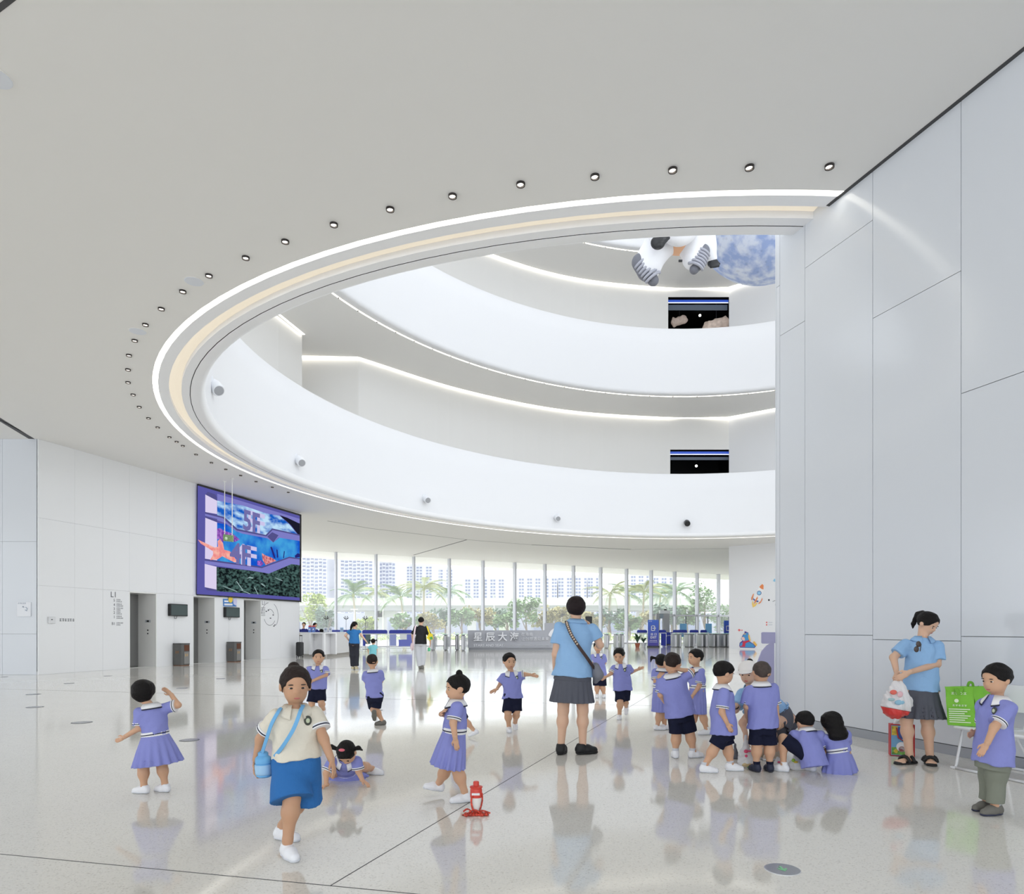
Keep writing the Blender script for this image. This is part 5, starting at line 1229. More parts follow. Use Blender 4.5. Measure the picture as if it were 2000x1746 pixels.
        if not sandal:
            up_ = U(.016 * fsc, cone(fq(-.026, .032), fq(.035, .032), .029 * fsc, .033 * fsc), cone(fq(.035, .030), fq(.088, .022), .033 * fsc, .026 * fsc), cone(fq(-.02, .04), fq(-.012, .062), .030 * fsc, .031 * fsc))
            up_ = I(up_, half(o, -fu), half(fq(-.01, .074), fu))
            so = solid('shoe', up_, *bb([fq(-.03, 0), fq(.09, .03), fq(0, .07)], .045 * fsc), v * .8, shoe, t)
            if so is not None:
                solid('sole', I(grow(up_, .005 * fsc), half(fq(0, .015), fu), half(o, -fu)), *bb([fq(-.03, 0), fq(.09, .0), fq(0, .015)], .045 * fsc), v * .8, sole, so)
                if not far:
                    for yy in (.03, .05): MB().tube([fq(yy, .052 - .3 * (yy - .03), -.022), fq(yy, .066 - .35 * (yy - .03)), fq(yy, .052 - .3 * (yy - .03), .022)], .004 * fsc, 5).build('strap', sole, so, smooth=True)
        else:
            solid('sandal_sole', I(U(.02, cone(fq(-.03, .0), fq(.03, .0), .032 * fsc, .036 * fsc), cone(fq(.03, 0), fq(.095, 0), .036 * fsc, .033 * fsc)), half(fq(0, .018), fu), half(o, -fu)), *bb([fq(-.03, 0), fq(.1, .02)], .05 * fsc), v * .7, sole, t)
            fs.append(I(U(.015, *[cone(fq(.07, .016, xx), fq(.098, .014, xx), .011 * fsc, .009 * fsc) for xx in (-.022, -.008, .008, .022)]), half(o, -fu)))
            for yy, rr_ in ((.045, .038), (.005, .042)):
                MB().tube([fq(yy, .016 + rr_ * .9 * math.sin(a), rr_ * math.cos(a)) for a in np.linspace(0, math.pi, 10)], .011 * fsc, 6).build('sandal_strap', shoe, t, smooth=True)
        if sock: MB().lathe(fq(-.008, .060), [(T['ca'][1] * u * 1.12, 0), (T['ca'][1] * u * 1.22, .035 * u)], 14, d, fsd, fu).build('sock', sock, t, smooth=True)
    lo, hi = bb(pts, .1 * u)
    solid('body', U(.018 * u, *fs), lo, hi, v, SKIN[skin], t, extra)
    # face
    if not far or D < 25:
        for sg in (-1, 1):
            ew = MB().ball(hq(sg * .29, .705, -.06), (.125 * c, .060 * c, .046 * c), 10, 8, hx, hf, hu).build('eye', EYEW, t, smooth=True)
            MB().ball(hq(sg * .29, .745, -.06), (.092 * c, .035 * c, .050 * c), 10, 8, hx, hf, hu).build('pupil', EYED, ew, smooth=True)
            MB().ball(hq(sg * .30, .755, .12), (.17 * c, .05 * c, .030 * c), 8, 6, hx, hf, hu).build('eyebrow', BROW, t, smooth=True)
        MB().ball(hq(0, .755, -.60), (.17 * c, .05 * c, .05 * c), 10, 6, hx, hf, hu).build('mouth', lips, t, smooth=True)
    # hair
    low = lambda a, b: half(hq(0, 0, a), tuple(hf * b - hu))
    fcut = he(0, .95, -.25, .85, .72, .85)
    if hair in ('short', 'buzz'):
        gk = 0 if hair == 'short' else -.05
        h_ = I(he(0, -.10, .22, .84 + gk, .98 + gk, .88 + gk), NOT(fcut), low(-.15, .5)); amp = .0025
    elif hair == 'bob':
        h_ = I(U(.2 * c, he(0, -.12, .2, .98, 1.04, .92), he(0, -.28, -.28, .84, .72, .66)), NOT(he(0, 1.02, -.3, .74, .78, .82)), low(-.95, .15)); amp = .002
    elif hair == 'updo':
        h_ = I(he(0, -.12, .16, .90, 1.02, .96), NOT(fcut), low(-.55, .30)); amp = .002
    elif hair == 'long':
        h_ = I(U(.3 * c, he(0, -.12, .2, .96, 1.04, .92), cone(hq(0, -.35, .1), hq(0, -.60, -1.2), .90 * c, .86 * c), he(0, -.62, -1.25, 1.12, .62, .60)), NOT(he(0, 1.0, -.4, .74, .85, 1.0)), low(-1.72, .1)); amp = .003
    else:
        tight = I(he(0, -.10, .2, .82, .96, .87), NOT(he(0, .98, -.28, .78, .70, .86)), low(-.25, .55)); add = []
        if hair == 'bun': add = [he(0, -.25, 1.12, .26, .26, .26)]
        if hair == 'tied': add = [he(0, -.75, .95, .30, .30, .26), cone(hq(0, -.95, .85), hq(.1, -1.2, .1), .22 * c, .10 * c)] + [cone(hq(sg * .74, .22, .30), hq(sg * .70, .30, -.42), .09 * c, .025 * c) for sg in (-1, 1)]
        if hair == 'pigtails': add = [cone(hq(sg * .8, -.2, .45), hq(sg * 1.25, -.3, .55), .16 * c, .20 * c) for sg in (-1, 1)] + [cone(hq(sg * 1.25, -.3, .55), hq(sg * 1.4, -.3, -.05), .20 * c, .08 * c) for sg in (-1, 1)]
        if hair == 'pony': add = [cone(hq(0, -.9, .55), hq(0, -1.22, .2), .24 * c, .26 * c), cone(hq(0, -1.22, .2), hq(0, -1.1, -.75), .26 * c, .20 * c), cone(hq(0, -1.1, -.75), hq(.05, -.95, -1.15), .20 * c, .06 * c)]
        if hair == 'ponylow': add = [cone(hq(.15, -.85, .0), hq(.35, -1.0, -.7), .42 * c, .36 * c), cone(hq(.35, -1.0, -.7), hq(.75, -.95, -1.6), .36 * c, .16 * c)]
        h_ = U(.05 * c, tight, *add); amp = .002
    solid('hair', wob(h_, amp * (1 if not far else .5), 60, 5), *bb([hq(1.5, 1, 1.3), hq(-1.5, -1.4, -2.2 if hair in ('long', 'ponylow', 'pony') else -1.0), hq(-1.5, 1, -1), hq(1.5, -1.4, 1.3), hq(-1.5, -1.4, 1.3), hq(1.5, -1.4, -1)], .02), v * .9, hairm, t)
    # upper garment
    zt = hem * u if hem is not None else T['sh'][0][0] * u
    sp_ = [((z * Tl if z > 0 else z * u), w * u * wide, d * u * wide) for z, w, d in T['sh']]
    if bottom == 'dress': sp_ = [(z, w * .93, d * .93) for z, w, d in sp_ if z >= 0]; sp_[0] = (.16 * Tl, sp_[0][1] * .93, sp_[0][2] * .93)
    else: sp_[0] = (zt, sp_[0][1], sp_[0][2])
    tf = [loft(Hp, R, sp_)]; ends = {}
    for k in 'RL':
        s_, e, w = arms[k]; q = s_.lerp(e, sleeve); ends[k] = (s_, q); tf.append(cone(s_, q, T['sl'][0] * u, T['sl'][1] * u, cut=True))
    tb = solid('shirt' if bottom != 'dress' else 'dress_top', wob(wob(U(.03 * u, *tf), .0055 * u, 17 / u ** .5, int(D * 100) % 97), .0025 * u, 45 / u ** .5, int(D * 77) % 89), *bb([Hp + ez * sp_[0][0], Np, ends['R'][1], ends['L'][1], sh['R'], sh['L'], Hp + ex * .2 * u, Hp - ex * .2 * u, Hp + ef * .15 * u, Hp - ef * .15 * u], .07 * u), v, top, t)
    if polo == 'plain': collar(tb, Np, ex, ef, ez, u, .074 * u, top, None)
    elif polo:
        for k in 'RL':
            s_, q = ends[k]; d = nrm(q - s_); a_ = d.cross(Vector((.3, .8, .1))).normalized(); b_ = d.cross(a_); r0 = T['sl'][1] * u
            MB().lathe(q - d * .020 * u, [(r0 * .96, 0), (r0 * 1.05, 0), (r0 * 1.06, .022 * u), (r0 * .9, .022 * u)], 20, a_, b_, d).build('cuff', WCOT, tb, smooth=True, cut=40)
            MB().lathe(q - d * .012 * u, [(r0 * 1.07, 0), (r0 * 1.07, .007 * u)], 20, a_, b_, d).build('cuff_trim', TRIM, tb)
        collar(tb, Np, ex, ef, ez, u, .060 * u, top if (top is CREAM or polo == 'plain') else WCOT, TRIM if top is not CREAM and polo is True else None)
    if badge:
        i_ = .78; wz = np.interp(i_ * Tl, [p[0] for p in sp_], [p[2] for p in sp_]); p = Hp + ez * Tl * i_ + ex * .055 * u + ef * (wz * .90)
        MB().ball(p, (.020 * u, .008 * u, .026 * u), 12, 8, ex, ef, ez).build('badge', mat('badge_dark', (70, 74, 66), .6), tb, smooth=True); MB().ball(p + ef * .004 * u, (.012 * u, .007 * u, .014 * u), 10, 6, ex, ef, ez).build('badge_centre', mat('badge_pale', (200, 208, 180), .6), tb, smooth=True)
    # lower garment
    if bottom == 'dress' or bottom == 'skirt':
        if skirt: hc = px(skirt[0], skirt[1], D + (skirt[3] if len(skirt) > 3 else 0)); hw = skirt[2] * D / F
        else: hc = Hp - UP * .2 * u; hw = .19 * u
        wz = .20 * Tl if bottom == 'dress' else .03 * Tl; wc = Hp + ez * wz; sz = nrm(wc - hc); sx_ = nrm(ex - sz * ex.dot(sz)); sy_ = sx_.cross(sz); RS = np.array([[*sx_], [*sy_], [*sz]]).T; L = (wc - hc).length
        w0 = (.100 if kid else .150) * u * wide; dr_ = .80
        sk = shell(loft(hc, RS, [(0, hw, hw * dr_), (L * .5, (hw * .5 + w0 * (.5 if bottom == 'skirt' else .58)), (hw * .5 + w0 * (.5 if bottom == 'skirt' else .58)) * dr_), (L, w0 * 1.06, w0 * .86)], cap=False, pleat=(pleats[0], pleats[1], L * .95)), .016 if not far else .03)
        sf = I(sk, half(hc, -sz), half(wc + sz * .012, sz)); m_ = max(hw, w0) * 1.15
        so = solid('skirt', sf, *bb([wc, hc], m_ + .02), v, top if bottom == 'dress' else bm, t)
        if bottom == 'dress':
            wb = MB().lathe(Hp + ez * (wz - .018 * u), [(1.0, 0), (1.02, .012 * u), (1.02, .03 * u), (1.0, .042 * u)], 28, ex * w0 * 1.10, ef * w0 * .90, ez).build('waistband', WCOT, t, smooth=True, cut=50)
            MB().lathe(Hp + ez * (wz - .002 * u), [(1.03, 0), (1.03, .009 * u)], 28, ex * w0 * 1.10, ef * w0 * .90, ez).build('waistband_trim', TRIM, wb)
        else:
            solid('skirt_yoke', I(loft(Hp, R, [(-.10 * u, w0 * 1.2, w0 * .95), (.0, w0 * 1.12, w0 * .9), (.1 * u, w0, w0 * .8)]), half(Hp - ez * .09 * u, -ez)), *bb([Hp], .26 * u), v, bm, t)
    elif bottom in ('shorts', 'culottes', 'trousers'):
        lf = [ell(Hp - ez * .01 * u, (T['th'][0] * u * 1.95, T['th'][0] * u * 1.5, T['th'][0] * u * 1.3), R)]
        lf.append(loft(Hp, R, [(-.09 * u, T['tor'][0][1] * u * wide * 1.16, T['tor'][0][2] * u * wide * 1.3), (0, T['tor'][1][1] * u * wide * 1.12, T['tor'][1][2] * u * wide * 1.16), (.07 * u, T['tor'][1][1] * u * wide * 1.06, T['tor'][1][2] * u * wide * 1.08)]))
        for k in 'RL':
            a, b, e = legs[k]
            if bottom == 'shorts': lf.append(cone(a, a.lerp(b, .95), T['th'][0] * u * 1.16, T['th'][0] * u * 1.24, cut=True))
            elif bottom == 'culottes': lf.append(cone(a, a.lerp(b, 1.02), T['th'][0] * u * 1.25, T['th'][0] * u * 1.9, cut=True))
            else: lf += [cone(a, b, T['th'][0] * u * 1.12, T['th'][0] * u * 1.05), cone(b, b.lerp(e, .93), T['th'][0] * u * 1.05, T['th'][0] * u * .92, cut=True)]
        P_ = [Hp] + [q for k in 'RL' for q in legs[k]]
        solid(bottom, wob(U(.025 * u, *lf), .004 * u, 18, 9), *bb(P_, T['th'][0] * u * 2.1), v, bm, t)
    return dict(t=t, Hp=Hp, Np=Np, HD=HD, hq=hq, hx=hx, hf=hf, hu=hu, c=c, ex=ex, ef=ef, ez=ez, Tl=Tl, u=u, sh=sh, arms=arms, legs=legs, v=v)

K = True
P1 = person('girl in a lilac dress at far left with arms spread, seen from behind', 5.6, .93, K, -150, dict(N=(295, 1377), H=(305, 1447), HD=(279, 1351), eL=(272, 1422, -.05), wL=(242, 1440, -.05), pL=(224, 1450), eR=(348, 1377, .05), wR=(334, 1356, .1), pR=(321, 1345, .12), kL=(280, 1500), aL=(281, 1534), kR=(316, 1494, .05), aR=(322, 1530, .05)),
            hair='bob', bottom='dress', feet=(-110, -100), skirt=(309, 1492, 44), head=(-160, 8, 8), palm=dict(R=(0, -1, 0), L=(0, -1, .3)))
P2 = person('girl in cream polo and blue culottes walking in the foreground', 4.15, 1.14, K, 22, dict(N=(577, 1382), H=(580, 1489), HD=(577, 1338), eR=(509, 1443, .02), wR=(500, 1484, .02), pR=(499, 1503), eL=(632, 1443, -.02), wL=(647, 1483, -.06), pL=(652, 1502, -.07), kR=(570, 1560, -.1), aR=(562, 1640, -.12), kL=(590, 1556, .08), aL=(552, 1612, .22)),
            hair='tied', top=CREAM, bottom='culottes', bm=CULOT, head=(24, 4, 0), feet=(40, 70), fpitch=(0, 0), skin='tan', badge=True, wide=1.0, hem=.025, sleeve=.62, hairm=HAIRB, group='children walking alone')
P3 = person('girl in a lilac dress with pigtails crawling on the floor', 6.0, .98, K, -5, dict(N=(674, 1484, -.12), H=(676, 1507, .15), HD=(677, 1470, -.22), eR=(637, 1510, -.18), wR=(637, 1533, -.2), pR=(622, 1540, -.24), eL=(700, 1506, -.12), wL=(708, 1524, -.14), pL=(719, 1532, -.18), kR=(648, 1508, .0), aR=(660, 1514, .28), kL=(708, 1497, .12), aL=(727, 1501, .32)),
            hair='pigtails', bottom='dress', skirt=(678, 1515, 42, .16), head=(-12, 62, 0), feet=(170, 80), fpitch=(0, 0), palm=dict(R=(0, 0, -1), L=(0, 0, -1)), shl=dict(R=(648, 1488, -.14), L=(697, 1486, -.12)))
P4 = person('boy in lilac polo running with bent arm behind the cream polo girl', 10, 1.05, K, 10, dict(N=(621, 1301), H=(620, 1344), HD=(622, 1283), eR=(600, 1310), wR=(590, 1306, .08), eL=(637, 1318, -.02), wL=(612, 1329, -.16), pL=(603, 1331, -.18), kR=(609, 1372, -.05), aR=(606, 1401), kL=(627, 1370, -.05), aL=(632, 1386, .24)), badge=True, head=(15, 0, 0), fpitch=(0, 50), hem=-.01)
P5 = person('boy in lilac polo running away, seen from behind near the woman in blue', 9.57, .97, K, 182, dict(N=(728, 1309), H=(732, 1358), HD=(727, 1291), eL=(714, 1330, .05), wL=(716, 1338, .15), eR=(745, 1330, .05), wR=(741, 1340, .15), kR=(734, 1384), aR=(747, 1408), kL=(729, 1383, .12), aL=(731, 1392, -.12)), hair='buzz', hairm=HAIRB, feet=(-80, 180), fpitch=(0, 60), shoe=SHG, sole=SHG)
P6 = person('woman in a bright blue top and wide black trousers walking away', 22.5, 1.61, False, 175, dict(N=(692, 1229), H=(692, 1255), HD=(693, 1220.5), eL=(674.5, 1241), wL=(682, 1252, .1), eR=(706, 1241), wR=(714, 1251), kL=(688.5, 1280), aL=(689.5, 1302.5), kR=(696, 1280), aR=(696, 1302)), hair='ponylow', top=mat('top_blue', (34, 112, 178), .7), bottom='trousers', bm=mat('trouser_black', (34, 36, 46), .8), polo=False, head=(140, 0, 0), shoe=mat('shoe_beige', (190, 180, 150), .7), hem=-.03, sleeve=.5, skin='fair', group='visitors walking to the gates')
P7 = person('little girl in a turquoise shirt beside the woman in the blue top', 23.5, .98, K, 180, dict(N=(729, 1259.5), H=(728.5, 1278), HD=(729, 1253), eL=(718.5, 1268), wL=(719.5, 1275), eR=(735.5, 1268), wR=(735.5, 1277), kL=(726, 1290), aL=(726, 1301.5), kR=(731.5, 1290), aR=(731.5, 1301.5)), hair='pigtails', top=mat('top_turquoise', (130, 205, 215), .8), bm=mat('shorts_brown', (96, 84, 80), .8), polo=False, group='visitors walking to the gates')
P8 = person('man in a black T-shirt and pale grey trousers walking away', 22.9, 1.73, False, 180, dict(N=(822, 1221.5), H=(822, 1255), HD=(822.5, 1212.5), eL=(805.5, 1241, .03), wL=(806, 1254, .2), eR=(840.5, 1243), wR=(840, 1256, -.02), kL=(817.5, 1281), aL=(820.5, 1302), kR=(826.5, 1281), aR=(824.5, 1300.5)), top=mat('tee_black', (26, 27, 32), .85), bottom='trousers', bm=mat('trouser_pale_grey', (196, 198, 204), .8), polo=False, shoe=SHG, sole=SHG, wide=1.04, skin='fair', group='visitors walking to the gates')
P9 = person('girl in a lilac dress with topknot rushing left past the red bottle', 5.31, 1.02, K, -85, dict(N=(892, 1369), H=(887, 1441), HD=(893, 1343), eL=(885, 1412, -.14), wL=(889, 1441, -.18), pL=(893, 1464, -.18), eR=(876, 1398, .10), wR=(862, 1394, .0), pR=(868, 1386, -.06), kL=(894, 1505), aL=(907, 1545), kR=(872, 1500, .14), aR=(856, 1532, .22)), hair='bun', bottom='dress', skirt=(874, 1496, 42), head=(-70, 5, 0), feet=(-80, -75), fpitch=(-12, 0))
P9b = person('child in lilac half hidden behind the girl with the topknot', 8.45, .84, K, -85, dict(N=(893, 1346), H=(896, 1385), HD=(889, 1333), eL=(890, 1365, -.1), wL=(886, 1380, -.1), eR=(895, 1365, .1), wR=(890, 1378, .12), kL=(908, 1406), aL=(927, 1428), kR=(892, 1410, .08), aR=(885, 1432, .08)), feet=(-80, -80), fpitch=(-20, 20))
P10 = person('boy in lilac polo running towards us left of the teacher', 8.95, 1.05, K, 5, dict(N=(999, 1313), H=(1001, 1359), HD=(995, 1291), eR=(978, 1334), wR=(970, 1346, -.05), pR=(962, 1350, -.05), eL=(1025, 1317), wL=(1037, 1318, .0), pL=(1046, 1320), kR=(992, 1392, -.1), aR=(994, 1419, .0), kL=(1009, 1390, -.05), aL=(1006, 1412, .22)), badge=True, head=(20, 5, 0), fpitch=(0, 40), hem=-.03, palm=dict(R=(0, -1, 0), L=(0, -1, 0)))
P11 = person('teacher in blue shirt and grey pleated skirt standing with her back to us', 7.35, 1.67, False, 180, dict(N=(1126, 1212), H=(1119, 1312), HD=(1125, 1187), eL=(1085, 1278, .0), wL=(1084, 1308, .1), pL=(1086, 1322, .12), eR=(1172, 1260, .02), wR=(1156, 1236, .26), pR=(1148, 1216, .3), kL=(1100, 1388), aL=(1096, 1453), kR=(1138, 1388), aR=(1138, 1455)), hair='updo', hairm=mat('hair_dark_brown', (34, 24, 26), .6, .22, bump=(70, .4)), top=TEACH, bottom='skirt', bm=GSK, polo='plain', feet=(112, 165), shoe=SHB, sole=SHB, skirt=(1117, 1371, 44), skin='fair', wide=1.12, sleeve=.62, group='teachers in blue shirts', pleats=(22, .035))
P12 = person('boy in lilac polo standing behind the teacher\'s elbow', 13.4, 1.08, K, -10, dict(N=(1168, 1277), H=(1171, 1316), HD=(1168, 1263), eL=(1181, 1295), wL=(1169, 1308, -.1), eR=(1157, 1295), wR=(1159, 1308), kR=(1166, 1340), aR=(1166, 1357), kL=(1177, 1340), aL=(1180, 1357)), badge=True, v=.011)
P13 = person('boy in lilac polo running with arms out right of the teacher', 10.2, 1.05, K, -15, dict(N=(1213, 1298), H=(1216, 1344), HD=(1209, 1280), eR=(1194, 1315), wR=(1185, 1321), eL=(1232, 1313), wL=(1245, 1308), kR=(1211, 1370, -.1), aR=(1210, 1395), kL=(1221, 1369, .0), aL=(1223, 1380, .28)), badge=True, head=(-20, 18, 0), fpitch=(0, 50), hem=-.03, palm=dict(R=(0, -1, 0), L=(0, -1, 0)))
P14 = person('girl in a lilac dress with braids, left of the boy holding his head', 9.1, 1.0, K, 150, dict(N=(1294, 1307), H=(1291, 1350), HD=(1292, 1292), eR=(1304, 1330), wR=(1300, 1346, .1), eL=(1280, 1330), wL=(1284, 1347, .1), kL=(1288, 1394), aL=(1284, 1417), kR=(1296, 1394, .05), aR=(1298, 1416, .05)), hair='pigtails', bottom='dress', skirt=(1289, 1391, 16), feet=(90, 90), head=(160, 0, 0))
P15 = person('boy in lilac polo from behind, one hand on his head', 7.14, 1.1, K, 178, dict(N=(1312, 1318), H=(1328, 1390), HD=(1313, 1295), eR=(1351, 1311, .02), wR=(1328, 1308, -.04), pR=(1309, 1306, -.09), eL=(1290, 1357), wL=(1299, 1372, .1), kL=(1321, 1434), aL=(1319, 1468), kR=(1347, 1432), aR=(1354, 1467)), hair='buzz', hairm=HAIRB, feet=(110, 178), wide=1.08, head=(175, 10, 0), sock=SOCK)
P16 = person('girl in a lilac dress walking left behind the boy holding his head', 8.74, 1.06, K, -75, dict(N=(1361, 1305), H=(1363, 1349), HD=(1358, 1284), eL=(1366, 1339, -.1), wL=(1354, 1357, -.14), pL=(1349, 1365, -.15), kL=(1372, 1395, -.04), aL=(1380, 1424, -.04), kR=(1357, 1396, .08), aR=(1348, 1424, .08)), hair='short', bottom='dress', skirt=(1362, 1394, 20), badge=True, feet=(-80, -80), sock=WCOT)
P17 = person('boy in lilac polo striding right towards the bags', 6.45, 1.05, K, 82, dict(N=(1410, 1339), H=(1413, 1424), HD=(1414, 1314), eR=(1410, 1391, -.14), wR=(1420, 1412, -.16), pR=(1425, 1422, -.16), eL=(1418, 1390, .14), wL=(1428, 1408, .14), kR=(1397, 1458, -.04), aR=(1378, 1492, -.04), kL=(1420, 1456, .04), aL=(1428, 1495, .04)), head=(100, 14, 0), feet=(85, 85), sock=SOCK, hem=-.045, wide=1.10)
P18 = person('woman in white cap and blue shirt crouching behind the boys', 7.1, 1.6, False, -40, dict(N=(1466, 1340, .0), H=(1524, 1408, .15), HD=(1461, 1314, -.03), eR=(1436, 1386, -.02), wR=(1437, 1378, -.2), pR=(1430, 1383, -.25), eL=(1450, 1412, -.15), wL=(1456, 1432, -.2), pL=(1457, 1444, -.2), kR=(1478, 1410, -.1), aR=(1500, 1466, .05), kL=(1500, 1418, -.2), aL=(1515, 1468, -.05)), hair='tied', top=TEACH, bottom='skirt', bm=GSK, polo='plain', head=(-35, 10, 0), feet=(-60, -60), shoe=mat('shoe_tan', (190, 176, 158), .7), skirt=(1506, 1426, 40, .05), skin='fair', lips=LIPR, group='teachers in blue shirts', sleeve=.78, hem=.17)
P19 = person('boy in lilac polo and dark trainers standing with his back to us', 6.45, 1.04, K, 180, dict(N=(1486, 1334), H=(1489, 1414), HD=(1487, 1313), eR=(1515, 1382), wR=(1519, 1404), pR=(1522, 1418), eL=(1458, 1380, .02), wL=(1459, 1400, .12), kL=(1478, 1456), aL=(1477, 1491), kR=(1503, 1456), aR=(1503, 1493)), hair='buzz', hairm=BUZZ, shoe=SHN, sole=mat('sole_dark', (52, 54, 66), .7), sock=NAVY, feet=(178, 190), wide=1.08)
P20 = person('boy in lilac polo squatting over the bags with bare knee out', 6.43, 1.0, K, -152, dict(N=(1575, 1424, .02), H=(1588, 1478, -.05), HD=(1572, 1411, .05), eR=(1609, 1458, .05), wR=(1603, 1474, .2), eL=(1548, 1450, .12), wL=(1552, 1470, .28), kL=(1530, 1442, .05), aL=(1530, 1492, .02), kR=(1572, 1452, .26), aR=(1584, 1496, .05)), head=(-165, 25, 0), feet=(-160, -130), sock=WCOT, shl=dict(R=(1601, 1436), L=(1552, 1436, .03)), hem=-.09)
P21 = person('girl in a lilac dress with long loose hair squatting at the right', 6.42, .95, K, 175, dict(N=(1630, 1432), H=(1640, 1474, -.03), HD=(1622, 1411, .03), eL=(1612, 1452, .05), wL=(1614, 1466, .2), eR=(1652, 1452, .08), wR=(1645, 1466, .22), kL=(1626, 1460, .2), aL=(1630, 1496, .05), kR=(1652, 1462, .2), aR=(1648, 1496, .05)), hair='long', bottom='dress', skirt=(1640, 1507, 33), head=(200, 12, -6), pleats=(13, .06))
P22 = person('woman in blue shirt with ponytail looking down, plastic bag in her hands', 6.85, 1.58, False, -12, dict(N=(1802, 1246), H=(1798, 1346), HD=(1812, 1217), eR=(1745, 1284), wR=(1751, 1312, -.12), pR=(1755, 1324, -.14), eL=(1830, 1297, -.05), wL=(1776, 1313, -.24), pL=(1758, 1323, -.24), kR=(1770, 1408), aR=(1776, 1472), kL=(1811, 1408), aL=(1816, 1476)), hair='pony', top=TEACH, bottom='skirt', bm=GSK, polo='plain', head=(28, 32, 0), feet=(-70, -25), skirt=(1797, 1402, 43), skin='fair', sandal=True, shoe=SHB, sole=SHB, group='teachers in blue shirts', sleeve=.72, wide=.96, hem=-.015, palm=dict(R=(0, 1, 0), L=(0, 1, 0)))
P23 = person('boy in lilac polo and olive trousers walking left at the right edge', 4.97, 1.08, K, -78, dict(N=(1948, 1363), H=(1938, 1474), HD=(1946, 1326), eL=(1942, 1420, -.14), wL=(1928, 1452, -.17), pL=(1918, 1468, -.17), eR=(1922, 1418, .16), wR=(1906, 1430, .12), pR=(1894, 1435, .1), kL=(1946, 1514, -.02), aL=(1944, 1572, -.02), kR=(1934, 1514, .1), aR=(1928, 1566, .1)), bottom='trousers', bm=OLIVE, shoe=SHG, sole=mat('sole_navy', (50, 54, 78), .7), head=(-78, 8, 0), badge=True, feet=(-80, -78), sock=SOCK, hem=-.055, group='children walking alone')
UNI = mat('staff_navy', (38, 48, 128), .8)
for a in (('clerk in navy uniform behind the left end of the desk', 593.5, 1220, 34.6, 10, 'short'), ('clerk in navy uniform behind the desk, looking right', 615.5, 1221, 34.8, 70, 'short'), ('clerk bending low behind the desk so only black hair shows', 628, 1233, 35.0, 180, 'bob')):
    x, y, D = a[1], a[2], a[3]; s = F / D
    floor_y = HZ + EYE * s; hip = floor_y - .86 * s if y < 1230 else floor_y - .55 * s
    person(a[0], D, 1.66, False, a[4], dict(N=(x - 1, y + .20 * s), H=(x, hip), HD=(x, y), eR=(x - .25 * s, y + .45 * s), eL=(x + .25 * s, y + .45 * s), wR=(x - .2 * s, y + .62 * s, -.1), wL=(x + .2 * s, y + .62 * s, -.1), kR=(x - .08 * s, floor_y - .46 * s), aR=(x - .08 * s, floor_y - .08 * s), kL=(x + .08 * s, floor_y - .46 * s), aL=(x + .08 * s, floor_y - .08 * s)), hair=a[5], top=UNI, bottom='trousers', bm=NAVY, polo=False, shoe=SHB, sole=SHB, group='desk staff', v=.018)
# ------------------------------------------------------------------ things people wear, hold or left on the floor
def ribbon(name, pts, w, m, parent, nrmls=None, th=.004, n=6):
    """flat strap through points; nrmls = face direction at each point"""
    P = [Vector(p) for p in smooth_path([tuple(p) for p in pts], n)]; N_ = [Vector(p) for p in smooth_path([tuple(q) for q in nrmls], n)]
    vs = []; fs = []
    for i, p in enumerate(P):
        t = (P[min(i + 1, len(P) - 1)] - P[max(i - 1, 0)]).normalized(); nn = N_[i].normalized(); s = t.cross(nn).normalized() * w / 2; nn = nn * th / 2
        vs += [p - s - nn, p + s - nn, p + s + nn, p - s + nn]
    for i in range(len(P) - 1):
        for k in range(4): fs.append((4 * i + k, 4 * i + (k + 1) % 4, 4 * i + 4 + (k + 1) % 4, 4 * i + 4 + k))
    fs += [(0, 3, 2, 1), tuple(4 * (len(P) - 1) + k for k in range(4))]
    return mesh_obj(name, vs, fs, m, parent, smooth=False)
BK, FR_ = (0, -1, 0), (0, -1, 0)
# teacher: shoulder bag with patterned strap, lanyard
D = 7.35; q = lambda x, y, dz=0.0: px(x, y, D + dz)
tb = empty('shoulder_bag', q(1166, 1327, -.05), 'grey shoulder bag with dark studded strap worn across the teacher\'s back', 'bag')
solid('pouch', U(.02, cone(q(1163, 1302, -.05), q(1168, 1318, -.05), .045, .06), cone(q(1168, 1318, -.05), q(1163, 1330, -.02), .055, .03)), *bb([q(1163, 1300, -.05), q(1166, 1332, -.05)], .09), .009, mat('bag_grey', (122, 124, 134), .7), tb)
sp_ = [q(1106, 1213, -.03), q(1108, 1221, -.125), q(1116, 1240, -.185), q(1130, 1262, -.195), q(1146, 1284, -.18), q(1157, 1300, -.13), q(1162, 1306, -.06)]
ribbon('strap', sp_, .034, mat('strap_brown', (62, 44, 42), .6), tb, [(0, -.3, 1)] + [BK] * 4 + [(.6, -.8, 0), (1, -.4, 0)], .006)
SP = smooth_path([tuple(p) for p in sp_[:4]], 5)
for i in range(2, 15): MB().box(Vector(SP[i]) + Vector((0, -.005, 0)), (.020, .004, .016), (.6, 0, .8), (0, 1, 0), (-.8, 0, .6)).build('stud', mat('stud_cream', (206, 184, 160), .4), tb)
ln = empty('lanyard', q(1126, 1208), 'thin black lanyard round the teacher\'s neck', 'lanyard')
pts = [P11['Np'] + P11['ex'] * (.078 * math.cos(a)) - P11['ef'] * (.072 * math.sin(a)) + UP * (.012 * math.cos(a) - .012) for a in np.linspace(-.5, math.pi + .5, 20)]
MB().tube([p + Vector((0, 0, .0)) for p in pts], .007, 6).build('cord', SHB, ln, smooth=True)
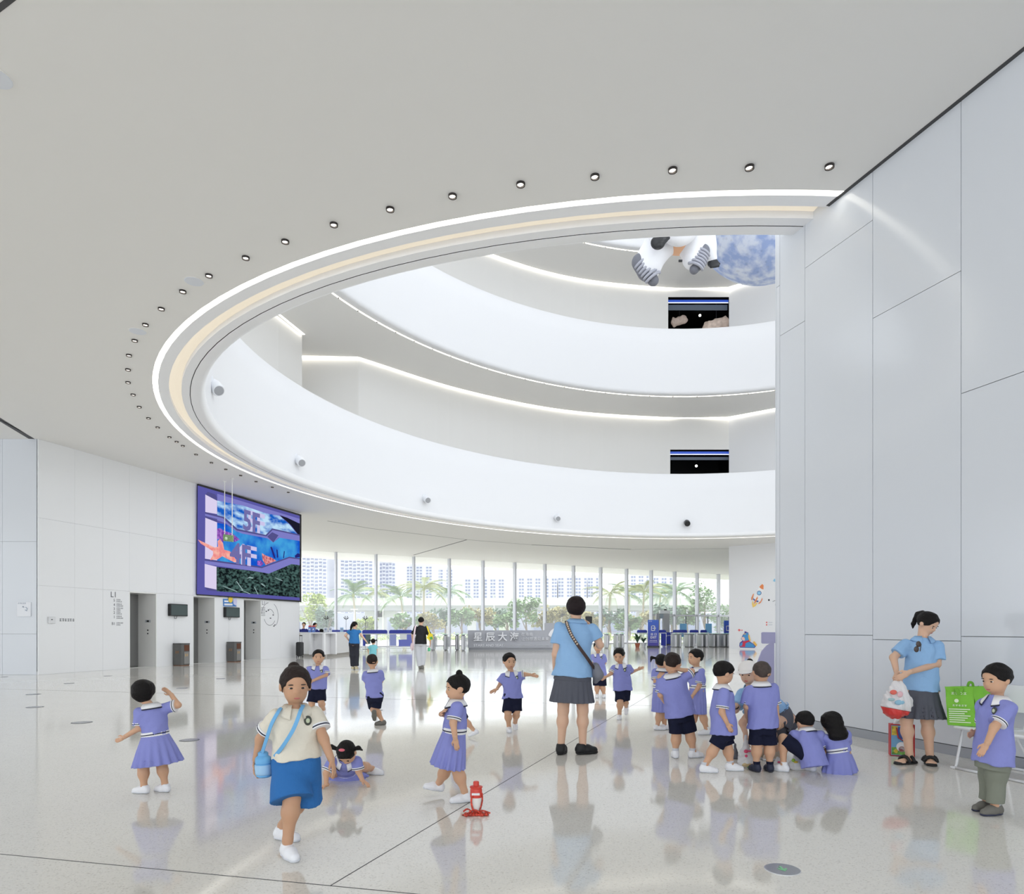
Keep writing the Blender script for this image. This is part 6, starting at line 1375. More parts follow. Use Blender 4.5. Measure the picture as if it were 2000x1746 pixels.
ph = empty('phone', P11['arms']['R'][2] + Vector((0, .03, .1)), 'phone held up in front of the teacher\'s face', 'phone'); c = P11['arms']['R'][2] + Vector((-.03, .035, .11)); MB().box(c, (.075, .010, .15), bev=.004).build('case', BLACK, ph); MB().box(c + Vector((0, .006, 0)), (.066, .003, .135)).build('screen', mat('phone_screen', (120, 140, 160), .2), ph)
# cream polo girl: blue bottle bag on a strap
D = 4.15; BBL = mat('bottle_bag_blue', (110, 176, 226), .6); 
wb = empty('bottle_bag', q(516, 1521, -.02), 'light blue bottle bag hanging on a strap at the cream polo girl\'s hip', 'bag')
c0, c1 = q(516, 1518, -.02), q(514, 1476, -.02); az = nrm(c1 - c0); L = (c1 - c0).length
MB().lathe(c0, [(.030, 0), (.046, .008), (.050, L * .5), (.050, L * .62), (.046, L * .64), (.046, L * .66), (.049, L * .68), (.047, L * .9), (.034, L * 1.0), (.030, L * 1.02)], 24, (1, 0, 0), (0, 1, 0), az).build('pouch', BBL, wb, smooth=True, cut=40)
MB().lathe(c0 + az * L * .15, [(.0505, 0), (.0515, .01), (.0525, L * .4), (.051, L * .46)], 24, (1, 0, 0), (0, 1, 0), az).build('pouch_body', mat('bottle_bag_pale', (160, 200, 234), .5), wb, smooth=True)
MB().lathe(c0 + az * L * 1.0, [(.030, 0), (.030, .02), (.018, .028)], 18, (1, 0, 0), (0, 1, 0), az).build('cap', BBL, wb, smooth=True, cut=40)
ribbon('strap', [q(536, 1478, -.09), q(552, 1458, -.145), q(570, 1430, -.175), q(580, 1408, -.168), q(587, 1388, -.135), q(592, 1377, -.04), q(585, 1380, .06)], .022, BBL, wb, [(-.2, -1, 0)] * 2 + [(0, -1, .1)] * 2 + [(.1, -1, .6), (.2, -.2, 1), (0, .8, .6)], .004)
ribbon('strap', [q(512, 1470, -.05), q(520, 1445, -.10), q(530, 1415, -.12), q(543, 1391, -.10), q(550, 1382, -.03), q(556, 1384, .06)], .022, BBL, wb, [(-.4, -1, 0)] * 2 + [(-.2, -1, .2), (-.1, -.8, .7), (0, -.1, 1), (0, .8, .6)], .004)
# man: yellow and green bag, pink strap
D = 22.9; yb = empty('yellow_bag', q(840, 1251, -.1), 'yellow and green bag on the shoulder of the man in black', 'bag')
MB().prism([q(833, 1246, -.18), q(838, 1236, -.18), q(844, 1238, -.18), q(846, 1248, -.18), q(839, 1251, -.18)], (0, .12, 0)).build('pouch', mat('bag_yellow', (236, 212, 50), .6), yb)
MB().prism([q(838.5, 1245, -.19), q(844, 1243, -.19), q(845, 1248, -.19), q(841, 1249.5, -.19)], (0, .01, 0)).build('patch', mat('bag_green', (70, 160, 90), .6), yb)
ribbon('strap', [q(834, 1223, -.02), q(836, 1229, -.15), q(839, 1237, -.19), q(841, 1241, -.18)], .045, mat('bag_yellow', (236, 212, 50), .6), yb, [(0, -.4, 1), BK, BK, BK], .008)
pk = empty('pink_strap_bag', q(807, 1263, .1), 'pale pink bag strap down the back of the man in black', 'bag')
ribbon('strap', [q(812, 1222, -.02), q(810.5, 1228, -.16), q(808.5, 1243, -.19), q(807, 1258, -.15), q(806.5, 1266, -.05)], .05, mat('strap_pink', (230, 208, 214), .7), pk, [(0, -.4, 1), BK, BK, BK, (-.5, -1, 0)], .008)
solid('pouch', ell(q(805, 1263, .12), (.06, .12, .14)), *bb([q(805, 1263, .12)], .2), .02, mat('strap_pink', (230, 208, 214), .7), pk)
gb = empty('green_toy_bottle', q(838, 1272), 'small green and clear bottle dangling from the man\'s hand', 'bottle'); MB().lathe(q(838, 1272), [(.03, 0), (.045, .02), (.045, .1), (.02, .13)], 12).build('body', mat('toy_green', (90, 190, 140), .5), gb, smooth=True); MB().tube([q(838, 1272) + UP * .13, q(839.5, 1261)], .008, 5).build('cord', RAIL, gb)
# crouching woman's cap and seat of the skirt
cp = P18['t']; hq = P18['hq']; c = P18['c']; RH = np.array([[*P18['hx']], [*P18['hf']], [*P18['hu']]]).T
solid('cap_crown', I(ell(hq(0, -.06, .30), (.90 * c, 1.02 * c, .86 * c), RH), half(hq(0, 0, .34), -P18['hu'])), *bb([hq(0, 0, .6)], 1.3 * c), .009, mat('cap_white', (236, 232, 230), .8), cp)
solid('cap_brim', I(ell(hq(0, 1.0, .34), (.68 * c, .86 * c, .13 * c), RH), half(hq(0, .45, 0), -P18['hf'])), *bb([hq(0, 1, .36)], 1.0 * c), .007, mat('cap_white', (236, 232, 230), .8), cp)
solid('skirt_seat', U(.06, ell(px(1524, 1403, 7.2), (.125, .17, .17)), ell(px(1512, 1420, 7.15), (.15, .16, .13))), *bb([px(1518, 1408, 7.2)], .36), .012, GSK, P18['t'])
wt = P18['arms']['R'][2]; e_ = P18['arms']['R'][1]; d = nrm(wt - e_); a_ = d.cross(UP).normalized(); MB().lathe(wt - d * .03, [(.030, -.018), (.034, -.012), (.034, .012), (.030, .018)], 16, a_, d.cross(a_), d).build('watch', BLACK, P18['t'], smooth=True)
# hair ties
for nm_, Pn, xyz, m_ in (('hair_bow', P3, (0, .1, 1.02), mat('bow_pink', (224, 110, 128), .6)), ('hair_tie', P9, (0, -.2, .98), mat('tie_brown', (120, 60, 50), .6)), ('hair_clip', P14, (-.55, -.7, .3), mat('clip_gold', (214, 180, 110), .4))):
    MB().ball(Pn['hq'](*xyz), (.30 * Pn['c'], .14 * Pn['c'], .12 * Pn['c']), 10, 6, Pn['hx'], Pn['hf'], Pn['hu']).build(nm_, m_, Pn['t'], smooth=True)
# glasses on the shirt front of the woman at the wall
D = 6.85; gl = empty('sunglasses', q(1793, 1275, -.17), 'dark sunglasses hooked on the blue shirt of the woman by the wall', 'glasses'); GLM = mat('glasses_brown', (70, 58, 54), .3)
for x, y in ((1790, 1268), (1794, 1258)): MB().ball(q(x, y, -.165), (.026, .008, .030), 12, 8).build('lens', GLM, gl, smooth=True)
MB().tube([q(1794, 1252, -.155), q(1799, 1258, -.16), q(1797, 1272, -.165)], .004, 5).build('arm', GLM, gl)
# plastic bag in her hands
PLW = mat('plastic_white', (238, 236, 238), .35, .5, alpha=.92, bump=(18, .5)); PLR = mat('plastic_red', (214, 62, 58), .35, .5, bump=(18, .4))
hb = empty('plastic_bag', q(1752, 1405, -.2), 'white plastic bag with red bottom hanging from the woman\'s hands', 'bag')
top_ = q(1757, 1326, -.2); bot = q(1751, 1402, -.2); azb = (top_ - bot); Lb = azb.length
pf = [(-.0, .05, .04), (.04, .115, .08), (.12, .142, .10), (.22, .118, .085), (.30, .070, .05), (Lb, .022, .02)]
RB_ = np.eye(3); bagf = wob(wob(loft(bot, RB_, pf), .010, 26, 11), .005, 60, 12)
solid('bag', I(bagf, half(bot + UP * .085, (-.18, 0, -1))), *bb([bot, top_], .18), .008, PLW, hb); solid('red_base', I(grow(bagf, -.001), half(bot + UP * .085, (.18, 0, 1))), *bb([bot, bot + UP * .15], .18), .008, PLR, hb)
for x, y, rx, rz, m_ in ((1745, 1352, .035, .024, mat('spot_red', (232, 110, 96), .5)), (1757, 1372, .05, .026, mat('spot_blue', (150, 196, 220), .5)), (1741, 1366, .035, .016, mat('spot_teal', (170, 200, 205), .5)), (1758, 1356, .03, .03, mat('spot_pink', (232, 190, 196), .5))):
    MB().ball(q(x, y, -.30 if y < 1366 else -.305), (rx, .012, rz), 10, 6).build('print', m_, hb, smooth=True)
# gift bag on the floor behind her
D = 7.2; gbg = empty('gift_bag', on_z(1762, 1476, 0), 'colourful red and blue paper gift bag standing by the wall', 'bag')
f0_, f1_ = on_z(1739, 1476, 0), on_z(1787, 1478.5, 0); dx_ = nrm(f1_ - f0_); dn_ = Vector((dx_.y, -dx_.x, 0)); W_ = (f1_ - f0_).length; Hh = .335
MB().prism([f0_ + UP * .002, f1_ + UP * .002, f1_ - dn_ * .10 + UP * .002, f0_ - dn_ * .10 + UP * .002], (0, 0, Hh)).build('body', mat('gift_red', (196, 44, 48), .45), gbg)
def gp_(u0, u1, v0, v1, m_, o=.001, nm='print'): a, b = f0_ + dx_ * W_ * u0 + dn_ * o, f0_ + dx_ * W_ * u1 + dn_ * o; MB().prism([a + UP * Hh * v0, b + UP * Hh * v0, b + UP * Hh * v1, a + UP * Hh * v1], dn_ * .001).build(nm, m_, gbg)
gp_(.03, .86, .03, .97, mat('gift_sky', (120, 176, 218), .45)); gp_(.05, .84, .05, .28, mat('gift_green', (120, 176, 84), .45, noise=(40, .4)), .003); gp_(.05, .3, .66, .95, mat('gift_yellow', (216, 190, 70), .45, noise=(30, .4)), .003); gp_(.3, .8, .55, .92, mat('gift_blue', (60, 84, 170), .45), .004)
for u_, v_, r_, m_ in ((.46, .30, .052, mat('print_white', (240, 240, 245), .6)), (.46, .23, .03, mat('gift_red', (196, 44, 48), .45)), (.22, .16, .02, mat('gift_yellow', (216, 190, 70), .45)), (.55, .72, .03, mat('print_white', (240, 240, 245), .6))):
    MB().lathe(f0_ + dx_ * W_ * u_ + dn_ * .006 + UP * Hh * v_, [(r_, 0), (r_, .002)], 16, dx_, UP, dn_).build('print', m_, gbg)
MB().tube([f0_ + dx_ * W_ * .25 + UP * Hh * .9 + dn_ * .01, f0_ + dx_ * W_ * .3 + UP * Hh * .6 + dn_ * .02, f0_ + dx_ * W_ * .5 + UP * Hh * .5 + dn_ * .02, f0_ + dx_ * W_ * .7 + UP * Hh * .6 + dn_ * .02, f0_ + dx_ * W_ * .75 + UP * Hh * .9 + dn_ * .01], .006, 6).build('handle', mat('gift_red', (196, 44, 48), .45), gbg, smooth=True)
solid('tissue', wob(ell(f0_ + dx_ * W_ * .35 - dn_ * .05 + UP * (Hh + .01), (.05, .035, .06)), .008, 50, 2), *bb([f0_ + dx_ * W_ * .35 + UP * Hh], .12), .007, WCOT, gbg)
# bags on the floor in the group
def floor_bag(x0, x1, ytop, ybot, label, m_, seed, handles=True, prints=()):
    D = depth_floor(ybot); b = on_z((x0 + x1) / 2, ybot, 0); w = (x1 - x0) / 2 * D / F; h = (ybot - ytop) * D / F
    t = empty('plastic_bag', b, label, 'bag', 'plastic bags on the floor')
    f_ = I(wob(wob(loft(b, np.eye(3), [(0, w * .82, w * .6), (h * .1, w, w * .75), (h * .4, w * .9, w * .66), (h * .7, w * .45, w * .34), (h, w * .14, w * .12)]), .006, 34, seed), .003, 80, seed + 1), half(b, (0, 0, -1)))
    solid('bag', f_, b + Vector((-w, -w, 0)), b + Vector((w, w, h)), .006, m_, t)
    for (dx, dz, rx, rz, pm) in prints: MB().ball(b + Vector((dx * w, -w * .70 * (1 - .5 * max(0, dz - .3)), dz * h)), (rx, .012, rz), 10, 6).build('print', pm, t, smooth=True)
    return t
PLT = mat('plastic_clear', (232, 232, 234), .3, .5, alpha=.85, bump=(22, .5)); PINK = mat('print_pink', (224, 84, 122), .5)
floor_bag(1440, 1471, 1436, 1498, 'white plastic bag with pink heart print on the floor beside the boys', PLT, 3, prints=((-.1, .52, .022, .018, PINK), (.35, .53, .03, .008, PINK), (-.1, .38, .014, .014, PINK), (0, .10, .05, .022, mat('snack_tan', (206, 184, 140), .5)), (.3, .05, .03, .014, mat('snack_green', (90, 170, 110), .5))))
floor_bag(1540, 1570, 1470, 1503, 'clear plastic bag of snacks on the floor by the squatting boy', PLT, 6, prints=((-.6, .6, .018, .018, mat('snack_lime', (150, 190, 70), .5)), (-.3, .5, .022, .012, mat('snack_yellow', (226, 196, 70), .5)), (.6, .3, .03, .03, mat('snack_red', (222, 110, 90), .5))))
floor_bag(1430, 1442, 1452, 1482, 'small dark grey bag on the floor left of the pink heart bag', mat('bag_dark', (96, 98, 106), .6), 9)
floor_bag(1512, 1528, 1478, 1497, 'small white bag with red trim between the standing and squatting boys', PLT, 12, prints=((0, .5, .02, .01, PINK),))
# red bottle with strap
b = on_z(930, 1588, 0); D = b.y; s = D / F; rb = empty('water_bottle', b, 'red and white water bottle standing on the floor', 'bottle')
BRED = mat('bottle_red', (214, 66, 52), .4); r = 11.5 * s
MB().lathe(b, [(r * .85, 0), (r, .006), (r, .115), (r * .98, .118)], 28).build('body', mat('bottle_white', (232, 230, 226), .3), rb, smooth=True, cut=40)
MB().lathe(b + UP * .118, [(r * 1.02, 0), (r * 1.02, .055), (r * .92, .066), (r * .96, .068), (r * 1.08, .070), (r * 1.08, .078), (r * .7, .084)], 28).build('shoulder', BRED, rb, smooth=True, cut=40)
MB().lathe(b + UP * .198, [(r * .5, 0), (r * .5, .030), (r * .40, .036)], 20).build('cap', BRED, rb, smooth=True, cut=40)
MB().prism([b + Vector((-.03, -r * 1.03, .14)), b + Vector((.028, -r * 1.03, .14)), b + Vector((.028, -r * 1.03, .156)), b + Vector((-.03, -r * 1.03, .156))], (0, .004, 0)).build('name_label', WCOT, rb)
STP = mat('strap_pattern', (196, 66, 48), .6, noise=(70, .7))
ribbon('strap', [b + Vector((-r * .7, -r * .95, .135)), b + Vector((-r * .75, -r * 1.15, .09)), b + Vector((-r * .5, -r * 1.3, .045)), b + Vector((0, -r * 1.4, .012)), b + Vector((.04, -r * 1.5, .006)), b + Vector((.075, -r * 1.3, .006))], .013, STP, rb, [(0, -1, 0)] * 3 + [(0, -.5, 1), (0, 0, 1), (0, 0, 1)])
ribbon('strap', [b + Vector((r * 1.03, -r * .2, .15)), b + Vector((r * 1.08, -r * .45, .10)), b + Vector((r * .8, -r * .95, .05)), b + Vector((.01, -r * 1.5, .01)), b + Vector((-.06, -r * 1.3, .008)), b + Vector((-.095, -r * 1.7, .006)), b + Vector((-.05, -r * 2.0, .006))], .011, STP, rb, [(1, -.5, 0), (1, -1, 0), (.5, -1, .2), (0, -.4, 1), (0, 0, 1), (0, 0, 1), (0, 0, 1)])
solid('strap_pile', I(wob(U(.01, ell(b + Vector((-.045, -r * 1.7, .008)), (.055, .030, .016)), ell(b + Vector((.05, -r * 1.6, .008)), (.050, .026, .014))), .007, 90, 3), half(b, (0, 0, -1))), *bb([b + Vector((-.1, -r * 2.2, 0)), b + Vector((.1, -r, .03))], .01), .004, STP, rb)
rnd2 = random.Random(5)
for k in range(5):
    a = b + Vector((rnd2.uniform(-.09, .0), -r * 1.6 + rnd2.uniform(-.015, .02), .008 + .006 * k)); c_ = a + Vector((rnd2.uniform(.03, .12), rnd2.uniform(-.02, .02), 0))
    ribbon('strap_coil', [a, a.lerp(c_, .5) + Vector((0, .0, .016)), c_], .016, STP, rb, [(0, -.3, 1)] * 3)
# floor sign disc and floor boxes
STL = mat('disc_steel', (158, 160, 164), .25, .5, .7)
c = on_z(1528, 1698.5, 0); R_ = 33 * c.y / F; fd_ = empty('floor_marker', c, 'round steel floor marker with a green arrow in the foreground', 'floor marker')
MB().lathe(c, [(R_, 0), (R_, .003), (R_ * .96, .005)], 40).build('disc', STL, fd_); MB().lathe(c, [(R_ * 1.03, 0), (R_ * 1.03, .003), (R_, .0035)], 40).build('rim', mat('rim_bright', (225, 226, 230), .2, metal=.5), fd_)
a = lambda x, y: c + Vector((x * R_, y * R_, .0055))
MB().prism([a(-.07, .42), a(.07, .42), a(.07, -.05), a(.26, .12), a(.26, -.08), a(0, -.42), a(-.26, -.08), a(-.26, .12), a(-.07, -.05)], (0, 0, .001)).build('arrow', mat('arrow_green', (130, 205, 150), .4), fd_)
for i, (x, y, w) in enumerate(((160, 1411, 17), (370, 1445.6, 17), (65, 1356, 12), (68, 1381, 14), (135, 1334.5, 9), (211, 1320, 7), (431, 1325.5, 8), (356, 1344, 10), (737, 1387, 10), (8, 1322, 6))):
    c = on_z(x, y, 0); R_ = w * c.y / F
    t = empty('floor_box', c, 'round steel floor outlet, %s' % ['left of the girl at far left', 'right of the girl at far left', 'near the bluish wall, upper of two', 'near the bluish wall, lower of two', 'in front of the left wall outlet', 'in front of the L1 directory', 'near the right litter bin', 'in front of the left litter bin', 'beside the boy running away', 'at the foot of the bluish wall'][i], 'floor outlet', 'floor outlets')
    MB().lathe(c, [(R_, 0), (R_, .004), (R_ * .9, .006)], 28).build('cover', STL, t); MB().lathe(c, [(R_ * 1.1, 0), (R_ * 1.1, .002)], 28).build('rim', GREYTXT, t)

# ------------------------------------------------------------------ white folding chairs along the right wall with belongings
CHW = mat('chair_white', (236, 238, 242), .35); dw = X3(DR) * -1; dn = X3(NR)     # along the wall towards us, out into the hall
def chair(o, label):
    """o = floor point under the far front corner; width along dw, back towards the wall"""
    t = empty('folding_chair', o, label, 'chair', 'white folding chairs by the wall'); w, dep = .44, .42
    def c(u, v, z): return o + dw * u - dn * v + UP * z
    MB().box(c(w / 2, dep / 2 - .02, .405), (w, dep, .03), dw, dn, bev=.012).build('seat', CHW, t)
    for u in (.02, w - .02):
        MB().tube([c(u, .0, .012), c(u, .015, .05), c(u, .10, .40), c(u, .34, .40)], .013, 8).build('front_leg', CHW, t, smooth=True)
        MB().tube([c(u, .50, .012), c(u, .48, .05), c(u, .22, .40)], .013, 8).build('rear_leg', CHW, t, smooth=True)
        MB().tube([c(u, .34, .40), c(u, .44, .56), c(u, .50, .80)], .013, 8).build('back_post', CHW, t, smooth=True)
    MB().tube([c(.0, .0, .013), c(w, .0, .013)], .013, 8).build('foot_bar', CHW, t, smooth=True); MB().tube([c(.0, .50, .013), c(w, .50, .013)], .013, 8).build('foot_bar', CHW, t, smooth=True)
    for u in (.0, w): MB().box(c(u, .0, .012), (.05, .034, .024), dw, dn, bev=.006).build('foot_cap', CHW, t)
    mb = MB()
    pts = [c(.01, .465, .56), c(w - .01, .465, .56), c(w - .0, .49, .69), c(w - .05, .503, .81), c(.05, .503, .81), c(.0, .49, .69)]
    mb.prism(pts, dn * .014).build('backrest', CHW, t)
    return c
o1 = on_z(1862, 1501, 0); c1_ = chair(o1, 'white folding chair with the green tote bag on it'); c2_ = chair(o1 + dw * .50, 'white folding chair with the yellow bottle at the right edge')
# green tote
GRN = mat('tote_green', (128, 196, 62), .7, bump=(18, .2)); tt = empty('tote_bag', c1_(.2, .2, .42), 'bright green shopping tote with white print on the chair', 'bag')
D = 6.62
tp = lambda x, y, dz=0.0: px(x, y, D + dz)
front = [tp(1851, 1416, -.02), tp(1906, 1419, -.16), tp(1901, 1341, -.14), tp(1846, 1341, .0)]
back = [v + Vector((.20, .06, 0)) for v in front]; side = [front[1], back[1], back[2], front[2]]
for nm_, poly in (('front', front), ('rear', back), ('gusset', side), ('gusset', [back[0], front[0], front[3], back[3]])):
    a_, b_, c_, d_ = [Vector(v) for v in poly]; vs = []; n_ = 8
    rr2 = random.Random(len(nm_))
    nn = (b_ - a_).cross(d_ - a_).normalized()
    for i in range(n_ + 1):
        for j in range(n_ + 1):
            u_, v_ = i / n_, j / n_; p = a_ * (1 - u_) * (1 - v_) + b_ * u_ * (1 - v_) + c_ * u_ * v_ + d_ * (1 - u_) * v_
            vs.append(p + nn * (.008 * math.sin(u_ * 9 + v_ * 4) * v_ + .006 * math.sin(v_ * 13)))
    fs = [(i * (n_ + 1) + j, (i + 1) * (n_ + 1) + j, (i + 1) * (n_ + 1) + j + 1, i * (n_ + 1) + j + 1) for i in range(n_) for j in range(n_)]
    mesh_obj(nm_, vs, fs, GRN, tt, smooth=True)
mesh_obj('base', [front[0] + UP * .001, front[1] + UP * .001, back[1] + UP * .001, back[0] + UP * .001], [(0, 1, 2, 3)], GRN, tt)
rt = nrm(front[1] - front[0]); fn_ = nrm((front[1] - front[0]).cross(front[3] - front[0])); fn_ = fn_ if fn_.y < 0 else -fn_
ribbon('handle', [tp(1867, 1352, -.06), tp(1868, 1346, -.07), tp(1873, 1355, -.085), tp(1879, 1343, -.085), tp(1880, 1352, -.085)], .03, mat('tote_green_dark', (112, 178, 52), .7), tt, [tuple(fn_)] * 5)
ribbon('handle', [tp(1890, 1340, .02), tp(1893, 1333, .02), tp(1899, 1334, .02), tp(1901, 1341, .02)], .025, mat('tote_green_dark', (112, 178, 52), .7), tt, [(0, -1, .3)] * 4)
TW_ = mat('tote_print', (226, 240, 210), .7); fp = lambda u_, v_: front[0].lerp(front[1], u_).lerp(front[3].lerp(front[2], u_), v_) + fn_ * .012
text_mesh('print', '#4', TW_, tt, fp(.2, .80), rt, UP, .030, .002, width=.13); text_mesh('print', '#5', TW_, tt, fp(.22, .50), rt, UP, .022, .002, width=.12)
for k in range(7): MB().prism([fp(.08, .41 - .055 * k), fp(.84 - .1 * (k % 3), .41 - .055 * k), fp(.84 - .1 * (k % 3), .435 - .055 * k), fp(.08, .435 - .055 * k)], fn_ * .001).build('print_line', TW_, tt)
MB().lathe(fp(.38, .64), [(.018, 0), (.018, .001)], 14, rt, UP, fn_).build('print_emblem', TW_, tt)
bp_ = empty('blue_pack', tp(1916, 1398, .05), 'dark blue packet sticking out behind the green tote', 'packet'); MB().prism([tp(1908, 1414, .02), tp(1926, 1418, .02), tp(1924, 1350, .02), tp(1909, 1340, .02)], (.05, .06, 0)).build('packet', mat('packet_blue', (38, 44, 120), .5), bp_)
for k in range(3): MB().ball(tp(1916 + 2 * k, 1352 + 6 * k, .0), .006, 6, 4).build('print', WCOT, bp_)
# yellow bottle and blue pouch on the second chair
b = c2_(.16, .12, .422); yb2 = empty('yellow_bottle', b, 'yellow drinking bottle with strap on the second chair', 'bottle'); YEL = mat('bottle_yellow', (236, 206, 84), .4); r = .042
MB().lathe(b, [(r * .9, 0), (r, .008), (r, .12), (r * .92, .135)], 24).build('body', YEL, yb2, smooth=True, cut=40); MB().lathe(b + UP * .135, [(r * 1.0, 0), (r * 1.02, .04), (r * .7, .052)], 24).build('lid', mat('bottle_yellow_pale', (240, 222, 150), .4), yb2, smooth=True, cut=40); MB().lathe(b + UP * .185, [(r * .45, 0), (r * .45, .03), (r * .3, .036)], 16).build('spout', YEL, yb2, smooth=True, cut=40)
MB().lathe(b + Vector((-.01, -r * 1.02, .158)), [(.016, 0), (.016, .006)], 16, (1, 0, 0), UP, (0, -1, 0)).build('button', mat('button_blue', (130, 170, 220), .4), yb2)
ribbon('strap', [b + Vector((r, 0, .16)), b + Vector((r * 1.5, -.02, .13)), b + Vector((r * .8, -r * 1.1, .06)), b + Vector((-r * .6, -r * 1.1, .04)), b + Vector((-r * 1.2, -.02, .01))], .014, mat('strap_yellow', (224, 208, 150), .6), yb2, [(1, 0, 0), (1, -.5, 0), (0, -1, 0), (0, -1, 0), (-1, -.5, 0)])
b = c2_(.30, .10, .424); bl = empty('patterned_pouch', b, 'blue and red patterned pouch on the second chair', 'pouch'); solid('pouch', wob(ell(b + UP * .045, (.055, .05, .045)), .004, 40, 3), *bb([b + UP * .045], .09), .006, mat('pouch_blue', (52, 74, 160), .6, noise=(30, .3)), bl)
MB().ball(b + Vector((0, -.03, .075)), (.04, .03, .022), 10, 6).build('flap', mat('pouch_red', (206, 90, 96), .6), bl, smooth=True); text_mesh('print', '#1', WCOT, bl, b + Vector((-.02, -.052, .03)), (1, 0, 0), UP, .05, .004)

# ------------------------------------------------------------------ stickers on the core wall
CN = Vector((44.1 - 46, -(17 - 14.62), 0)).normalized()
def cw(x, y, o=.012):
    n2 = Vector((CN.x, CN.y)); return on_plane(x, y, Vector((17, 44.1)) + n2 * o, n2)
def sticker(root, nm, pts, m_, o=.012): MB().prism([cw(x, y, o) for x, y in pts], CN * .004).build(nm, m_, root)
c3 = lambda x, y: (1420 + x / 9.7, 1110 + y / 9.7)
def S3(root, nm, pts, m_, o=.012): sticker(root, nm, [c3(*p) for p in pts], m_, o)
ORA = mat('sticker_orange', (236, 140, 84), .5); YLW = mat('sticker_yellow', (244, 208, 110), .5); NVB = mat('sticker_navy', (74, 90, 160), .5); SKB = mat('sticker_sky', (150, 205, 235), .5); WHS = mat('sticker_white', (240, 240, 242), .5)
rk = empty('rocket_sticker', cw(1478, 1186), 'orange and white rocket sticker on the white wall', 'sticker')
S3(rk, 'hull', [(690, 300), (700, 400), (640, 600), (590, 640), (510, 590), (500, 560), (560, 440), (610, 350)], WHS)
S3(rk, 'nose', [(612, 355), (640, 318), (672, 297), (693, 325), (690, 402), (645, 385)], ORA, .018); S3(rk, 'fin', [(510, 475), (490, 490), (460, 560), (462, 605), (478, 600), (500, 520)], ORA, .018); S3(rk, 'fin', [(665, 555), (672, 590), (640, 650), (595, 680), (600, 655), (640, 620)], ORA, .018); S3(rk, 'fin', [(578, 528), (582, 570), (545, 640), (512, 680), (515, 645), (545, 580)], ORA, .022)
S3(rk, 'band', [(497, 562), (540, 600), (600, 615), (585, 640), (530, 625), (495, 590)], NVB, .020); S3(rk, 'flame', [(480, 610), (472, 680), (490, 742), (540, 715), (580, 650), (555, 650), (510, 690), (500, 650)], YLW, .018)
cc_ = cw(*c3(608, 467), .02); ax_ = CN.cross(UP).normalized(); MB().lathe(cc_, [(.15, 0), (.15, .004)], 20, ax_, UP, CN).build('window_ring', NVB, rk); MB().lathe(cc_ + CN * .004, [(.115, 0), (.115, .004)], 20, ax_, UP, CN).build('window', SKB, rk)
py = empty('pony_sticker', cw(1462, 1265), 'blue cartoon pony sticker with red scarf low on the white wall', 'sticker')
POB = mat('pony_blue', (72, 148, 205), .5); POR = mat('pony_scarf', (205, 50, 78), .5); POM = mat('pony_mane', (240, 190, 96), .5); POP = mat('pony_muzzle', (240, 200, 190), .5); POU = mat('pony_outline', (84, 60, 150), .5)
S3(py, 'outline', [(232, 1470), (240, 1410), (290, 1370), (265, 1330), (300, 1260), (340, 1215), (400, 1210), (420, 1300), (440, 1390), (500, 1430), (545, 1480), (520, 1508), (250, 1502)], POU)
S3(py, 'torso', [(243, 1465), (250, 1420), (310, 1395), (420, 1395), (490, 1435), (530, 1480), (510, 1500), (260, 1494)], POB, .018); S3(py, 'head', [(275, 1330), (310, 1265), (345, 1225), (395, 1220), (412, 1300), (415, 1370), (340, 1390), (290, 1370)], POB, .020)
S3(py, 'muzzle', [(270, 1320), (290, 1298), (325, 1305), (342, 1345), (325, 1372), (290, 1360)], POP, .024); S3(py, 'scarf', [(300, 1385), (415, 1360), (425, 1385), (350, 1420), (340, 1490), (235, 1480), (290, 1460)], POR, .026); S3(py, 'mane', [(400, 1258), (425, 1265), (448, 1370), (430, 1390), (408, 1330)], POM, .024); S3(py, 'tail', [(485, 1395), (520, 1380), (572, 1450), (550, 1480), (520, 1450)], POM, .024); S3(py, 'horn', [(330, 1225), (335, 1190), (365, 1200), (380, 1215)], POU, .026); S3(py, 'fringe', [(303, 1245), (340, 1235), (365, 1240), (340, 1252)], POM, .028)
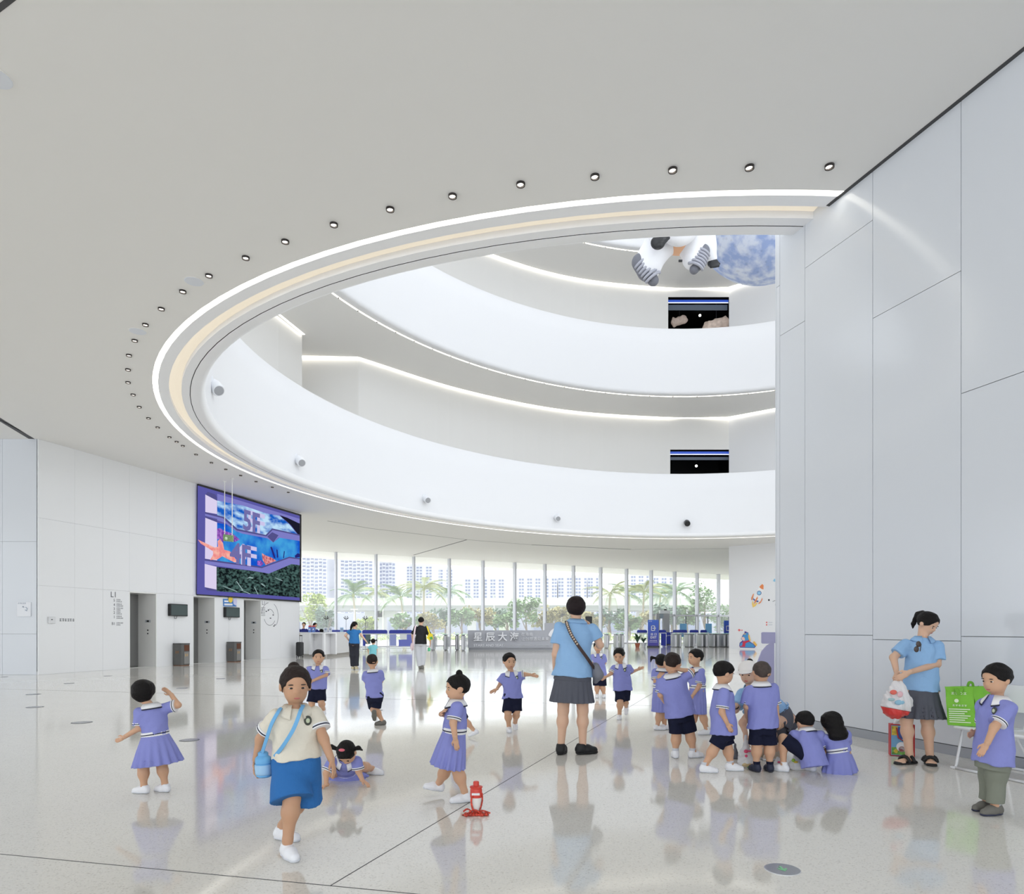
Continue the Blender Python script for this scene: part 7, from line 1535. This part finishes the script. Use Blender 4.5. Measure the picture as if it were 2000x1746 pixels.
fs_ = empty('fish_sticker', cw(1445, 1232), 'small red fish sticker above the pony', 'sticker'); S3(fs_, 'body', [(203, 1170), (228, 1145), (262, 1170), (230, 1195)], mat('sticker_red', (226, 110, 110), .5)); S3(fs_, 'tail', [(262, 1170), (295, 1160), (290, 1188)], mat('sticker_red', (226, 110, 110), .5))
bd = empty('blue_sticker', cw(1512, 1133), 'pale blue bird sticker cut off by the right wall', 'sticker'); S3(bd, 'shape', [(868, 240), (900, 190), (930, 240), (925, 258), (890, 250)], SKB)
sn = empty('comet_sticker', cw(1506, 1172), 'dark dot and thin swirl lines sticker right of the rocket', 'sticker'); MB().lathe(cw(*c3(793, 600)), [(.06, 0), (.06, .004)], 12, ax_, UP, CN).build('dot', BLACK, sn)
for pts in ([(865, 630), (900, 612), (935, 600)], [(915, 700), (918, 660), (940, 625)]): MB().tube([cw(*c3(*p)) for p in pts], .014, 5).build('swirl', GREYTXT, sn)
ns = empty('wall_notice', cw(1500, 1219), 'tiny red and grey notice print on the white wall', 'notice')
for y_ in (1025, 1070): MB().lathe(cw(*c3(750, y_)), [(.05, 0), (.05, .004)], 10, ax_, UP, CN).build('dot', mat('sticker_red', (226, 110, 110), .5), ns); S3(ns, 'line', [(785, y_ - 4), (860, y_ - 4), (860, y_ + 3), (785, y_ + 3)], mat('print_pale_grey', (170, 180, 195), .6))
# lilac photo board just behind the end of the right wall
LB = mat('board_lilac', (170, 168, 202), .6); D = 9.98
pb_ = empty('lilac_photo_board', px(1506, HZ, D) * 1, 'lilac cut-out photo board peeping out behind the right wall end', 'board'); lp = lambda x, y: px(x, y, D)
fl_y = HZ + EYE * F / D
MB().prism([lp(1488, 1236), lp(1490, 1234.5), lp(1530, 1235), lp(1530, 1257.5), lp(1490, 1257), lp(1488, 1255)], (.0, .03, 0)).build('head_panel', LB, pb_)
MB().prism([lp(1530, 1257.4), lp(1530, fl_y), lp(1470, fl_y), lp(1474, 1330), lp(1480, 1293), lp(1488, 1272), lp(1498, 1261), lp(1504, 1257.4)], (.0, .03, 0)).build('body_panel', LB, pb_)
MB().tube([lp(1513.5, 1256), lp(1513.5, fl_y)], .012, 8).build('pole', RAIL, pb_)
